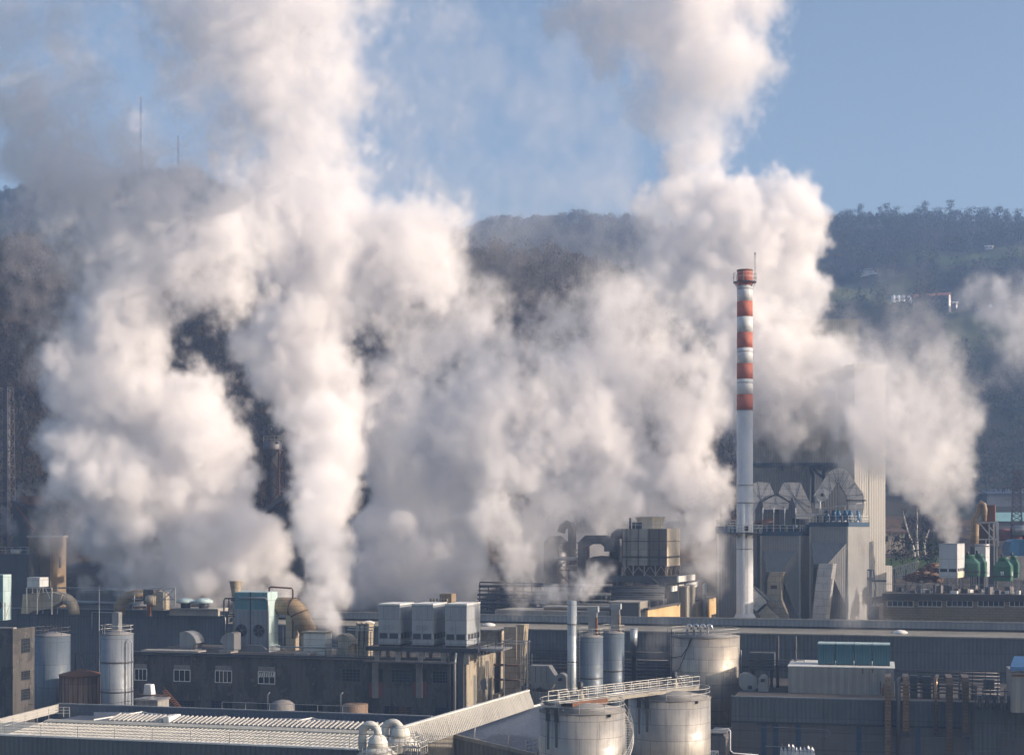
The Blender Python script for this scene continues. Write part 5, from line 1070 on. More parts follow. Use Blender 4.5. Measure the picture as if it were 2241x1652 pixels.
f1, *_ = filter_house('darkest filter house, mostly hidden behind the chimney', 1570, 1642, None, 1167, 272, 6, None, None)
f2, w2, d2, zf2 = filter_house('middle filter house with a dark funnel hood, right of the chimney', 1664, 1752, 1771, 1172, 271, 26, ((1671, 1742, 1206), (1684.5, 1715, 1251), 2.2), None)
f3, w3, d3, zf3 = filter_house('largest filter house with blue machinery on top and a quilted chute down its front', 1772, 1856, 1901, 1152, 268, 33, ((1776.5, 1853, 1187), (1792, 1822, 1233), 2.4), None)
def slab_duct(name, pts, th, mt, par, v):
    """quilted sheet metal duct: outline in bearing / height on the plane v, with thickness"""
    q = [par.P(x, y, v) for x, y in pts]; return MB().prism([(p[0], p[2]) for p in q], v, v + th).build(name, mt, par.o)
slab_duct('chute', [(1792, 1233.5), (1823, 1233.5), (1818.5, 1262), (1808, 1345), (1806.5, 1370), (1776, 1370), (1779, 1340), (1787, 1262)], 1.7, 'quilt', f3, -4.3)
slab_duct('chute', [(1685, 1251.5), (1716, 1251.5), (1709, 1269), (1709, 1311), (1730, 1370), (1716, 1370), (1679, 1318), (1679, 1269)], 1.5, 'beige_duct', f2, -3.8)
MB().box(f2.U(1687, -3.9), f2.U(1700, -3.9), -3.87, -3.803, f2.Z(1288, 2, -3.9), f2.Z(1280, 2, -3.9)).build('hatch', 'rust_dark', f2.o)
t = Thing('diagonal_duct', 'square quilted duct slanting from the foot of the chimney down to the right', 'duct', 1645, 264, 16)
for nm, pp, mt in (('upper_run', [(1645, 1284), (1679, 1316), (1666, 1330), (1655, 1337), (1645, 1328)], 'quilt'), ('lower_run', [(1672, 1322.5), (1709, 1358), (1728, 1378), (1696, 1378), (1656, 1341)], 'beige_duct')):
    q = [t.P(x, y, 0) for x, y in pp]; MB().prism([(p[0], p[2]) for p in q], 0, 2.0).build(nm, mt, t.o)
MB().tube([t.P(1657, 1339.5, -.05), t.P(1676, 1322, -.05)], .28, 4).build('flange', 'dark_metal', t.o)
MB().prism([(p[0], p[2]) for p in (t.P(1645, 1282, 0), t.P(1655, 1287, 0), t.P(1693, 1318, 0), t.P(1680, 1314, 0))], .4, 2.2).build('top_plate', 'boiler_grey', t.o)
# blue kit on filter house roofs
t = Thing('valve_bank', 'row of bright blue valves under a tilted shelter on the largest filter house', 'valve bank', 1806, 271, 33, Wz(1152, 271) + .76); g = MB(); h = MB()
for k in range(6): u = t.U(1809 + 13 * k); g.lathe([(.45, .1), (.5, .8), (.5, 1.5), (.3, 1.75), (.3, 2.1)], (u, .6 * (k % 2)), 12); h.lathe([(.28, 0), (.28, .3)], (u + .5, -1.0), 10)
g.build_each('valve', 'blue_kit', t.o); h.build_each('valve_cap', 'sign_white', t.o); MB().hexa([(t.U(1802), -1, 2.3), (t.U(1878), -1, 3.1), (t.U(1878), 2, 3.3), (t.U(1802), 2, 2.5), (t.U(1802), -1, 2.45), (t.U(1878), -1, 3.25), (t.U(1878), 2, 3.45), (t.U(1802), 2, 2.65)]).build('shelter', 'galv', t.o)
MB().bar((t.U(1803), -1, 0), (t.U(1803), -1, 2.3), .07).bar((t.U(1877), -1, 0), (t.U(1877), -1, 3.1), .07).bar((t.U(1840), 2, 0), (t.U(1840), 2, 2.8), .07).bar((t.U(1798), -.8, 0), (t.U(1798), -.8, 3.7), .16).build_each('post', 'rail_metal', t.o)
t = Thing('valve_bank', 'dark blue machinery with orange pipes on the middle filter house', 'valve bank', 1650, 273, 20, Wz(1168, 273) + .4); g = MB(); h = MB(); r_ = random.Random(4)
for k in range(9): u = t.U(1655 + 14 * k); g.box(u, u + .8, 0, 1, 0, .6 + .8 * r_.random()) if k % 2 else g.lathe([(.45, 0), (.5, 1.0), (.2, 1.3)], (u, .3), 10)
g.build('machines', 'blue_steel', t.o)
for k in range(3): h.tube([(t.U(1650), -.3 + .3 * k, 1.2 + .3 * k), (t.U(1692), -.3 + .3 * k, 1.7 + .3 * k)], .08, 6)
h.build('orange_pipes', 'rust', t.o); g = MB()
for k in range(4): x = t.U(1668 + 24 * k); g.bar((x, .5, 0), (x, .5, 4.2), .06); g.box(x - .08, x + .08, .35, .65, 3.3, 4.2)
g.build_each('lamp_post', 'sign_white', t.o); MB().hexa([(t.U(1742), -.8, 2.7), (t.U(1806), -.8, 2.9), (t.U(1806), 1.6, 3.2), (t.U(1742), 1.6, 3.0), (t.U(1742), -.8, 2.8), (t.U(1806), -.8, 3.0), (t.U(1806), 1.6, 3.3), (t.U(1742), 1.6, 3.1)]).build('shelter', 'galv', t.o)
# --- tank top left of chimney
t = Thing('round_tank', 'dark blue rimmed tank top with rails left of the chimney', 'tank', 1596, 276, 10); z = t.Z(1152); MB().lathe([(2.3, 0), (2.3, z - .9)], n=32).build('shell', 'shelf_dark', t.o); MB().lathe([(2.4, z - .88), (2.4, z)], n=32).build('top_band', 'blue_steel', t.o)
MB().rail([(2.3 * math.cos(R(k)), 2.3 * math.sin(R(k)), z) for k in range(0, 361, 24)], 1.1, 1, .035).build('rim_rail', 'rail_metal', t.o)
MB().tube([(.6, -1, z), (.6, -1, z + .9)] + arc((1.1, -1, z + .9), .5, 180, 0, 6) + [(1.6, -1, z)], .14, 8).build('red_pipe', 'rust', t.o); MB().bar((-1.5, 0, z), (-1.5, 0, z + 3.6), .04).bar((.0, .4, z), (.0, .4, z + 4.2), .05).build('whip_rods', 'galv', t.o)
# --- boiler house behind, quilted ducts
t = Thing('boiler_house', 'huge ribbed grey boiler house behind the chimney, its top lost in steam', 'boiler house', 1648, 304, 4); w_ = t.U(1880); z1 = t.Z(700)
MB().box(0, w_, 0, 14, 0, z1).build('wall', 'boiler_grey', t.o)
MB().prism([(0, z1 + .003), (w_ * .25, z1 + .003), (w_ * .25, z1 + 1.0), (w_ * .08, z1 + 2.2), (0, z1 + 1.6)], 2, 10).build('roof_cabin', 'tower_cream', t.o)
MB().box(-.2, w_, -.5, -.003, t.Z(1020), t.Z(1013)).build('blue_beam', 'blue_steel', t.o); MB().tube([(t.U(1655), -.6, t.Z(1013)), (t.U(1655), -.6, t.Z(1040))], .2, 4)
g = MB()
for a, b_ in (((1709, 1020), (1713, 1030)), ((1773, 1020), (1780, 1042)), ((1804, 1016), (1800, 1100)), ((1780, 1042), (1778, 1100)), ((1773, 1020), (1806, 1050)), ((1800, 1040), (1812, 1020))): g.bar(t.P(*a, -.7), t.P(*b_, -.7), .3)
g.build('blue_braces', 'blue_steel', t.o)
MB().box(t.U(1860), t.U(1872), -.4, -.003, t.Z(1120), t.Z(1020)).build('dark_slot', 'dark_metal', t.o)
for lb, pp, mt, Yd in (('left faceted quilted duct rising behind the chimney', [(1640, 1060), (1658, 1054), (1683, 1056), (1693, 1078), (1695, 1081), (1665, 1094), (1662, 1098), (1653, 1115), (1653, 1145), (1640, 1145)], 'quilt', 292),
                       ('right faceted quilted duct, shouldered like a helmet', [(1704, 1080), (1714, 1057), (1722, 1055), (1752, 1055), (1770, 1095), (1776, 1110), (1778, 1135), (1742, 1135), (1741, 1110), (1733, 1088), (1728, 1097)], 'quilt', 292),
                       ('squat pentagon shaped quilted box between the two faceted ducts', [(1669, 1098), (1698, 1084), (1727, 1100), (1725, 1114.5), (1671, 1114.5)], 'quilt', 291)):
    q = Thing('quilted_duct', lb, 'duct', 1700, Yd, 6, 0, 'quilted ducts before the boiler house'); P_ = [q.P(x, y, 0) for x, y in pp]; MB().prism([(p[0], p[2]) for p in P_], 0, 2.6).build('casing', mt, q.o)
    c0 = P_[len(P_) // 2]; sm_ = MB()
    cxm = sum(p[0] for p in P_) / len(P_); czm = sum(p[2] for p in P_) / len(P_)
    for p in P_: sm_.bar((cxm, -.02, czm), (p[0], -.02, p[2]), .035)
    sm_.build('seams', 'galv_dark', q.o); MB().box(cxm - .6, cxm + .6, .6, 2.0, 12, min(p[2] for p in P_) + .1).build('support', 'dark_metal', q.o)
q = Thing('arch_duct', 'great pointed quilted arch duct standing between boiler house and pale tower', 'duct', 1830, 284, 8)
outer = [(1782, 1085), (1812, 1036), (1822, 1028), (1834, 1025), (1850, 1028), (1862, 1040), (1889, 1080), (1892, 1094)]; inner = [(1856, 1095), (1853, 1086), (1834, 1053), (1804, 1100), (1792, 1101)]
P_ = [q.P(x, y, 0) for x, y in outer + inner]; 
def strip(par, A, B, v0, v1, nm, mt):
    g = MB(); n = min(len(A), len(B))
    for i in range(n - 1):
        a, b_, c, d = A[i], A[i + 1], B[i + 1], B[i]
        g.hexa([(d[0], v0, d[1]), (c[0], v0, c[1]), (c[0], v1, c[1]), (d[0], v1, d[1]), (a[0], v0, a[1]), (b_[0], v0, b_[1]), (b_[0], v1, b_[1]), (a[0], v1, a[1])])
    return g.build(nm, mt, par.o)
oc = [(1782, 1085), (1797, 1060), (1812, 1036), (1822, 1028), (1834, 1024.5), (1848, 1027), (1858, 1034), (1872, 1056), (1889, 1080), (1891.5, 1094)]
ic = [(1792, 1101), (1808, 1095), (1820, 1075), (1831, 1058), (1834, 1053), (1837, 1058), (1842, 1067), (1848, 1077), (1853, 1086), (1856, 1094)]
A = [(q.P(x, y, 0)[0], q.P(x, y, 0)[2]) for x, y in oc]; B = [(q.P(x, y, 0)[0], q.P(x, y, 0)[2]) for x, y in ic]
strip(q, A, B, 0, 3.0, 'arch', 'quilt')
sm_ = MB()
for a, b_ in zip(A, B): sm_.bar((a[0], -.03, a[1]), (b_[0], -.03, b_[1]), .035)
for (a, b_), (c, d) in zip(zip(A, B), list(zip(A, B))[1:]): sm_.bar((a[0], -.03, a[1]), (d[0], -.03, d[1]), .03)
sm_.build('seams', 'galv_dark', q.o)
x0, x1 = q.U(1856), q.U(1888); MB().hexa([(x0, 0, q.Z(1160)), (x1 - .3, 0, q.Z(1160)), (x1 - .3, 3, q.Z(1160)), (x0, 3, q.Z(1160)), (x0, 0, q.Z(1096)), (x1 + .3, 0, q.Z(1096)), (x1 + .3, 3, q.Z(1096)), (x0, 3, q.Z(1096))]).build('leg', 'quilt', q.o)
MB().box(x0 - .2, x1 + .6, -.08, 3.1, q.Z(1096) + .003, q.Z(1096) + .2).build('flange', 'dark_metal', q.o); MB().box(q.U(1796), q.U(1802), -.06, -.003, q.Z(1086), q.Z(1079)).build('hatch', 'dark_metal', q.o)
MB().hexa([q.P(1784, 1112, .3), q.P(1800, 1112, .3), q.P(1800, 1112, 2.6), q.P(1784, 1112, 2.6), q.P(1784, 1086, .3), q.P(1797, 1100, .3), q.P(1797, 1100, 2.6), q.P(1784, 1086, 2.6)]).build('left_foot', 'quilt', q.o)
MB().box(q.U(1786), q.U(1860), .8, 2.4, 10, q.Z(1125)).build('support', 'shelf_dark', q.o)
# --- pale lift tower
t = Thing('pale_tower', 'tall plain cream tower half veiled by drifting steam on the right', 'tower', 1870, 292, -14); w_ = t.U(1937.5); z1 = t.Z(810)
MB().box(0, w_, 0, 7, 0, z1).build('wall', 'tower_cream', t.o); MB().box(-.12, w_ + .12, -.12, 7.1, z1 + .003, z1 + 1.25).build('parapet', 'tower_cream', t.o)
MB().box(w_ + .003, t.U(1952.5), 0, 6, 0, t.Z(1238)).build('annex', 'tower_cream', t.o); MB().box(w_ * .46, w_ * .49, -.05, -.003, 18, z1 - .1).build('cover_strip', 'roof_white', t.o)
g = MB()
for a, b_ in (((1905, 1247), (1905, 1340)), ((1893, 1247), (1908, 1247)), ((1904, 1270), (1940, 1270)), ((1905, 1247), (1915, 1290)), ((1913, 1248), (1908, 1290)), ((1896, 1264), (1912, 1264)), ((1914, 1290), (1917, 1350)), ((1896, 1310), (1905, 1270))): g.bar(t.P(*a, -6), t.P(*b_, -6), .22)
jb = Thing('blue_crane', 'bright blue steel post with arms between the filter house and pale tower', 'crane', 1905, 272, 6); g2 = MB()
for a, b_, r_ in (((1905, 1247), (1905, 1350), .3), ((1893, 1247), (1908, 1247), .18), ((1904, 1271), (1940, 1271), .22), ((1911, 1246), (1917, 1290), .14), ((1896, 1265), (1912, 1265), .16), ((1897, 1268), (1912, 1268), .12), ((1915, 1290), (1915, 1350), .2), ((1893, 1310), (1905, 1296), .1)): g2.bar(jb.P(*a, 0), jb.P(*b_, 0), r_)
g2.build('frame', 'blue_steel', jb.o); MB().box(jb.U(1893), jb.U(1905), .5, 2, jb.Z(1320), jb.Z(1303)).build('yellow_block', 'paint_yellow', jb.o); MB().box(jb.U(1891), jb.U(1925), .6, 2.4, 0, jb.Z(1326)).build('machine_base', 'galv_dark', jb.o)
# --- wooden fill cooling tower
t = Thing('cooling_tower', 'square panelled cooling tower with flared eight sided fan stack and rusty open legs', 'cooling tower', 1361, 263, 20); w_ = t.U(1458.8); dp = t.V(1487.6, w_); zT, zB = t.Z(1157), t.Z(1237)
um_ = t.U(1417)
MB().box(0, um_, 0, .3, zB, zT).build('front_panels', 'cool_panel', t.o); MB().box(um_ + .002, w_, .002, .3, zB, zT).build('darker_panels', 'cool_dark', t.o, label='darker right half of the front panels')  # right half of the front has a darker panel coat
MB().box(w_ - .3, w_ + .03, .302, dp, zB - .1, zT + .02).build('side_panels', 'cool_cream', t.o); MB().box(0, w_ - .31, .31, dp, zT - .3, zT - .1).box(0, .3, .31, dp, zB, zT - .31).build('deck', 'concrete', t.o)
g = MB()
for f_ in (0, .09, .36, .62, .83): g.box(w_ * f_, w_ * f_ + .12, -.08, -.003, zB - .3, zT)
for z in (zT - 2.2, zT - 4.8, zB + 1.3): g.box(0, w_, -.12, -.082, z, z + .12); g.box(w_ + .032, w_ + .1, 0, dp, z, z + .12)
g.build('timbers', 'dark_metal', t.o)
cx_, cy_ = t.U(1423, dp / 2) , dp / 2; rb_ = t.R(31); rt = t.R(32.5, 0, dp / 2); zz = t.Z(1131, cx_, cy_)
MB().lathe([(rb_ * 1.02, zT - .09), (rb_ * .93, zT + .6), (rb_ * .97, zT + 1.4), (rt, zz - .1), (rt * 1.03, zz)], (cx_, cy_), 8, smooth=False, a0=R(22.5)).build('fan_stack', 'cool_cream', t.o)
MB().rail([(0, 0, zT), (w_, 0, zT), (w_, dp, zT)], 1.25, 1.2, .04).rail([(0, 0, zT), (0, dp, zT)], 1.25, 1.2, .04).build('roof_rail', 'rail_metal', t.o); MB().box(1.6, 3.1, .8, 2, zT, zT + 1.1).lathe([(.2, zT), (.2, zT + 1.9)], (1.3, .6), 8).build('fan_motor', 'dark_metal', t.o)
g = MB(); zL = t.Z(1259)
for k in range(5): u = w_ * k / 4; g.bar((u, .1, zL), (u, .1, zB), .12); 
for k in range(4): u = w_ * k / 4; g.bar((u, .1, zL + .2), (u + w_ / 8, .1, zB - .1), .07).bar((u + w_ / 4, .1, zL + .2), (u + w_ / 8, .1, zB - .1), .07)
for k in range(4): v = dp * k / 3; g.bar((w_, v, zL), (w_, v, zB), .12)
for k in range(3): v = dp * k / 3; g.bar((w_, v, zL + .2), (w_, v + dp / 6, zB), .07).bar((w_, v + dp / 3, zL + .2), (w_, v + dp / 6, zB), .07)
g.build('legs', 'fascia_beige', t.o); MB().box(.5, w_ - .5, .8, dp - .5, zL, zB - .02).build('fill_pack', 'rust_dark', t.o)
MB().box(-3, w_ + 2.0, -.8, dp + 2, zL - 1.1, zL - .003).build('platform', 'shelf_dark', t.o); MB().box(w_ + 2.003, w_ + 2.3, -.8, dp + 2, zL - 1.0, zL).build('platform_edge', 'trim_white', t.o); MB().hexa([(w_ + 1, -1, zL - 2.6), (w_ + 1.3, -1, zL - 2.6), (w_ + 2.6, dp + 3, zL - 2.2), (w_ + 2.3, dp + 3, zL - 2.2), (w_ + 1, -1, zL - 1.7), (w_ + 1.3, -1, zL - 1.7), (w_ + 2.6, dp + 3, zL - 1.3), (w_ + 2.3, dp + 3, zL - 1.3)]).build('lower_edge', 'trim_white', t.o)
g = MB()
for k in range(8): u = -3 + (w_ + 5) * k / 7; g.bar((u, 0, 17.1), (u, 0, zL - 1.1), .14); g.bar((u, 5, 17.1), (u, 5, zL - 1.1), .12)
for k in range(6): g.tube([(-5 + k * .4, -1 + .6 * k, zL - 2 - .4 * k), (w_ - 1, -1 + .5 * k, zL - 1.6 - .45 * k)], .12 + .04 * (k % 3), 6)
g.build('understructure', 'galv_dark', t.o); MB().ladder((1.3, -.2, zB), zT - zB, .5).tube([(3, -1.4, zB - .3), (7, -2, zL - 1.2)], .12, 4).build('ladder', 'galv_dark', t.o)
# process vessels left of it
t = Thing('process_vessel', 'domed ribbed vessel under an eight sided duct arch, left of the cooling tower', 'vessel', 1318, 268, 12); zV = t.Z(1218)
MB().lathe([(3.6, 8), (3.6, zV - 1.3), (2.9, zV - .5), (1.6, zV), (.2, zV + .2)], (0, 0), 28).build('dome', 'cool_dark', t.o)
A = [(-3.9, 14), (-3.9, t.Z(1187)), (-2.6, t.Z(1171)), (1.0, t.Z(1171)), (2.5, t.Z(1186)), (2.5, t.Z(1206))]; B = [(-2.5, 14), (-2.5, t.Z(1196)), (-1.6, t.Z(1190)), (.1, t.Z(1190)), (.7, t.Z(1196)), (.7, t.Z(1206))]
strip(t, A, B, -2.5, .5, 'duct_arch', 'galv_dark')
MB().tube([t.P(1345, 1270, 0), t.P(1345, 1180, 0), t.P(1347, 1172, 0), t.P(1353, 1168, 0), t.P(1366, 1168, 0)], .9, 14).build('riser_duct', 'galv_dark', t.o); MB().tube([t.P(1352, 1262, -2), t.P(1349, 1285, -2), t.P(1320, 1291, -2), t.P(1300, 1292, -2)], .3, 8).tube([t.P(1215, 1222, 1), t.P(1278, 1222, 1), t.P(1278, 1280, 1)], .35, 6).build('pipes', 'galv', t.o)
t = Thing('reactor_tower', 'dim steel reactor with a hooked pipe left of the domed vessel', 'reactor', 1240, 277, 12); MB().lathe([(2.2, 8), (2.2, t.Z(1185)), (1.0, t.Z(1172))], (-2, 0), 20).build('shell', 'galv_dark', t.o)
MB().tube([t.P(1252, 1235, 0), t.P(1252, 1160, 0), t.P(1249, 1150, 0), t.P(1241, 1147, 0), t.P(1232, 1152, 0), t.P(1228, 1165, 0)], .75, 12).build('hooked_pipe', 'galv_dark', t.o); MB().lattice((1.5, -2, 8), 5, 5, t.Z(1187) - 8, 4, .12).build('scaffold', 'galv_dark', t.o)
# ruins of pipework in the gap (x 1050-1340)
def ruin_parts(t):
    g = MB(); h = MB(); r_ = random.Random(12); b = MB()
    for k in range(16): x = t.U(1050 + k * 19); g.bar((x, 0, 9), (x, 0, t.Z(1262 + 30 * r_.random())), .12)
    for k in range(8): z = t.Z(1275 + k * 9); h.tube([(t.U(1050), -.4 * k, z), (t.U(1340), -.4 * k, z - .4 + r_.random())], .12 + .1 * (k % 2), 6)
    for k in range(9): x = t.U(1060 + k * 30); w = 1 + 1.5 * r_.random(); b.box(x, x + w, 1, 3, 9, t.Z(1285 + 25 * r_.random()))
    return [('posts', g, 'galv_dark'), ('pipes', h, 'shelf_dark'), ('cabins', b, 'shelf_dark')]
blob('pipe_bridge', 'tangle of dark pipes and cabins behind the shed, left of the cooling tower', 'pipe bridge', 1200, 259, ruin_parts, a=16)
def ruin2(t):
    g = MB(); h = MB(); r_ = random.Random(13)
    for k in range(6): z = t.Z(1287 + k * 5); h.tube([(t.U(1340), -.3 * k, z), (t.U(1455), -.3 * k, z + .2)], .14 + .08 * (k % 3), 6)
    for k in range(6): x = t.U(1345 + k * 18); g.bar((x, 0, 17.1), (x, 0, t.Z(1285)), .12); g.box(x + .4, x + 1.2, .4, 1.6, 17.1, t.Z(1300 + 8 * r_.random()))
    return [('posts', g, 'galv_dark'), ('pipes', h, 'shelf_dark')]
blob('pipe_rack', 'shadowy pipe rack directly beneath the square cooling tower', 'pipe rack', 1420, 256, ruin2, a=16)
t = Thing('grassy_roof', 'low overgrown concrete roof edge behind the pale stack', 'roof edge', 1190, 250, 16, 10); MB().box(0, t.U(1340), 0, 4, 0, t.Z(1330)).build('wall', 'brown_tower', t.o); MB().box(-.2, t.U(1342), -.2, 4.1, t.Z(1330) + .003, t.Z(1330) + .3).build('coping', 'concrete', t.o)
# --- yellow building in the sun
Yb = Thing('yellow_building', 'long yellow plaster building lit by the sun, right of the cooling tower base', 'building', 1417.5, 242, 20.5); dy = Yb.V(1592, 0); zy = Yb.Z(1335)
MB().box(-.4, 0, 0, dy, 0, zy).build('sunny_wall', 'yellow_wall', Yb.o); MB().box(-26, -.402, .3, dy, 0, zy - .4).build('body', 'concrete', Yb.o); MB().box(-.7, .15, -.1, dy + .2, zy + .003, zy + .3).build('coping', 'felt', Yb.o); 
MB().box(.002, .14, dy * .42, dy, zy - 4.0, zy - 3.6).build('string_course', 'fascia_beige', Yb.o)
for xa, xb, ya, yb in ((1557, 1566.5, 1337, 1356), (1574.5, 1586.5, 1331, 1355)): v0, v1 = Yb.V(xa, 0), Yb.V(xb, 0); window(Yb.o, v0, v1, .002, zy - 8.5, zy - 3.0, 4, frame='fascia_beige', bars=6, face='side', t=.12)
for lb, xa, xb, xc, ya, yb, Yd in (('low pale block at the left end of the yellow building', 1334, 1400, 1417.5, 1319, 1360, 243), ('dark block with one sunny side on top of the yellow building', 1462, 1503, 1522, 1284, 1318, 262)):
    q = Thing('roof_block', lb, 'block', xa, Yd, 16, 0, 'plant blocks by the yellow building'); w_ = q.U(xb); dp = q.V(xc, w_); MB().box(0, w_ - .25, 0, dp, 9, q.Z(ya)).build('wall', 'block_grey', q.o); MB().box(w_ - .248, w_, -.01, dp + .01, 9, q.Z(ya) + .01).build('sunny_side', 'fascia_beige', q.o); MB().box(-.15, w_ + .12, -.15, dp + .1, q.Z(ya) + .013, q.Z(ya) + .2).build('roof', 'concrete', q.o)  # sunlight on the right side put into a lighter coat over the grey
q = Thing('roof_hydrant', 'small white cylinder on the yellow building roof in thin steam', 'cylinder', 1542, 275, 16, zy + .2); MB().lathe([(.35, -3), (.35, 2.6), (.2, 2.9)], n=14).build('cylinder', 'trim_white', q.o); MB().rail([(-1, -.5, -.2), (1.6, -.5, -.2)], 1, .6, .04).build('rail', 'rust_dark', q.o)
# --- tan brick building right
Bk = Thing('brick_building', 'tan brick building with a dark roof band and rows of small windows at the right', 'building', 1933.5, 244, 15); u1 = Bk.U(2330); zb_ = Bk.Z(1298)
MB().box(0, u1, 0, .4, 0, zb_ - 1.05).build('wall', 'brick_tan', Bk.o); MB().box(-.2, u1, -.45, .5, zb_ - 1.047, zb_).build('roof_band', 'felt', Bk.o); MB().box(0, u1, .5, 14, zb_ - .5, zb_ - .2).build('roof', 'felt', Bk.o); MB().box(0, .4, .402, 14, 0, zb_ - 1.05).build('end_wall', 'brick_tan', Bk.o)
for xa, xb, n in ((1942, 1998, 5), (2010, 2060, 5), (2072.6, 2128, 5), (2140.6, 2197, 5), (2210, 2262, 5)): u0, u2 = Bk.U(xa), Bk.U(xb); window(Bk.o, u0, u2, 0, Bk.Z(1326, u0), Bk.Z(1314.5, u0) , n, t=.08)
MB().rail([(0, .2, zb_), (u1, .2, zb_)], 1.5, 3.2, .05, (1,)).build('roof_rail', 'galv', Bk.o)
# steaming box and green towers
def onroof(v): return zb_ - .2
t = Thing('box_cooler', 'tall white box cooler on legs over the brick roof, source of the right hand plume', 'cooling unit', 2055, 252, 27, 0); w_ = t.U(2095); dp = t.V(2111, w_); z0, z1 = t.Z(1264), t.Z(1190)
MB().box(0, w_, 0, dp, z0, z1).build('casing', 'unit_white', t.o, bevel=.03); MB().box(-.05, w_ + .05, -.05, dp + .05, z1 + .003, z1 + .1).build('top_rim', 'galv', t.o)
for a, b_ in ((.06, .45), (.54, .95)): MB().box(w_ * a, w_ * b_, -.03, -.003, t.Z(1251), t.Z(1244)).build('louvre', 'dark_metal', t.o)
for k in range(4): MB().box(w_ + .003, w_ + .03, dp * (.06 + .24 * k), dp * (.22 + .24 * k), t.Z(1250, w_), t.Z(1243.5, w_)).build('louvre', 'dark_metal', t.o)
MB().box(w_ + .003, w_ + .04, .02, dp, z0, t.Z(1252, w_)).build('yellow_skirt', 'cool_cream', t.o); g = MB()
for a in (.08, .95):
    for b_ in (.1, .9): g.bar((w_ * a, dp * b_, zb_ - 1), (w_ * a, dp * b_, z0), .12)
g.bar((w_ * .3, .3, z0 - .1), (w_ * .9, .3, z0 - 1.6), .08).build('legs', 'galv', t.o)
def green(label, xa, xb, xc, ya, yb, Y):
    t = Thing('green_cooler', label, 'cooling tower', xa, Y, 27, 0, 'green cooling towers at the right edge'); w = t.U(xb); dp = abs(t.V(xc, w)); dp = min(dp, w); zt_, z0 = t.Z(ya), t.Z(yb); h = zt_ - z0; zm = z0 + h * .62; zc = z0 + h * .86
    MB().box(0, w, 0, dp, z0 + h * .22, zm).build('body', 'green_grp', t.o, bevel=.06); c = (w / 2, dp / 2); q = w * .26
    MB().box(.05, w - .05, .05, dp - .05, z0, z0 + h * .17).build('basin', 'green_grp', t.o); MB().box(-.05, w + .05, -.05, dp + .05, z0 + h * .172, z0 + h * .218).build('louvre_band', 'dark_metal', t.o)
    MB().hexa([(0, 0, zm + .002), (w, 0, zm + .002), (w, dp, zm + .002), (0, dp, zm + .002), (c[0] - q, c[1] - q, zc), (c[0] + q, c[1] - q, zc), (c[0] + q, c[1] + q, zc), (c[0] - q, c[1] + q, zc)]).build('hood', 'green_grp', t.o)
    MB().lathe([(q * 1.25, zc - .1), (q * 1.1, zc + .4), (q * 1.15, zt_)], c, 20).build('fan_collar', 'green_grp', t.o); MB().lathe([(.22, zt_), (.25, zt_ + .5), (.1, zt_ + .6)], (c[0] - .3, c[1]), 8).build('motor', 'dark_metal', t.o); g = MB()
    for a in (.06, .94):
        for b_ in (.08, .92): g.bar((w * a, dp * b_, zb_ - 1), (w * a, dp * b_, z0), .1)
    g.build_each('leg', 'galv', t.o)
    return t, w, dp, zm
green('green cooling tower partly hidden behind the steaming white box', 2097, 2138, 2147, 1214, 1260, 257)
green('green cooling tower second from the left, its hood rising highest', 2124, 2155, 2165, 1212, 1262, 262)
t, w, dp, zm = green('nearest green cooling tower with two pale marks on its front', 2174, 2212, 2221, 1219, 1271, 254)
MB().prism([(w * .44, zm - 1.5), (w * .47, zm - 1.5), (w * .5, zm - .85), (w * .41, zm - .85)], -.02, -.003).prism([(w * .54, zm - 1.5), (w * .58, zm - 1.5), (w * .6, zm - .85), (w * .52, zm - .85)], -.02, -.003).build('pale_marks', 'sign_white', t.o); MB().box(w + .003, w + .02, dp * .4, dp * .62, zm - 1.6, zm - .9).build('side_mark', 'sign_white', t.o)
green('green cooling tower at the far right, touching the photo edge side', 2204, 2228, 2236, 1216, 1264, 259)
t = Thing('white_cooler', 'white panelled cooler with ribbed side behind the green towers', 'cooling unit', 2133, 268, 27); w = t.U(2157); dp = min(4, abs(t.V(2169, w))); MB().box(0, w, 0, dp, t.Z(1262), t.Z(1196)).build('casing', 'unit_white', t.o); MB().lathe([(1.3, t.Z(1196) + .004), (1.3, t.Z(1190))], (w / 2, dp / 2), 20).build('fan_collar', 'galv', t.o); MB().box(.2, w - .2, .2, dp - .2, zb_ - 1, t.Z(1262) - .01).build('legs', 'dark_metal', t.o)
t = Thing('lattice_gantry', 'silvery pipe gantry with brown drums and a golden arched pipe, far right', 'gantry', 2128, 285, 20); g = MB(); h = MB()
for a, b_ in (((2142, 1144), (2184, 1142)), ((2176, 1143), (2176, 1240)), ((2184, 1143), (2184, 1195)), ((2180, 1143), (2184, 1195)), ((2143, 1144), (2174, 1180)), ((2163, 1150), (2176, 1165)), ((2140, 1180), (2184, 1180)), ((2165, 1145), (2165, 1190)), ((2125, 1159), (2125, 1192)), ((2115, 1158), (2125, 1158)), ((2158, 1180), (2158, 1192))): g.bar(t.P(*a, 0), t.P(*b_, 0), .16)
g.build('frame', 'rail_metal', t.o); MB().box(t.U(2156), t.U(2177), 1, 4, t.Z(1143), t.Z(1105)).build('drum_house', 'rust', t.o); MB().box(t.U(2138), t.U(2172), 1.5, 4, t.Z(1190), t.Z(1146)).build('hopper', 'rust_dark', t.o)
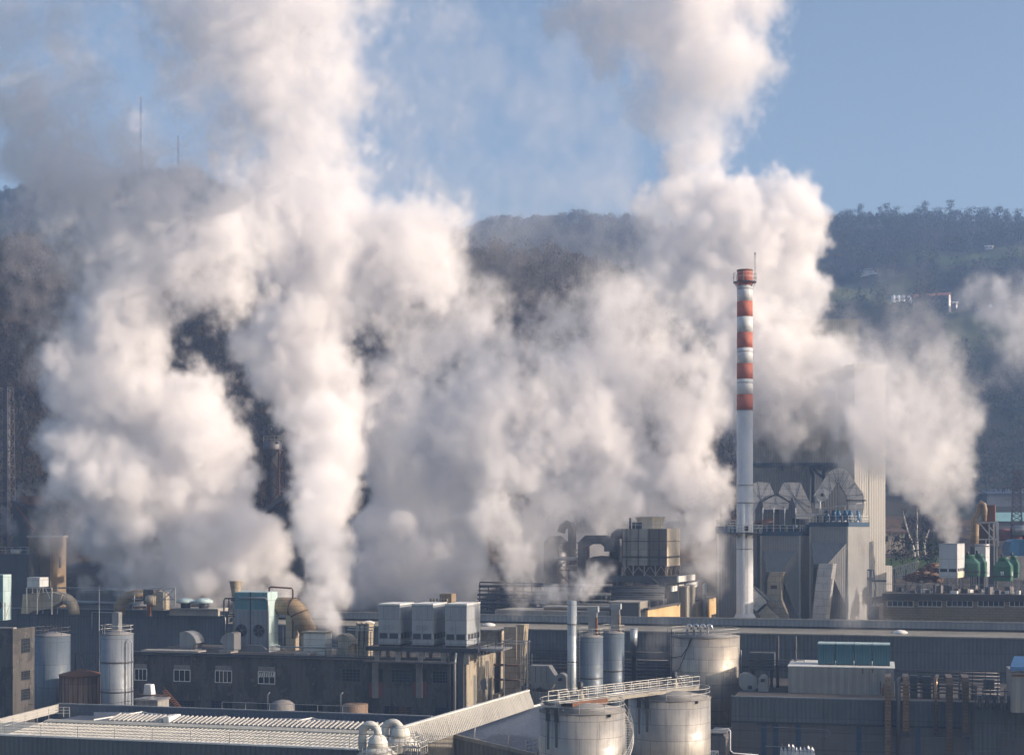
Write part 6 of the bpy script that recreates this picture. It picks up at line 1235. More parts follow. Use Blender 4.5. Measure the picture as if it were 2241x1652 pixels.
h.tube([t.P(2133, 1191, -1), t.P(2133, 1135, -1), t.P(2142, 1120, -1), t.P(2143, 1106, -1), t.P(2147, 1100, -1), t.P(2153, 1104, -1), t.P(2155, 1115, -1), t.P(2153, 1140, -1)], .5, 10).tube([t.P(2128, 1191, -.6), t.P(2129, 1145, -.6)], .45, 10).tube([t.P(2137, 1191, -.6), t.P(2138, 1147, -.6)], .4, 10); h.build('golden_pipes', 'brown_duct', t.o); MB().box(t.U(2122), t.U(2180), 2, 5, 18, t.Z(1195)).build('base_block', 'shelf_dark', t.o)
# truss conveyor and clutter on the terrace
t = Thing('truss_bridge', 'short steel truss conveyor right of the pale tower', 'truss bridge', 1955, 274, 22); g = MB(); a0, a1 = t.P(1953, 1244, 0), t.P(2007, 1229, 0)
for dz in (0, -2.1):
    for v in (0, 2): g.bar((a0[0], v, a0[2] + dz), (a1[0], v, a1[2] + dz), .14)
n = 7
for k in range(n):
    for v in (0, 2):
        f0, f1 = k / n, (k + 1) / n; X0, X1 = a0[0] + (a1[0] - a0[0]) * f0, a0[0] + (a1[0] - a0[0]) * f1; Z0, Z1 = a0[2] + (a1[2] - a0[2]) * f0, a0[2] + (a1[2] - a0[2]) * f1
        g.bar((X0, v, Z0), (X1, v, Z1 - 2.1), .09) if k % 2 else g.bar((X0, v, Z0 - 2.1), (X1, v, Z1), .09); g.bar((X0, v, Z0), (X0, v, Z0 - 2.1), .09)
g.build('truss', 'rail_metal', t.o); g = MB()
for x in (1958, 1983, 2007):
    for v in (0, 2): u = t.U(x, v); g.bar((u, v, 17), (u, v, a1[2] - 1.4), .14)
g.bar((t.U(1983), 0, 18), (t.U(2007), 0, a1[2] - 2), .08).build('legs', 'galv_dark', t.o); MB().hexa([(a0[0], 0, a0[2] + .1), (a1[0], 0, a1[2] + .1), (a1[0], 2, a1[2] + .1), (a0[0], 2, a0[2] + .1), (a0[0], 0, a0[2] + .2), (a1[0], 0, a1[2] + .2), (a1[0], 2, a1[2] + .2), (a0[0], 2, a0[2] + .2)]).build('cover', 'galv', t.o)
def clutter(label, xa, xb, ya, yb, Y, mt, seed, name='log_pile', cat='log pile'):
    t = Thing(name, label, cat, xa, Y, 12); r_ = random.Random(seed); g = MB(); w = t.U(xb); z0, z1 = t.Z(yb), t.Z(ya)
    for k in range(70):
        x = r_.random() * w; z = z0 + (z1 - z0) * r_.random() * (.5 + .5 * math.sin(3.1 * x / w)); g.tube([(x, r_.random(), z), (x + .6 + r_.random() * 1.4, r_.random() * 3, z + .7 * (r_.random() - .5))], .12 + .14 * r_.random(), 6)
    g.build('logs', mt, t.o)
clutter('pile of brown trunks and pipes on the terrace between truss and white box', 2011, 2052, 1234, 1258, 282, 'log_brown', 1); clutter('second brown scrap heap lower on the terrace, under the first', 1975, 2050, 1252, 1272, 268, 'log_brown', 2, 'scrap_heap', 'scrap heap')
r_ = random.Random(6)
def roof_spot(nm, lb, cat, grp, n, mt, seed, tall):
    r_ = random.Random(seed)
    for k in range(n):
        xd = 1960 + 275 * (k + .6 * r_.random()) / n; Yk = 247 - (xd - 1960) * .026 + 1.2 + 7 * r_.random(); q = Thing(nm, lb, cat, xd, Yk, 15 + 50 * r_.random(), zb_ - .19, grp); w = .35 + .8 * r_.random(); h_ = (.25 + .9 * r_.random()) * tall
        MB().box(0, w, 0, .4 + .7 * r_.random(), .05, h_).build('casing', mt, q.o, bevel=.02); MB().tube([(w / 2, .2, h_), (w / 2, .2, h_ + .25), (w + .3, .2, h_ + .3), (w + .3, .2, 0)], .05, 5).build('pipe', 'galv_dark', q.o)
roof_spot('pump_box', 'small dark pump box among the others along the brick building roof', 'pump', 'small dark pump boxes on the brick roof', 22, 'galv_dark', 1, 1.2)
roof_spot('vent_box', 'small sunlit pale vent box among the others on the brick building roof', 'vent', 'small pale vent boxes on the brick roof', 12, 'trim_white', 2, .6)
# --- ruined house, birches, bushes
t = Thing('ruined_house', 'small ruined brown house with empty windows beyond the terrace', 'house', 1936, 378, 6, float(ground_z(70, 378))); w = t.U(1980); z1 = t.Z(1166); MB().box(0, w, 0, 6, -2, z1).build('wall', 'plaster_sun', t.o); MB().hexa([(-.4, -.4, z1 + .003), (w + .4, -.4, z1 + .003), (w + .4, 6.4, z1 + .003), (-.4, 6.4, z1 + .003), (-.4, -.2, z1 + .5), (w + .4, -.2, z1 + .5), (w + .2, 6.2, z1 + 1.1), (-.2, 6.2, z1 + 1.1)]).build('roof', 'rust_dark', t.o)
for xa, xb in ((1938, 1943), (1958.5, 1968)): u0, u1_ = t.U(xa), t.U(xb); window(t.o, u0, u1_, 0, t.Z(1184, u0), t.Z(1173, u0), 2, frame='rust_dark', t=.08)
def birch(label, pts, Y, seed):
    x0, y0 = pts[-1]; z0 = Wz(y0, Y); X0 = Wx(x0, Y); o = bpy.data.objects.new('birch_tree', None); COL.objects.link(o); o.location = (X0, Y, z0); o['label'] = label; o['category'] = 'tree'; o['group'] = 'bare pale trees before the ruined house'
    P = [(Wx(x, Y) - X0, 0, Wz(y, Y) - z0) for x, y in pts][::-1]; n = len(P); g = MB().tube([(P[0][0], 0, -1.2)] + P, [.42] + [.36 * (1 - .75 * i / (n - 1)) for i in range(n)], 8); g.build('trunk', 'birch_bark', o); r_ = random.Random(seed); b = MB()
    H = P[-1][2]
    for k in range(46):
        f = .25 + .75 * r_.random(); i = min(int(f * (n - 1)), n - 2); q = Vector(P[i]).lerp(Vector(P[i + 1]), f * (n - 1) - i); a = r_.random() * 6.28; L = H * (.1 + .18 * r_.random()) * (1.2 - f * .6); e = q + Vector((math.cos(a) * L * .6, math.sin(a) * L * .6, L * .85)); b.tube([q, e], [.07, .025], 4, cap=False)
        for j in range(4): s_ = q.lerp(e, .4 + .6 * r_.random()); b.tube([s_, s_ + Vector(((r_.random() - .5) * L * .8, (r_.random() - .5) * L * .8, L * .4 * r_.random()))], [.03, .015], 3, cap=False)
    b.build('branches', 'bark', o)
birch('leaning pale birch trunk, left of three behind the terrace', [(1977, 1118), (1979, 1132), (1986, 1162), (1996, 1190), (2000, 1206)], 350, 1)
birch('straight pale birch trunk, middle of three', [(2007, 1110), (2007, 1130), (2006, 1170), (2007, 1206)], 352, 2)
birch('short pale birch trunk leaning right, last of three', [(2034, 1158), (2028, 1172), (2022, 1190), (2023, 1206)], 351, 3)
o = ridge_tree('bare_bush', 'thin brown bush on the grass before the ruined house', 1976, 330, 8, 'bare', 5, None, ground_z, 'bush'); o = ridge_tree('dark_bush', 'dark rounded bush left behind the steaming white box', 2040, 335, 8, 'round', 6, None, ground_z, 'bush')
rs2 = np.random.RandomState(5); n = 900; xx = 1985 + 90 * rs2.rand(n); YY = 385 + 50 * rs2.rand(n)
o = woods('bramble_bank', (xx - CX) / F * YY, YY, lambda X, Y: ground_z(X, Y) + .1 * (Y - 385), 4.2, 60, 'twigs_brown', 9, leaf=.5, low=.0); o['label'] = 'dark bramble bank behind the birches'; o['category'] = 'undergrowth'
# lamp post
t = Thing('lamp_post', 'slim lamp post before the ruined house', 'lamp post', 1951, 345, 0, float(ground_z(60, 345))); MB().tube([(0, 0, -.5), (0, 0, t.Z(1156)), (-.6, 0, t.Z(1155))], .07, 6).build('post', 'galv_dark', t.o); MB().box(-1.1, -.5, -.15, .15, t.Z(1155) - .1, t.Z(1155) + .08).build('lamp_head', 'dark_metal', t.o)
# --- pylon, far sheds, blue tank
def pylon(name, label, xd, Y, ytop, ybot, w0, w1, bays, mt, r=.1, arms=()):
    t = Thing(name, label, 'pylon', xd, Y, 12, Wz(ybot, Y)); h = t.Z(ytop); MB().lattice((0, 0, -1), w0, w1, h + 1, bays, r).build('lattice_body', mt, t.o); g = MB()
    for f, L in arms: g.bar((-L, 0, h * f), (L, 0, h * f), .12).bar((-L, 0, h * f), (0, 0, h * f + .9), .07).bar((L, 0, h * f), (0, 0, h * f + .9), .07)
    if arms: g.build('cross_arms', mt, t.o)
    return t
pylon('pylon', 'reddish lattice power pylon near the right edge', 2225, 400, 1030, 1180, 2.9, 1.5, 16, 'rust_dark', .09, ((.75, 3.2), (.58, 3.2), (.97, 2.4)))
for lb, xa, xb, ya, yb, Y, w_m, r_m in (('far shed with a pale teal ribbed roof at the right edge', 2179, 2300, 1121, 1141, 440, 'barn_dark', 'roof_teal'), ('distant dark blue shed with a white roof edge at the right edge', 2186, 2330, 1048, 1058, 640, 'shed_blue', 'trim_white'), ('distant low shed whose pale roof shows between teal shed and dark trees', 2160, 2330, 1072, 1080, 560, 'shed_blue', 'roof_blue')):
    t = Thing('far_shed', lb, 'shed', xa, Y, 4, 18, 'far sheds at the right edge'); w = t.U(xb); z1 = t.Z(yb); MB().box(0, w, 0, 12, 0, z1).build('wall', w_m, t.o); MB().hexa([(-.5, -.6, z1 + .003), (w, -.6, z1 + .003), (w, 12, z1 + 2), (-.5, 12, z1 + 2), (-.5, -.6, z1 + .2), (w, -.6, z1 + .2), (w, 12, t.Z(ya, 0, 12)), (-.5, 12, t.Z(ya, 0, 12))]).build('roof', r_m, t.o)
t = Thing('blue_tank', 'big bright blue rounded tank cut by the right edge', 'tank', 2209, 300, 8, 20); MB().prism([(0, -1), (9, -1), (9, t.Z(1180)), (1.2, t.Z(1180)), (.3, t.Z(1186)), (0, t.Z(1198))], 0, 8).build('shell', 'blue_kit', t.o); MB().box(-.3, 9, -.3, 8.2, -3, t.Z(1216)).build('base', 'concrete', t.o); MB().tube([(3, -.05, t.Z(1214)), (3, -.05, t.Z(1180))], .08, 4).build('band', 'blue_steel', t.o)
t = Thing('wagon_row', 'row of reddish tank wagons behind the gantry at the right edge', 'wagons', 2184, 330, 4, 22); g = MB()
for k in range(3): g.tube([(t.U(2186 + 26 * k), 0, t.Z(1170)), (t.U(2208 + 26 * k), 0, t.Z(1170))], 1.3, 12)
g.build('barrels', 'red_post', t.o); MB().tube([(t.U(2212), -2, t.Z(1160)), (t.U(2250), -2, t.Z(1160))], 1.1, 12).build('silver_barrel', 'galv', t.o)
# --- left side structures
t = pylon('lattice_tower', 'dark lattice chimney frame with a flue at the left edge', 10, 318, 848, 1205, 3.2, 2.5, 15, 'galv_dark', .12); t.o['category'] = 'tower'; MB().lathe([(.55, 0), (.55, t.Z(850))], (.7, 0), 12).build('flue', 'galv_dark', t.o)
t = Thing('brown_tower', 'square brown plaster tower with a small slit window at the left', 'tower', 62, 284, 16, 8); w = t.U(109); dp = t.V(144.5, w); z1 = t.Z(1176); MB().box(0, w, 0, dp, 0, z1).build('wall', 'brown_tower', t.o); MB().box(w + .003, w + .03, .02, dp, 0, z1).build('sunny_face', 'brown_tower', t.o); MB().box(-.2, w + .25, -.2, dp + .2, z1 + .003, z1 + .4).build('coping', 'concrete', t.o); MB().box(w + .033, w + .1, dp * .55, dp * .68, t.Z(1243, w), t.Z(1219, w)).build('slit_window', 'dark_metal', t.o)
g = MB()
for k in range(3): g.box(w * (.3 + .06 * k), w * (.33 + .06 * k), -.08, -.003, 0, z1 - 2)
g.ladder((w + .2, dp * .75, 3), 7, .5, (0, 1)).build('downpipes', 'rust_dark', t.o)
t = Thing('chute_tower', 'dark hopper building with a rusty zigzag chute behind the brown tower', 'hopper building', 28, 300, 16, 8); z1 = t.Z(1095); MB().prism([(0, 0), (4.2, 0), (4.2, z1 - 5), (3.0, z1 - 1.5), (0, z1)], 0, 6).build('wall', 'shelf_dark', t.o); MB().box(.8, 4.2, 1, 4, z1 - .9, z1 + .9).build('cab', 'rust', t.o); g = MB()
for k in range(3): g.bar((1 + 1.2 * k, -.4, z1 - 1 - 1.4 * k), (2.6 + 1.2 * k, -.4, z1 - 3 - 1.4 * k), .2)
g.build('rusty_chute', 'rust', t.o)
t = Thing('tank_farm', 'dark low works building with rails at the left edge', 'building', -20, 282, 16, 8); MB().box(0, t.U(62), 0, 8, 0, t.Z(1212)).build('wall', 'shelf_dark', t.o); MB().rail([(0, .2, t.Z(1212)), (t.U(62), .2, t.Z(1212))], 1.3, 1.5, .06).build('roof_rail', 'galv', t.o); MB().lathe([(.8, t.Z(1212)), (1.0, t.Z(1202))], (4, 2), 12).build('pot', 'trim_white', t.o)
t = Thing('stair_tower', 'dark process tower with railed platforms glimpsed between the two great plumes', 'process tower', 598, 318, 10, 8)
def zz_(y): return t.Z(y)
MB().lattice((0, 0, 0), 4.4, 3.6, zz_(985), 9, .13).build('lattice_frame', 'rust_dark', t.o); MB().lathe([(1.2, 0), (1.2, zz_(1000)), (1.9, zz_(990)), (1.9, zz_(968)), (1.0, zz_(960))], (-.2, 0), 16).build('vessel', 'galv_dark', t.o)
MB().box(-1.6, 1.5, -1.5, 1.5, zz_(971), zz_(968)).box(.6, 2, -.8, .8, zz_(903), zz_(901)).build('platforms', 'galv_dark', t.o); MB().rail([(-1.6, -1.5, zz_(968)), (1.5, -1.5, zz_(968)), (1.5, 1.5, zz_(968))], 1.2, .8, .06).rail([(.6, -.8, zz_(901)), (2, -.8, zz_(901))], 1.2, .5, .06).build('platform_rails', 'fascia_beige', t.o)
MB().bar((1.1, 0, zz_(968)), (1.1, 0, zz_(889)), .12).bar((.5, 0, zz_(968)), (.5, 0, zz_(937)), .07).bar((1.6, 0, zz_(901)), (2.4, 0, zz_(930)), .1).build('masts', 'dark_metal', t.o)
t = Thing('conveyor', 'dark sloping conveyor gallery before the process tower', 'conveyor', 574, 305, 10, 8); a, b_ = t.P(572, 1128, 0), t.P(640, 1078, 0)
MB().hexa([(a[0], 0, a[2]), (b_[0], 0, b_[2]), (b_[0], 2.5, b_[2]), (a[0], 2.5, a[2]), (a[0], 0, a[2] + 1.2), (b_[0], 0, b_[2] + 1.2), (b_[0], 2.5, b_[2] + 1.2), (a[0], 2.5, a[2] + 1.2)]).build('gallery', 'galv_dark', t.o); MB().box(0, 8, 2.6, 9, 0, t.Z(1108)).build('building', 'shelf_dark', t.o); MB().bar((a[0] + 1, 1, 0), (a[0] + 1, 1, a[2] + .5), .2).bar((b_[0] - 1, 1, 0), (b_[0] - 1, 1, b_[2]), .2).build('legs', 'galv_dark', t.o)
# --- far hillside buildings and masts
def on_hill(xd, yd):
    Ys = np.linspace(520, 1200, 3000); Xs = (xd - CX) / F * Ys; yy = HY - F * (far_z(Xs, Ys) - CAMZ) / Ys; i = int(np.argmin(np.where(yy > yd, 1e9, -Ys))) if False else int(np.argmax(yy <= yd)); return float(Xs[i]), float(Ys[i]), float(far_z(Xs[i:i + 1], Ys[i:i + 1])[0])
def farmhouse(name, label, xa, xb, yb, ye, yr, a, wall, roof, gable=True, cat='house'):
    X, Y, Z = on_hill((xa + xb) / 2, yb); t = Thing(name, label, cat, xa, Y, a, Z); w = t.U(xb); he = t.Z(ye); hr = t.Z(yr); d = 9
    MB().box(0, w, 0, d, -4, he).build('wall', wall, t.o)
    MB().prism([(0, 0), (0, 0), (0, 0)], 0, .1) if False else None
    g = MB().add([(-.6, -.8, he), (w + .6, -.8, he), (w + .6, d / 2, hr), (-.6, d / 2, hr), (w + .6, d + .8, he), (-.6, d + .8, he), (-.6, -.8, he + .25), (w + .6, -.8, he + .25), (w + .6, d / 2, hr + .25), (-.6, d / 2, hr + .25), (w + .6, d + .8, he + .25), (-.6, d + .8, he + .25)], [(0, 1, 7, 6), (6, 7, 8, 9), (9, 8, 10, 11), (5, 4, 10, 11), (0, 6, 9, 3), (3, 9, 11, 5), (1, 7, 8, 2), (2, 8, 10, 4)]); 
    gg = MB(); gg.add([(-.6, -.8, he), (w + .6, -.8, he), (w + .6, d / 2, hr), (-.6, d / 2, hr), (w + .6, d + .8, he), (-.6, d + .8, he), (-.6, -.8, he + .25), (w + .6, -.8, he + .25), (w + .6, d / 2, hr + .25), (-.6, d / 2, hr + .25), (w + .6, d + .8, he + .25), (-.6, d + .8, he + .25)], [(0, 1, 7, 6), (6, 7, 8, 9), (9, 8, 10, 11), (5, 4, 10, 11), (0, 6, 9, 3), (3, 9, 11, 5), (1, 7, 8, 2), (2, 8, 10, 4)]); gg.build('roof', roof, t.o)
    e = MB(); e.add([(w + .003, 0, he), (w + .003, d, he), (w + .003, d / 2, hr)], [(0, 1, 2)]); e.add([(-.003, 0, he), (-.003, d, he), (-.003, d / 2, hr)], [(0, 1, 2)]); e.build('gables', 'house_white', t.o)
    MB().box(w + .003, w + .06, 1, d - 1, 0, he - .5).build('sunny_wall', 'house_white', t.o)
    for k in range(max(2, int(w / 4))): u = 1 + k * (w - 2) / max(1, int(w / 4) - 1) - .5; MB().box(u, u + 1, -.05, -.003, he * .4, he * .75).build('window', 'window_glass', t.o)
    return t
farmhouse('farmhouse', 'long farmhouse with a reddish roof and white sunlit gable on the right hillside', 2000, 2076, 672, 651, 643, 24, 'barn_dark', 'roof_tile')
farmhouse('annex_house', 'small white annex at the right foot of the farmhouse', 2072, 2092, 674, 664, 660, 24, 'barn_dark', 'house_white')
farmhouse('hill_house', 'pale low house on the hillside just right of the big steam head', 1883, 1920, 600, 592, 587, 18, 'house_white', 'roof_grey'); farmhouse('field_shed', 'white shed at the top of the green pasture', 2156, 2172, 545, 540, 536, 20, 'sign_white', 'sign_white', cat='shed')
for i, xd in enumerate((1955, 1966, 1977, 1990)):
    X, Y, Z = on_hill(xd, 660); t = Thing('farm_silo', f'small pale farm silo left of the farmhouse, {["first", "second", "third", "fourth"][i]} from the left', 'silo', xd, Y, 0, Z, 'four farm silos'); MB().lathe([(1.15, -3), (1.15, t.Z(647))], n=16).build('shell', 'sign_white', t.o); MB().lathe([(1.2, t.Z(647) + .004), (.2, t.Z(645))], n=16).build('lid', 'galv', t.o)
X, Y, Z = on_hill(2167, 676); t = Thing('white_dome', 'tiny white round tank on the hillside below the pasture', 'tank', 2167, Y, 0, Z); MB().lathe([(1, -2), (1.3, 1), (1, 2.4), (.2, 3)], n=14).build('shell', 'sign_white', t.o); MB().box(-1.4, 1.4, -1.4, 1.4, -2, .1).build('base', 'concrete', t.o)
for xd, yt, lb in ((308, 212, 'taller radio mast rising over the left hill through the steam'), (390, 298, 'shorter radio mast right of the tall one')):
    t = Thing('radio_mast', lb, 'radio mast', xd, 1196, 0, float(far_z(np.array([Wx(xd, 1196)]), np.array([1196.]))[0]) - 2); h = t.Z(yt); MB().lattice((0, 0, 0), 1.0, .8, h, 24, .07, False).build('mast', 'rust_dark', t.o); MB().lathe([(1.2, -.5), (1.2, .4)], n=8).build('footing', 'concrete', t.o)
X, Y, Z = on_hill(236 / 1, 590)
# ================================================================ STEAM: real volumes, density kept in a voxel grid
def steam_mat(name, col, aniso=.0):
    m = bpy.data.materials.new(name); m.use_nodes = True; nt = m.node_tree; nt.nodes.clear()
    pv = nt.nodes.new('ShaderNodeVolumePrincipled'); mo = nt.nodes.new('ShaderNodeOutputMaterial'); nt.links.new(pv.outputs[0], mo.inputs['Volume'])
    pv.inputs['Color'].default_value = (*col, 1); pv.inputs['Density'].default_value = 1; pv.inputs['Anisotropy'].default_value = aniso
    MATS[name] = m; return m
steam_mat('steam_white', (1, .993, .995))
def make_volume(name, dens, lo, hi, mat):
    nx, ny, nz = dens.shape
    me = bpy.data.meshes.new(name + '_grid'); me.vertices.add(dens.size)
    at = me.attributes.new('d', 'FLOAT', 'POINT'); at.data.foreach_set('value', np.ascontiguousarray(dens, dtype=np.float32).ravel())
    src = bpy.data.objects.new(name + '_grid', me)
    ng = bpy.data.node_groups.new(name, 'GeometryNodeTree')
    ng.interface.new_socket('Geometry', in_out='INPUT', socket_type='NodeSocketGeometry'); ng.interface.new_socket('Geometry', in_out='OUTPUT', socket_type='NodeSocketGeometry')
    N = ng.nodes; L = ng.links; out = N.new('NodeGroupOutput'); vc = N.new('GeometryNodeVolumeCube')
    vc.inputs['Min'].default_value = lo; vc.inputs['Max'].default_value = hi
    for a, n in zip('XYZ', (nx, ny, nz)): vc.inputs['Resolution ' + a].default_value = n
    oi = N.new('GeometryNodeObjectInfo'); oi.inputs['Object'].default_value = src
    na = N.new('GeometryNodeInputNamedAttribute'); na.data_type = 'FLOAT'; na.inputs['Name'].default_value = 'd'
    si = N.new('GeometryNodeSampleIndex'); si.data_type = 'FLOAT'; si.domain = 'POINT'
    L.new(oi.outputs['Geometry'], si.inputs['Geometry']); L.new(na.outputs['Attribute'], si.inputs['Value'])
    sep = N.new('ShaderNodeSeparateXYZ'); L.new(N.new('GeometryNodeInputPosition').outputs[0], sep.inputs[0])
    def M(op, a, b, c=None):
        m = N.new('ShaderNodeMath'); m.operation = op
        for i, v in enumerate((a, b, c)):
            if v is None: continue
            if isinstance(v, (int, float)): m.inputs[i].default_value = v
            else: L.new(v, m.inputs[i])
        return m.outputs[0]
    ix = [M('ROUND', M('DIVIDE', M('SUBTRACT', sep.outputs[k], lo[k]), (hi[k] - lo[k]) / (n - 1)), 0) for k, n in enumerate((nx, ny, nz))]
    L.new(M('MULTIPLY_ADD', M('MULTIPLY_ADD', ix[0], ny, ix[1]), nz, ix[2]), si.inputs['Index']); L.new(si.outputs[0], vc.inputs['Density'])
    sm = N.new('GeometryNodeSetMaterial'); sm.inputs['Material'].default_value = mat; L.new(vc.outputs[0], sm.inputs[0]); L.new(sm.outputs[0], out.inputs[0])
    vol = bpy.data.volumes.new(name); o = bpy.data.objects.new(name, vol); COL.objects.link(o); vol.materials.append(mat)
    o.modifiers.new('density', 'NODES').node_group = ng; return o
def gfield(shape, vox, seed, beta=3.5, lmax=22, stretch=(1, 1, 1.25)):
    rs = np.random.RandomState(seed); k2 = 0
    fx = [np.fft.fftfreq(shape[0], vox) * stretch[0], np.fft.fftfreq(shape[1], vox) * stretch[1], np.fft.rfftfreq(shape[2], vox) * stretch[2]]
    k2 = fx[0][:, None, None] ** 2 + fx[1][None, :, None] ** 2 + fx[2][None, None, :] ** 2 + (1 / lmax) ** 2
    w = np.fft.rfftn(rs.standard_normal(shape).astype(np.float32)) * (k2 ** (-beta / 4))
    n = np.fft.irfftn(w, s=shape).astype(np.float32); return (n - n.mean()) / n.std()
def plume(label, Y, puffs, seed, vox=.5, edge=((0, 5.5), (600, 3.4), (850, 1.7), (1050, .8), (1250, .55)), dens=((0, .15), (500, .25), (1100, .38)), amp=.9, depth=.62, wisp=.38, group=None, kids=1.0, Yf=None, thin=1.0, cat='steam plume'):
    """puffs: (bearing px, height px, radius px[, strength]) turned into round billows in metres with smaller billows grown on them"""
    rs = np.random.RandomState(seed); S = []
    for p in puffs:
        x, y, r = p[:3]; st = p[3] if len(p) > 3 else 1.0; Yp = Y if Yf is None else Yf(x, y); rm = r / F * Yp
        yy = Yp + rm * .28 * rs.randn(); c = np.array([Wx(x, Yp), yy, Wz(y, Yp)]); S.append((c, rm, st))
        if rm > 1.0:
            for k in range(int(15 * kids)):
                d = rs.randn(3); d[1] *= .7; d /= np.linalg.norm(d); rc = rm * (.2 + .26 * rs.rand()); c2 = c + d * (rm - rc * .35) * [1, depth * 1.1, 1]; S.append((c2, rc, st))
                if rc > 1.0:
                    for j in range(int(5 * kids)): e = d + .9 * rs.randn(3); e /= np.linalg.norm(e); rr = rc * (.25 + .25 * rs.rand()); S.append((c2 + e * (rc - rr * .3), rr, st))
    mg = 2.5
    lo = np.min([c - r for c, r, s in S], 0) - mg; hi = np.max([c + r for c, r, s in S], 0) + mg; lo[2] = max(lo[2], 9)
    n = np.maximum(8, np.ceil((hi - lo) / vox).astype(int) + 1); hi = lo + (n - 1) * vox
    ax = [lo[k] + vox * np.arange(n[k], dtype=np.float32) for k in range(3)]; sd = np.full(n, -9, np.float32); sg = np.ones(n, np.float32)
    for c, r, st in S:
        R_ = r + 4; sl = []
        for k in range(3): i0 = max(0, int((c[k] - R_ - lo[k]) / vox)); i1 = min(n[k], int((c[k] + R_ - lo[k]) / vox) + 2); sl.append(slice(i0, i1))
        g = [ax[k][sl[k]] - c[k] for k in range(3)]
        if min(map(len, g)) == 0: continue
        dist = np.sqrt(g[0][:, None, None] ** 2 + (g[1][None, :, None] / depth) ** 2 + g[2][None, None, :] ** 2); v = (r - dist).astype(np.float32)
        if r > 3: v = r * (1 - dist / r)
        a = sd[tuple(sl)]; m = v > a; a[m] = v[m]; b = sg[tuple(sl)]; b[m] = st
    big = gfield(tuple(n), vox, seed + 50); fine = gfield(tuple(n), vox, seed + 90, beta=3.0, lmax=6)
    yd = HY - (ax[2] - CAMZ) / Y * F
    ed = np.interp(yd, *zip(*edge)).astype(np.float32)[None, None, :]; de = np.interp(yd, *zip(*dens)).astype(np.float32)[None, None, :]
    ed = ed * (.75 + .25 / np.maximum(sg, .3))
    q = (sd + amp * ed * (.55 * big + np.minimum(.17, .26 / ed) * fine) + .75 * ed) / (ed * 1.6); q = np.clip(q, 0, 1); q = q * q * (3 - 2 * q)
    rho = q * de * sg * np.clip(1 + wisp * (.5 * big + np.minimum(.2, .3 / ed) * fine), .25, 2.0) * thin
    # fade to nothing at the box border
    for k in range(3):
        f = np.minimum(1, np.minimum(np.arange(n[k]), n[k] - 1 - np.arange(n[k])) / 5.).astype(np.float32); rho = rho * f.reshape([-1 if j == k else 1 for j in range(3)])
    rho[rho < .0004] = 0
    print('plume', label[:40], n, int((rho > 0).sum()), len(S), round(time.time() - T0, 1))
    o = make_volume('steam_plume', rho.astype(np.float32), tuple(map(float, lo)), tuple(map(float, hi)), MATS['steam_white']); o['label'] = label; o['category'] = cat; o['group'] = group or 'steam plumes'; return o
# great left cloud
plume('great billowing steam cloud at the left, glowing cream and leaning up to the left', 264, [
    (620, 1290, 40), (560, 1300, 34), (480, 1296, 40), (400, 1290, 40), (330, 1292, 34), (270, 1292, 26, .8), (520, 1235, 70), (420, 1230, 80), (330, 1235, 60, .8), (250, 1255, 38, .7), (195, 1280, 18, .5), (560, 1200, 75), (150, 1150, 70, .22), (230, 1160, 80, .5),
    (430, 1130, 110), (300, 1080, 120), (475, 1060, 82), (180, 1060, 70, .8), (330, 960, 120), (440, 960, 105), (200, 960, 95), (495, 955, 55), (470, 890, 45), (420, 880, 50), (560, 1190, 50),
    (240, 835, 95), (300, 860, 65), (170, 850, 70), (150, 760, 45, .6), (250, 720, 90), (180, 660, 50, .8), (290, 640, 85), (330, 560, 100), (400, 590, 60, .8), (210, 600, 45, .4), (430, 540, 90), (500, 600, 70, .9), (250, 490, 70), (400, 480, 80), (320, 430, 70),
    (190, 420, 90), (260, 380, 70, .8), (110, 400, 60, .6), (480, 520, 90), (520, 590, 70), (300, 520, 110), (200, 560, 70, .7), (120, 330, 95, .8), (190, 320, 80, .7), (90, 260, 75, .7), (130, 210, 70, .6), (70, 150, 85, .5), (120, 90, 75, .45), (60, 30, 85, .4), (130, 0, 75, .4), (-10, 70, 70, .4), (170, 290, 75, .8)], 1)
# central column
plume('tall central steam column rising from the pale basin and fanning out overhead', 236, [
    (722, 1380, 10), (730, 1362, 16), (712, 1345, 28), (700, 1318, 36), (738, 1300, 36), (720, 1260, 50), (712, 1200, 58), (700, 1140, 62), (715, 1080, 70), (735, 1020, 72), (715, 950, 75), (745, 900, 62), (690, 870, 78), (640, 800, 85), (720, 810, 70), (595, 740, 58), (650, 715, 85), (730, 690, 75), (600, 680, 60),
    (700, 620, 110), (620, 600, 80), (790, 620, 85), (860, 600, 80, .9), (930, 580, 70, .8), (960, 520, 52, .8), (880, 510, 80, .8), (700, 520, 120), (600, 480, 100), (790, 480, 80), (650, 400, 120), (720, 360, 60), (560, 330, 80, .7), (660, 280, 110), (610, 180, 120), (540, 200, 70, .7), (690, 190, 75), (650, 80, 130), (530, 80, 110, .8), (450, 20, 110, .7), (600, 0, 140), (720, 20, 90, .8), (380, -10, 80, .6), (480, 130, 90, .6), (730, 130, 70), (740, 240, 60)], 2, Yf=lambda x, y: float(np.interp(y, [0, 900, 1385], [292, 278, 216])))
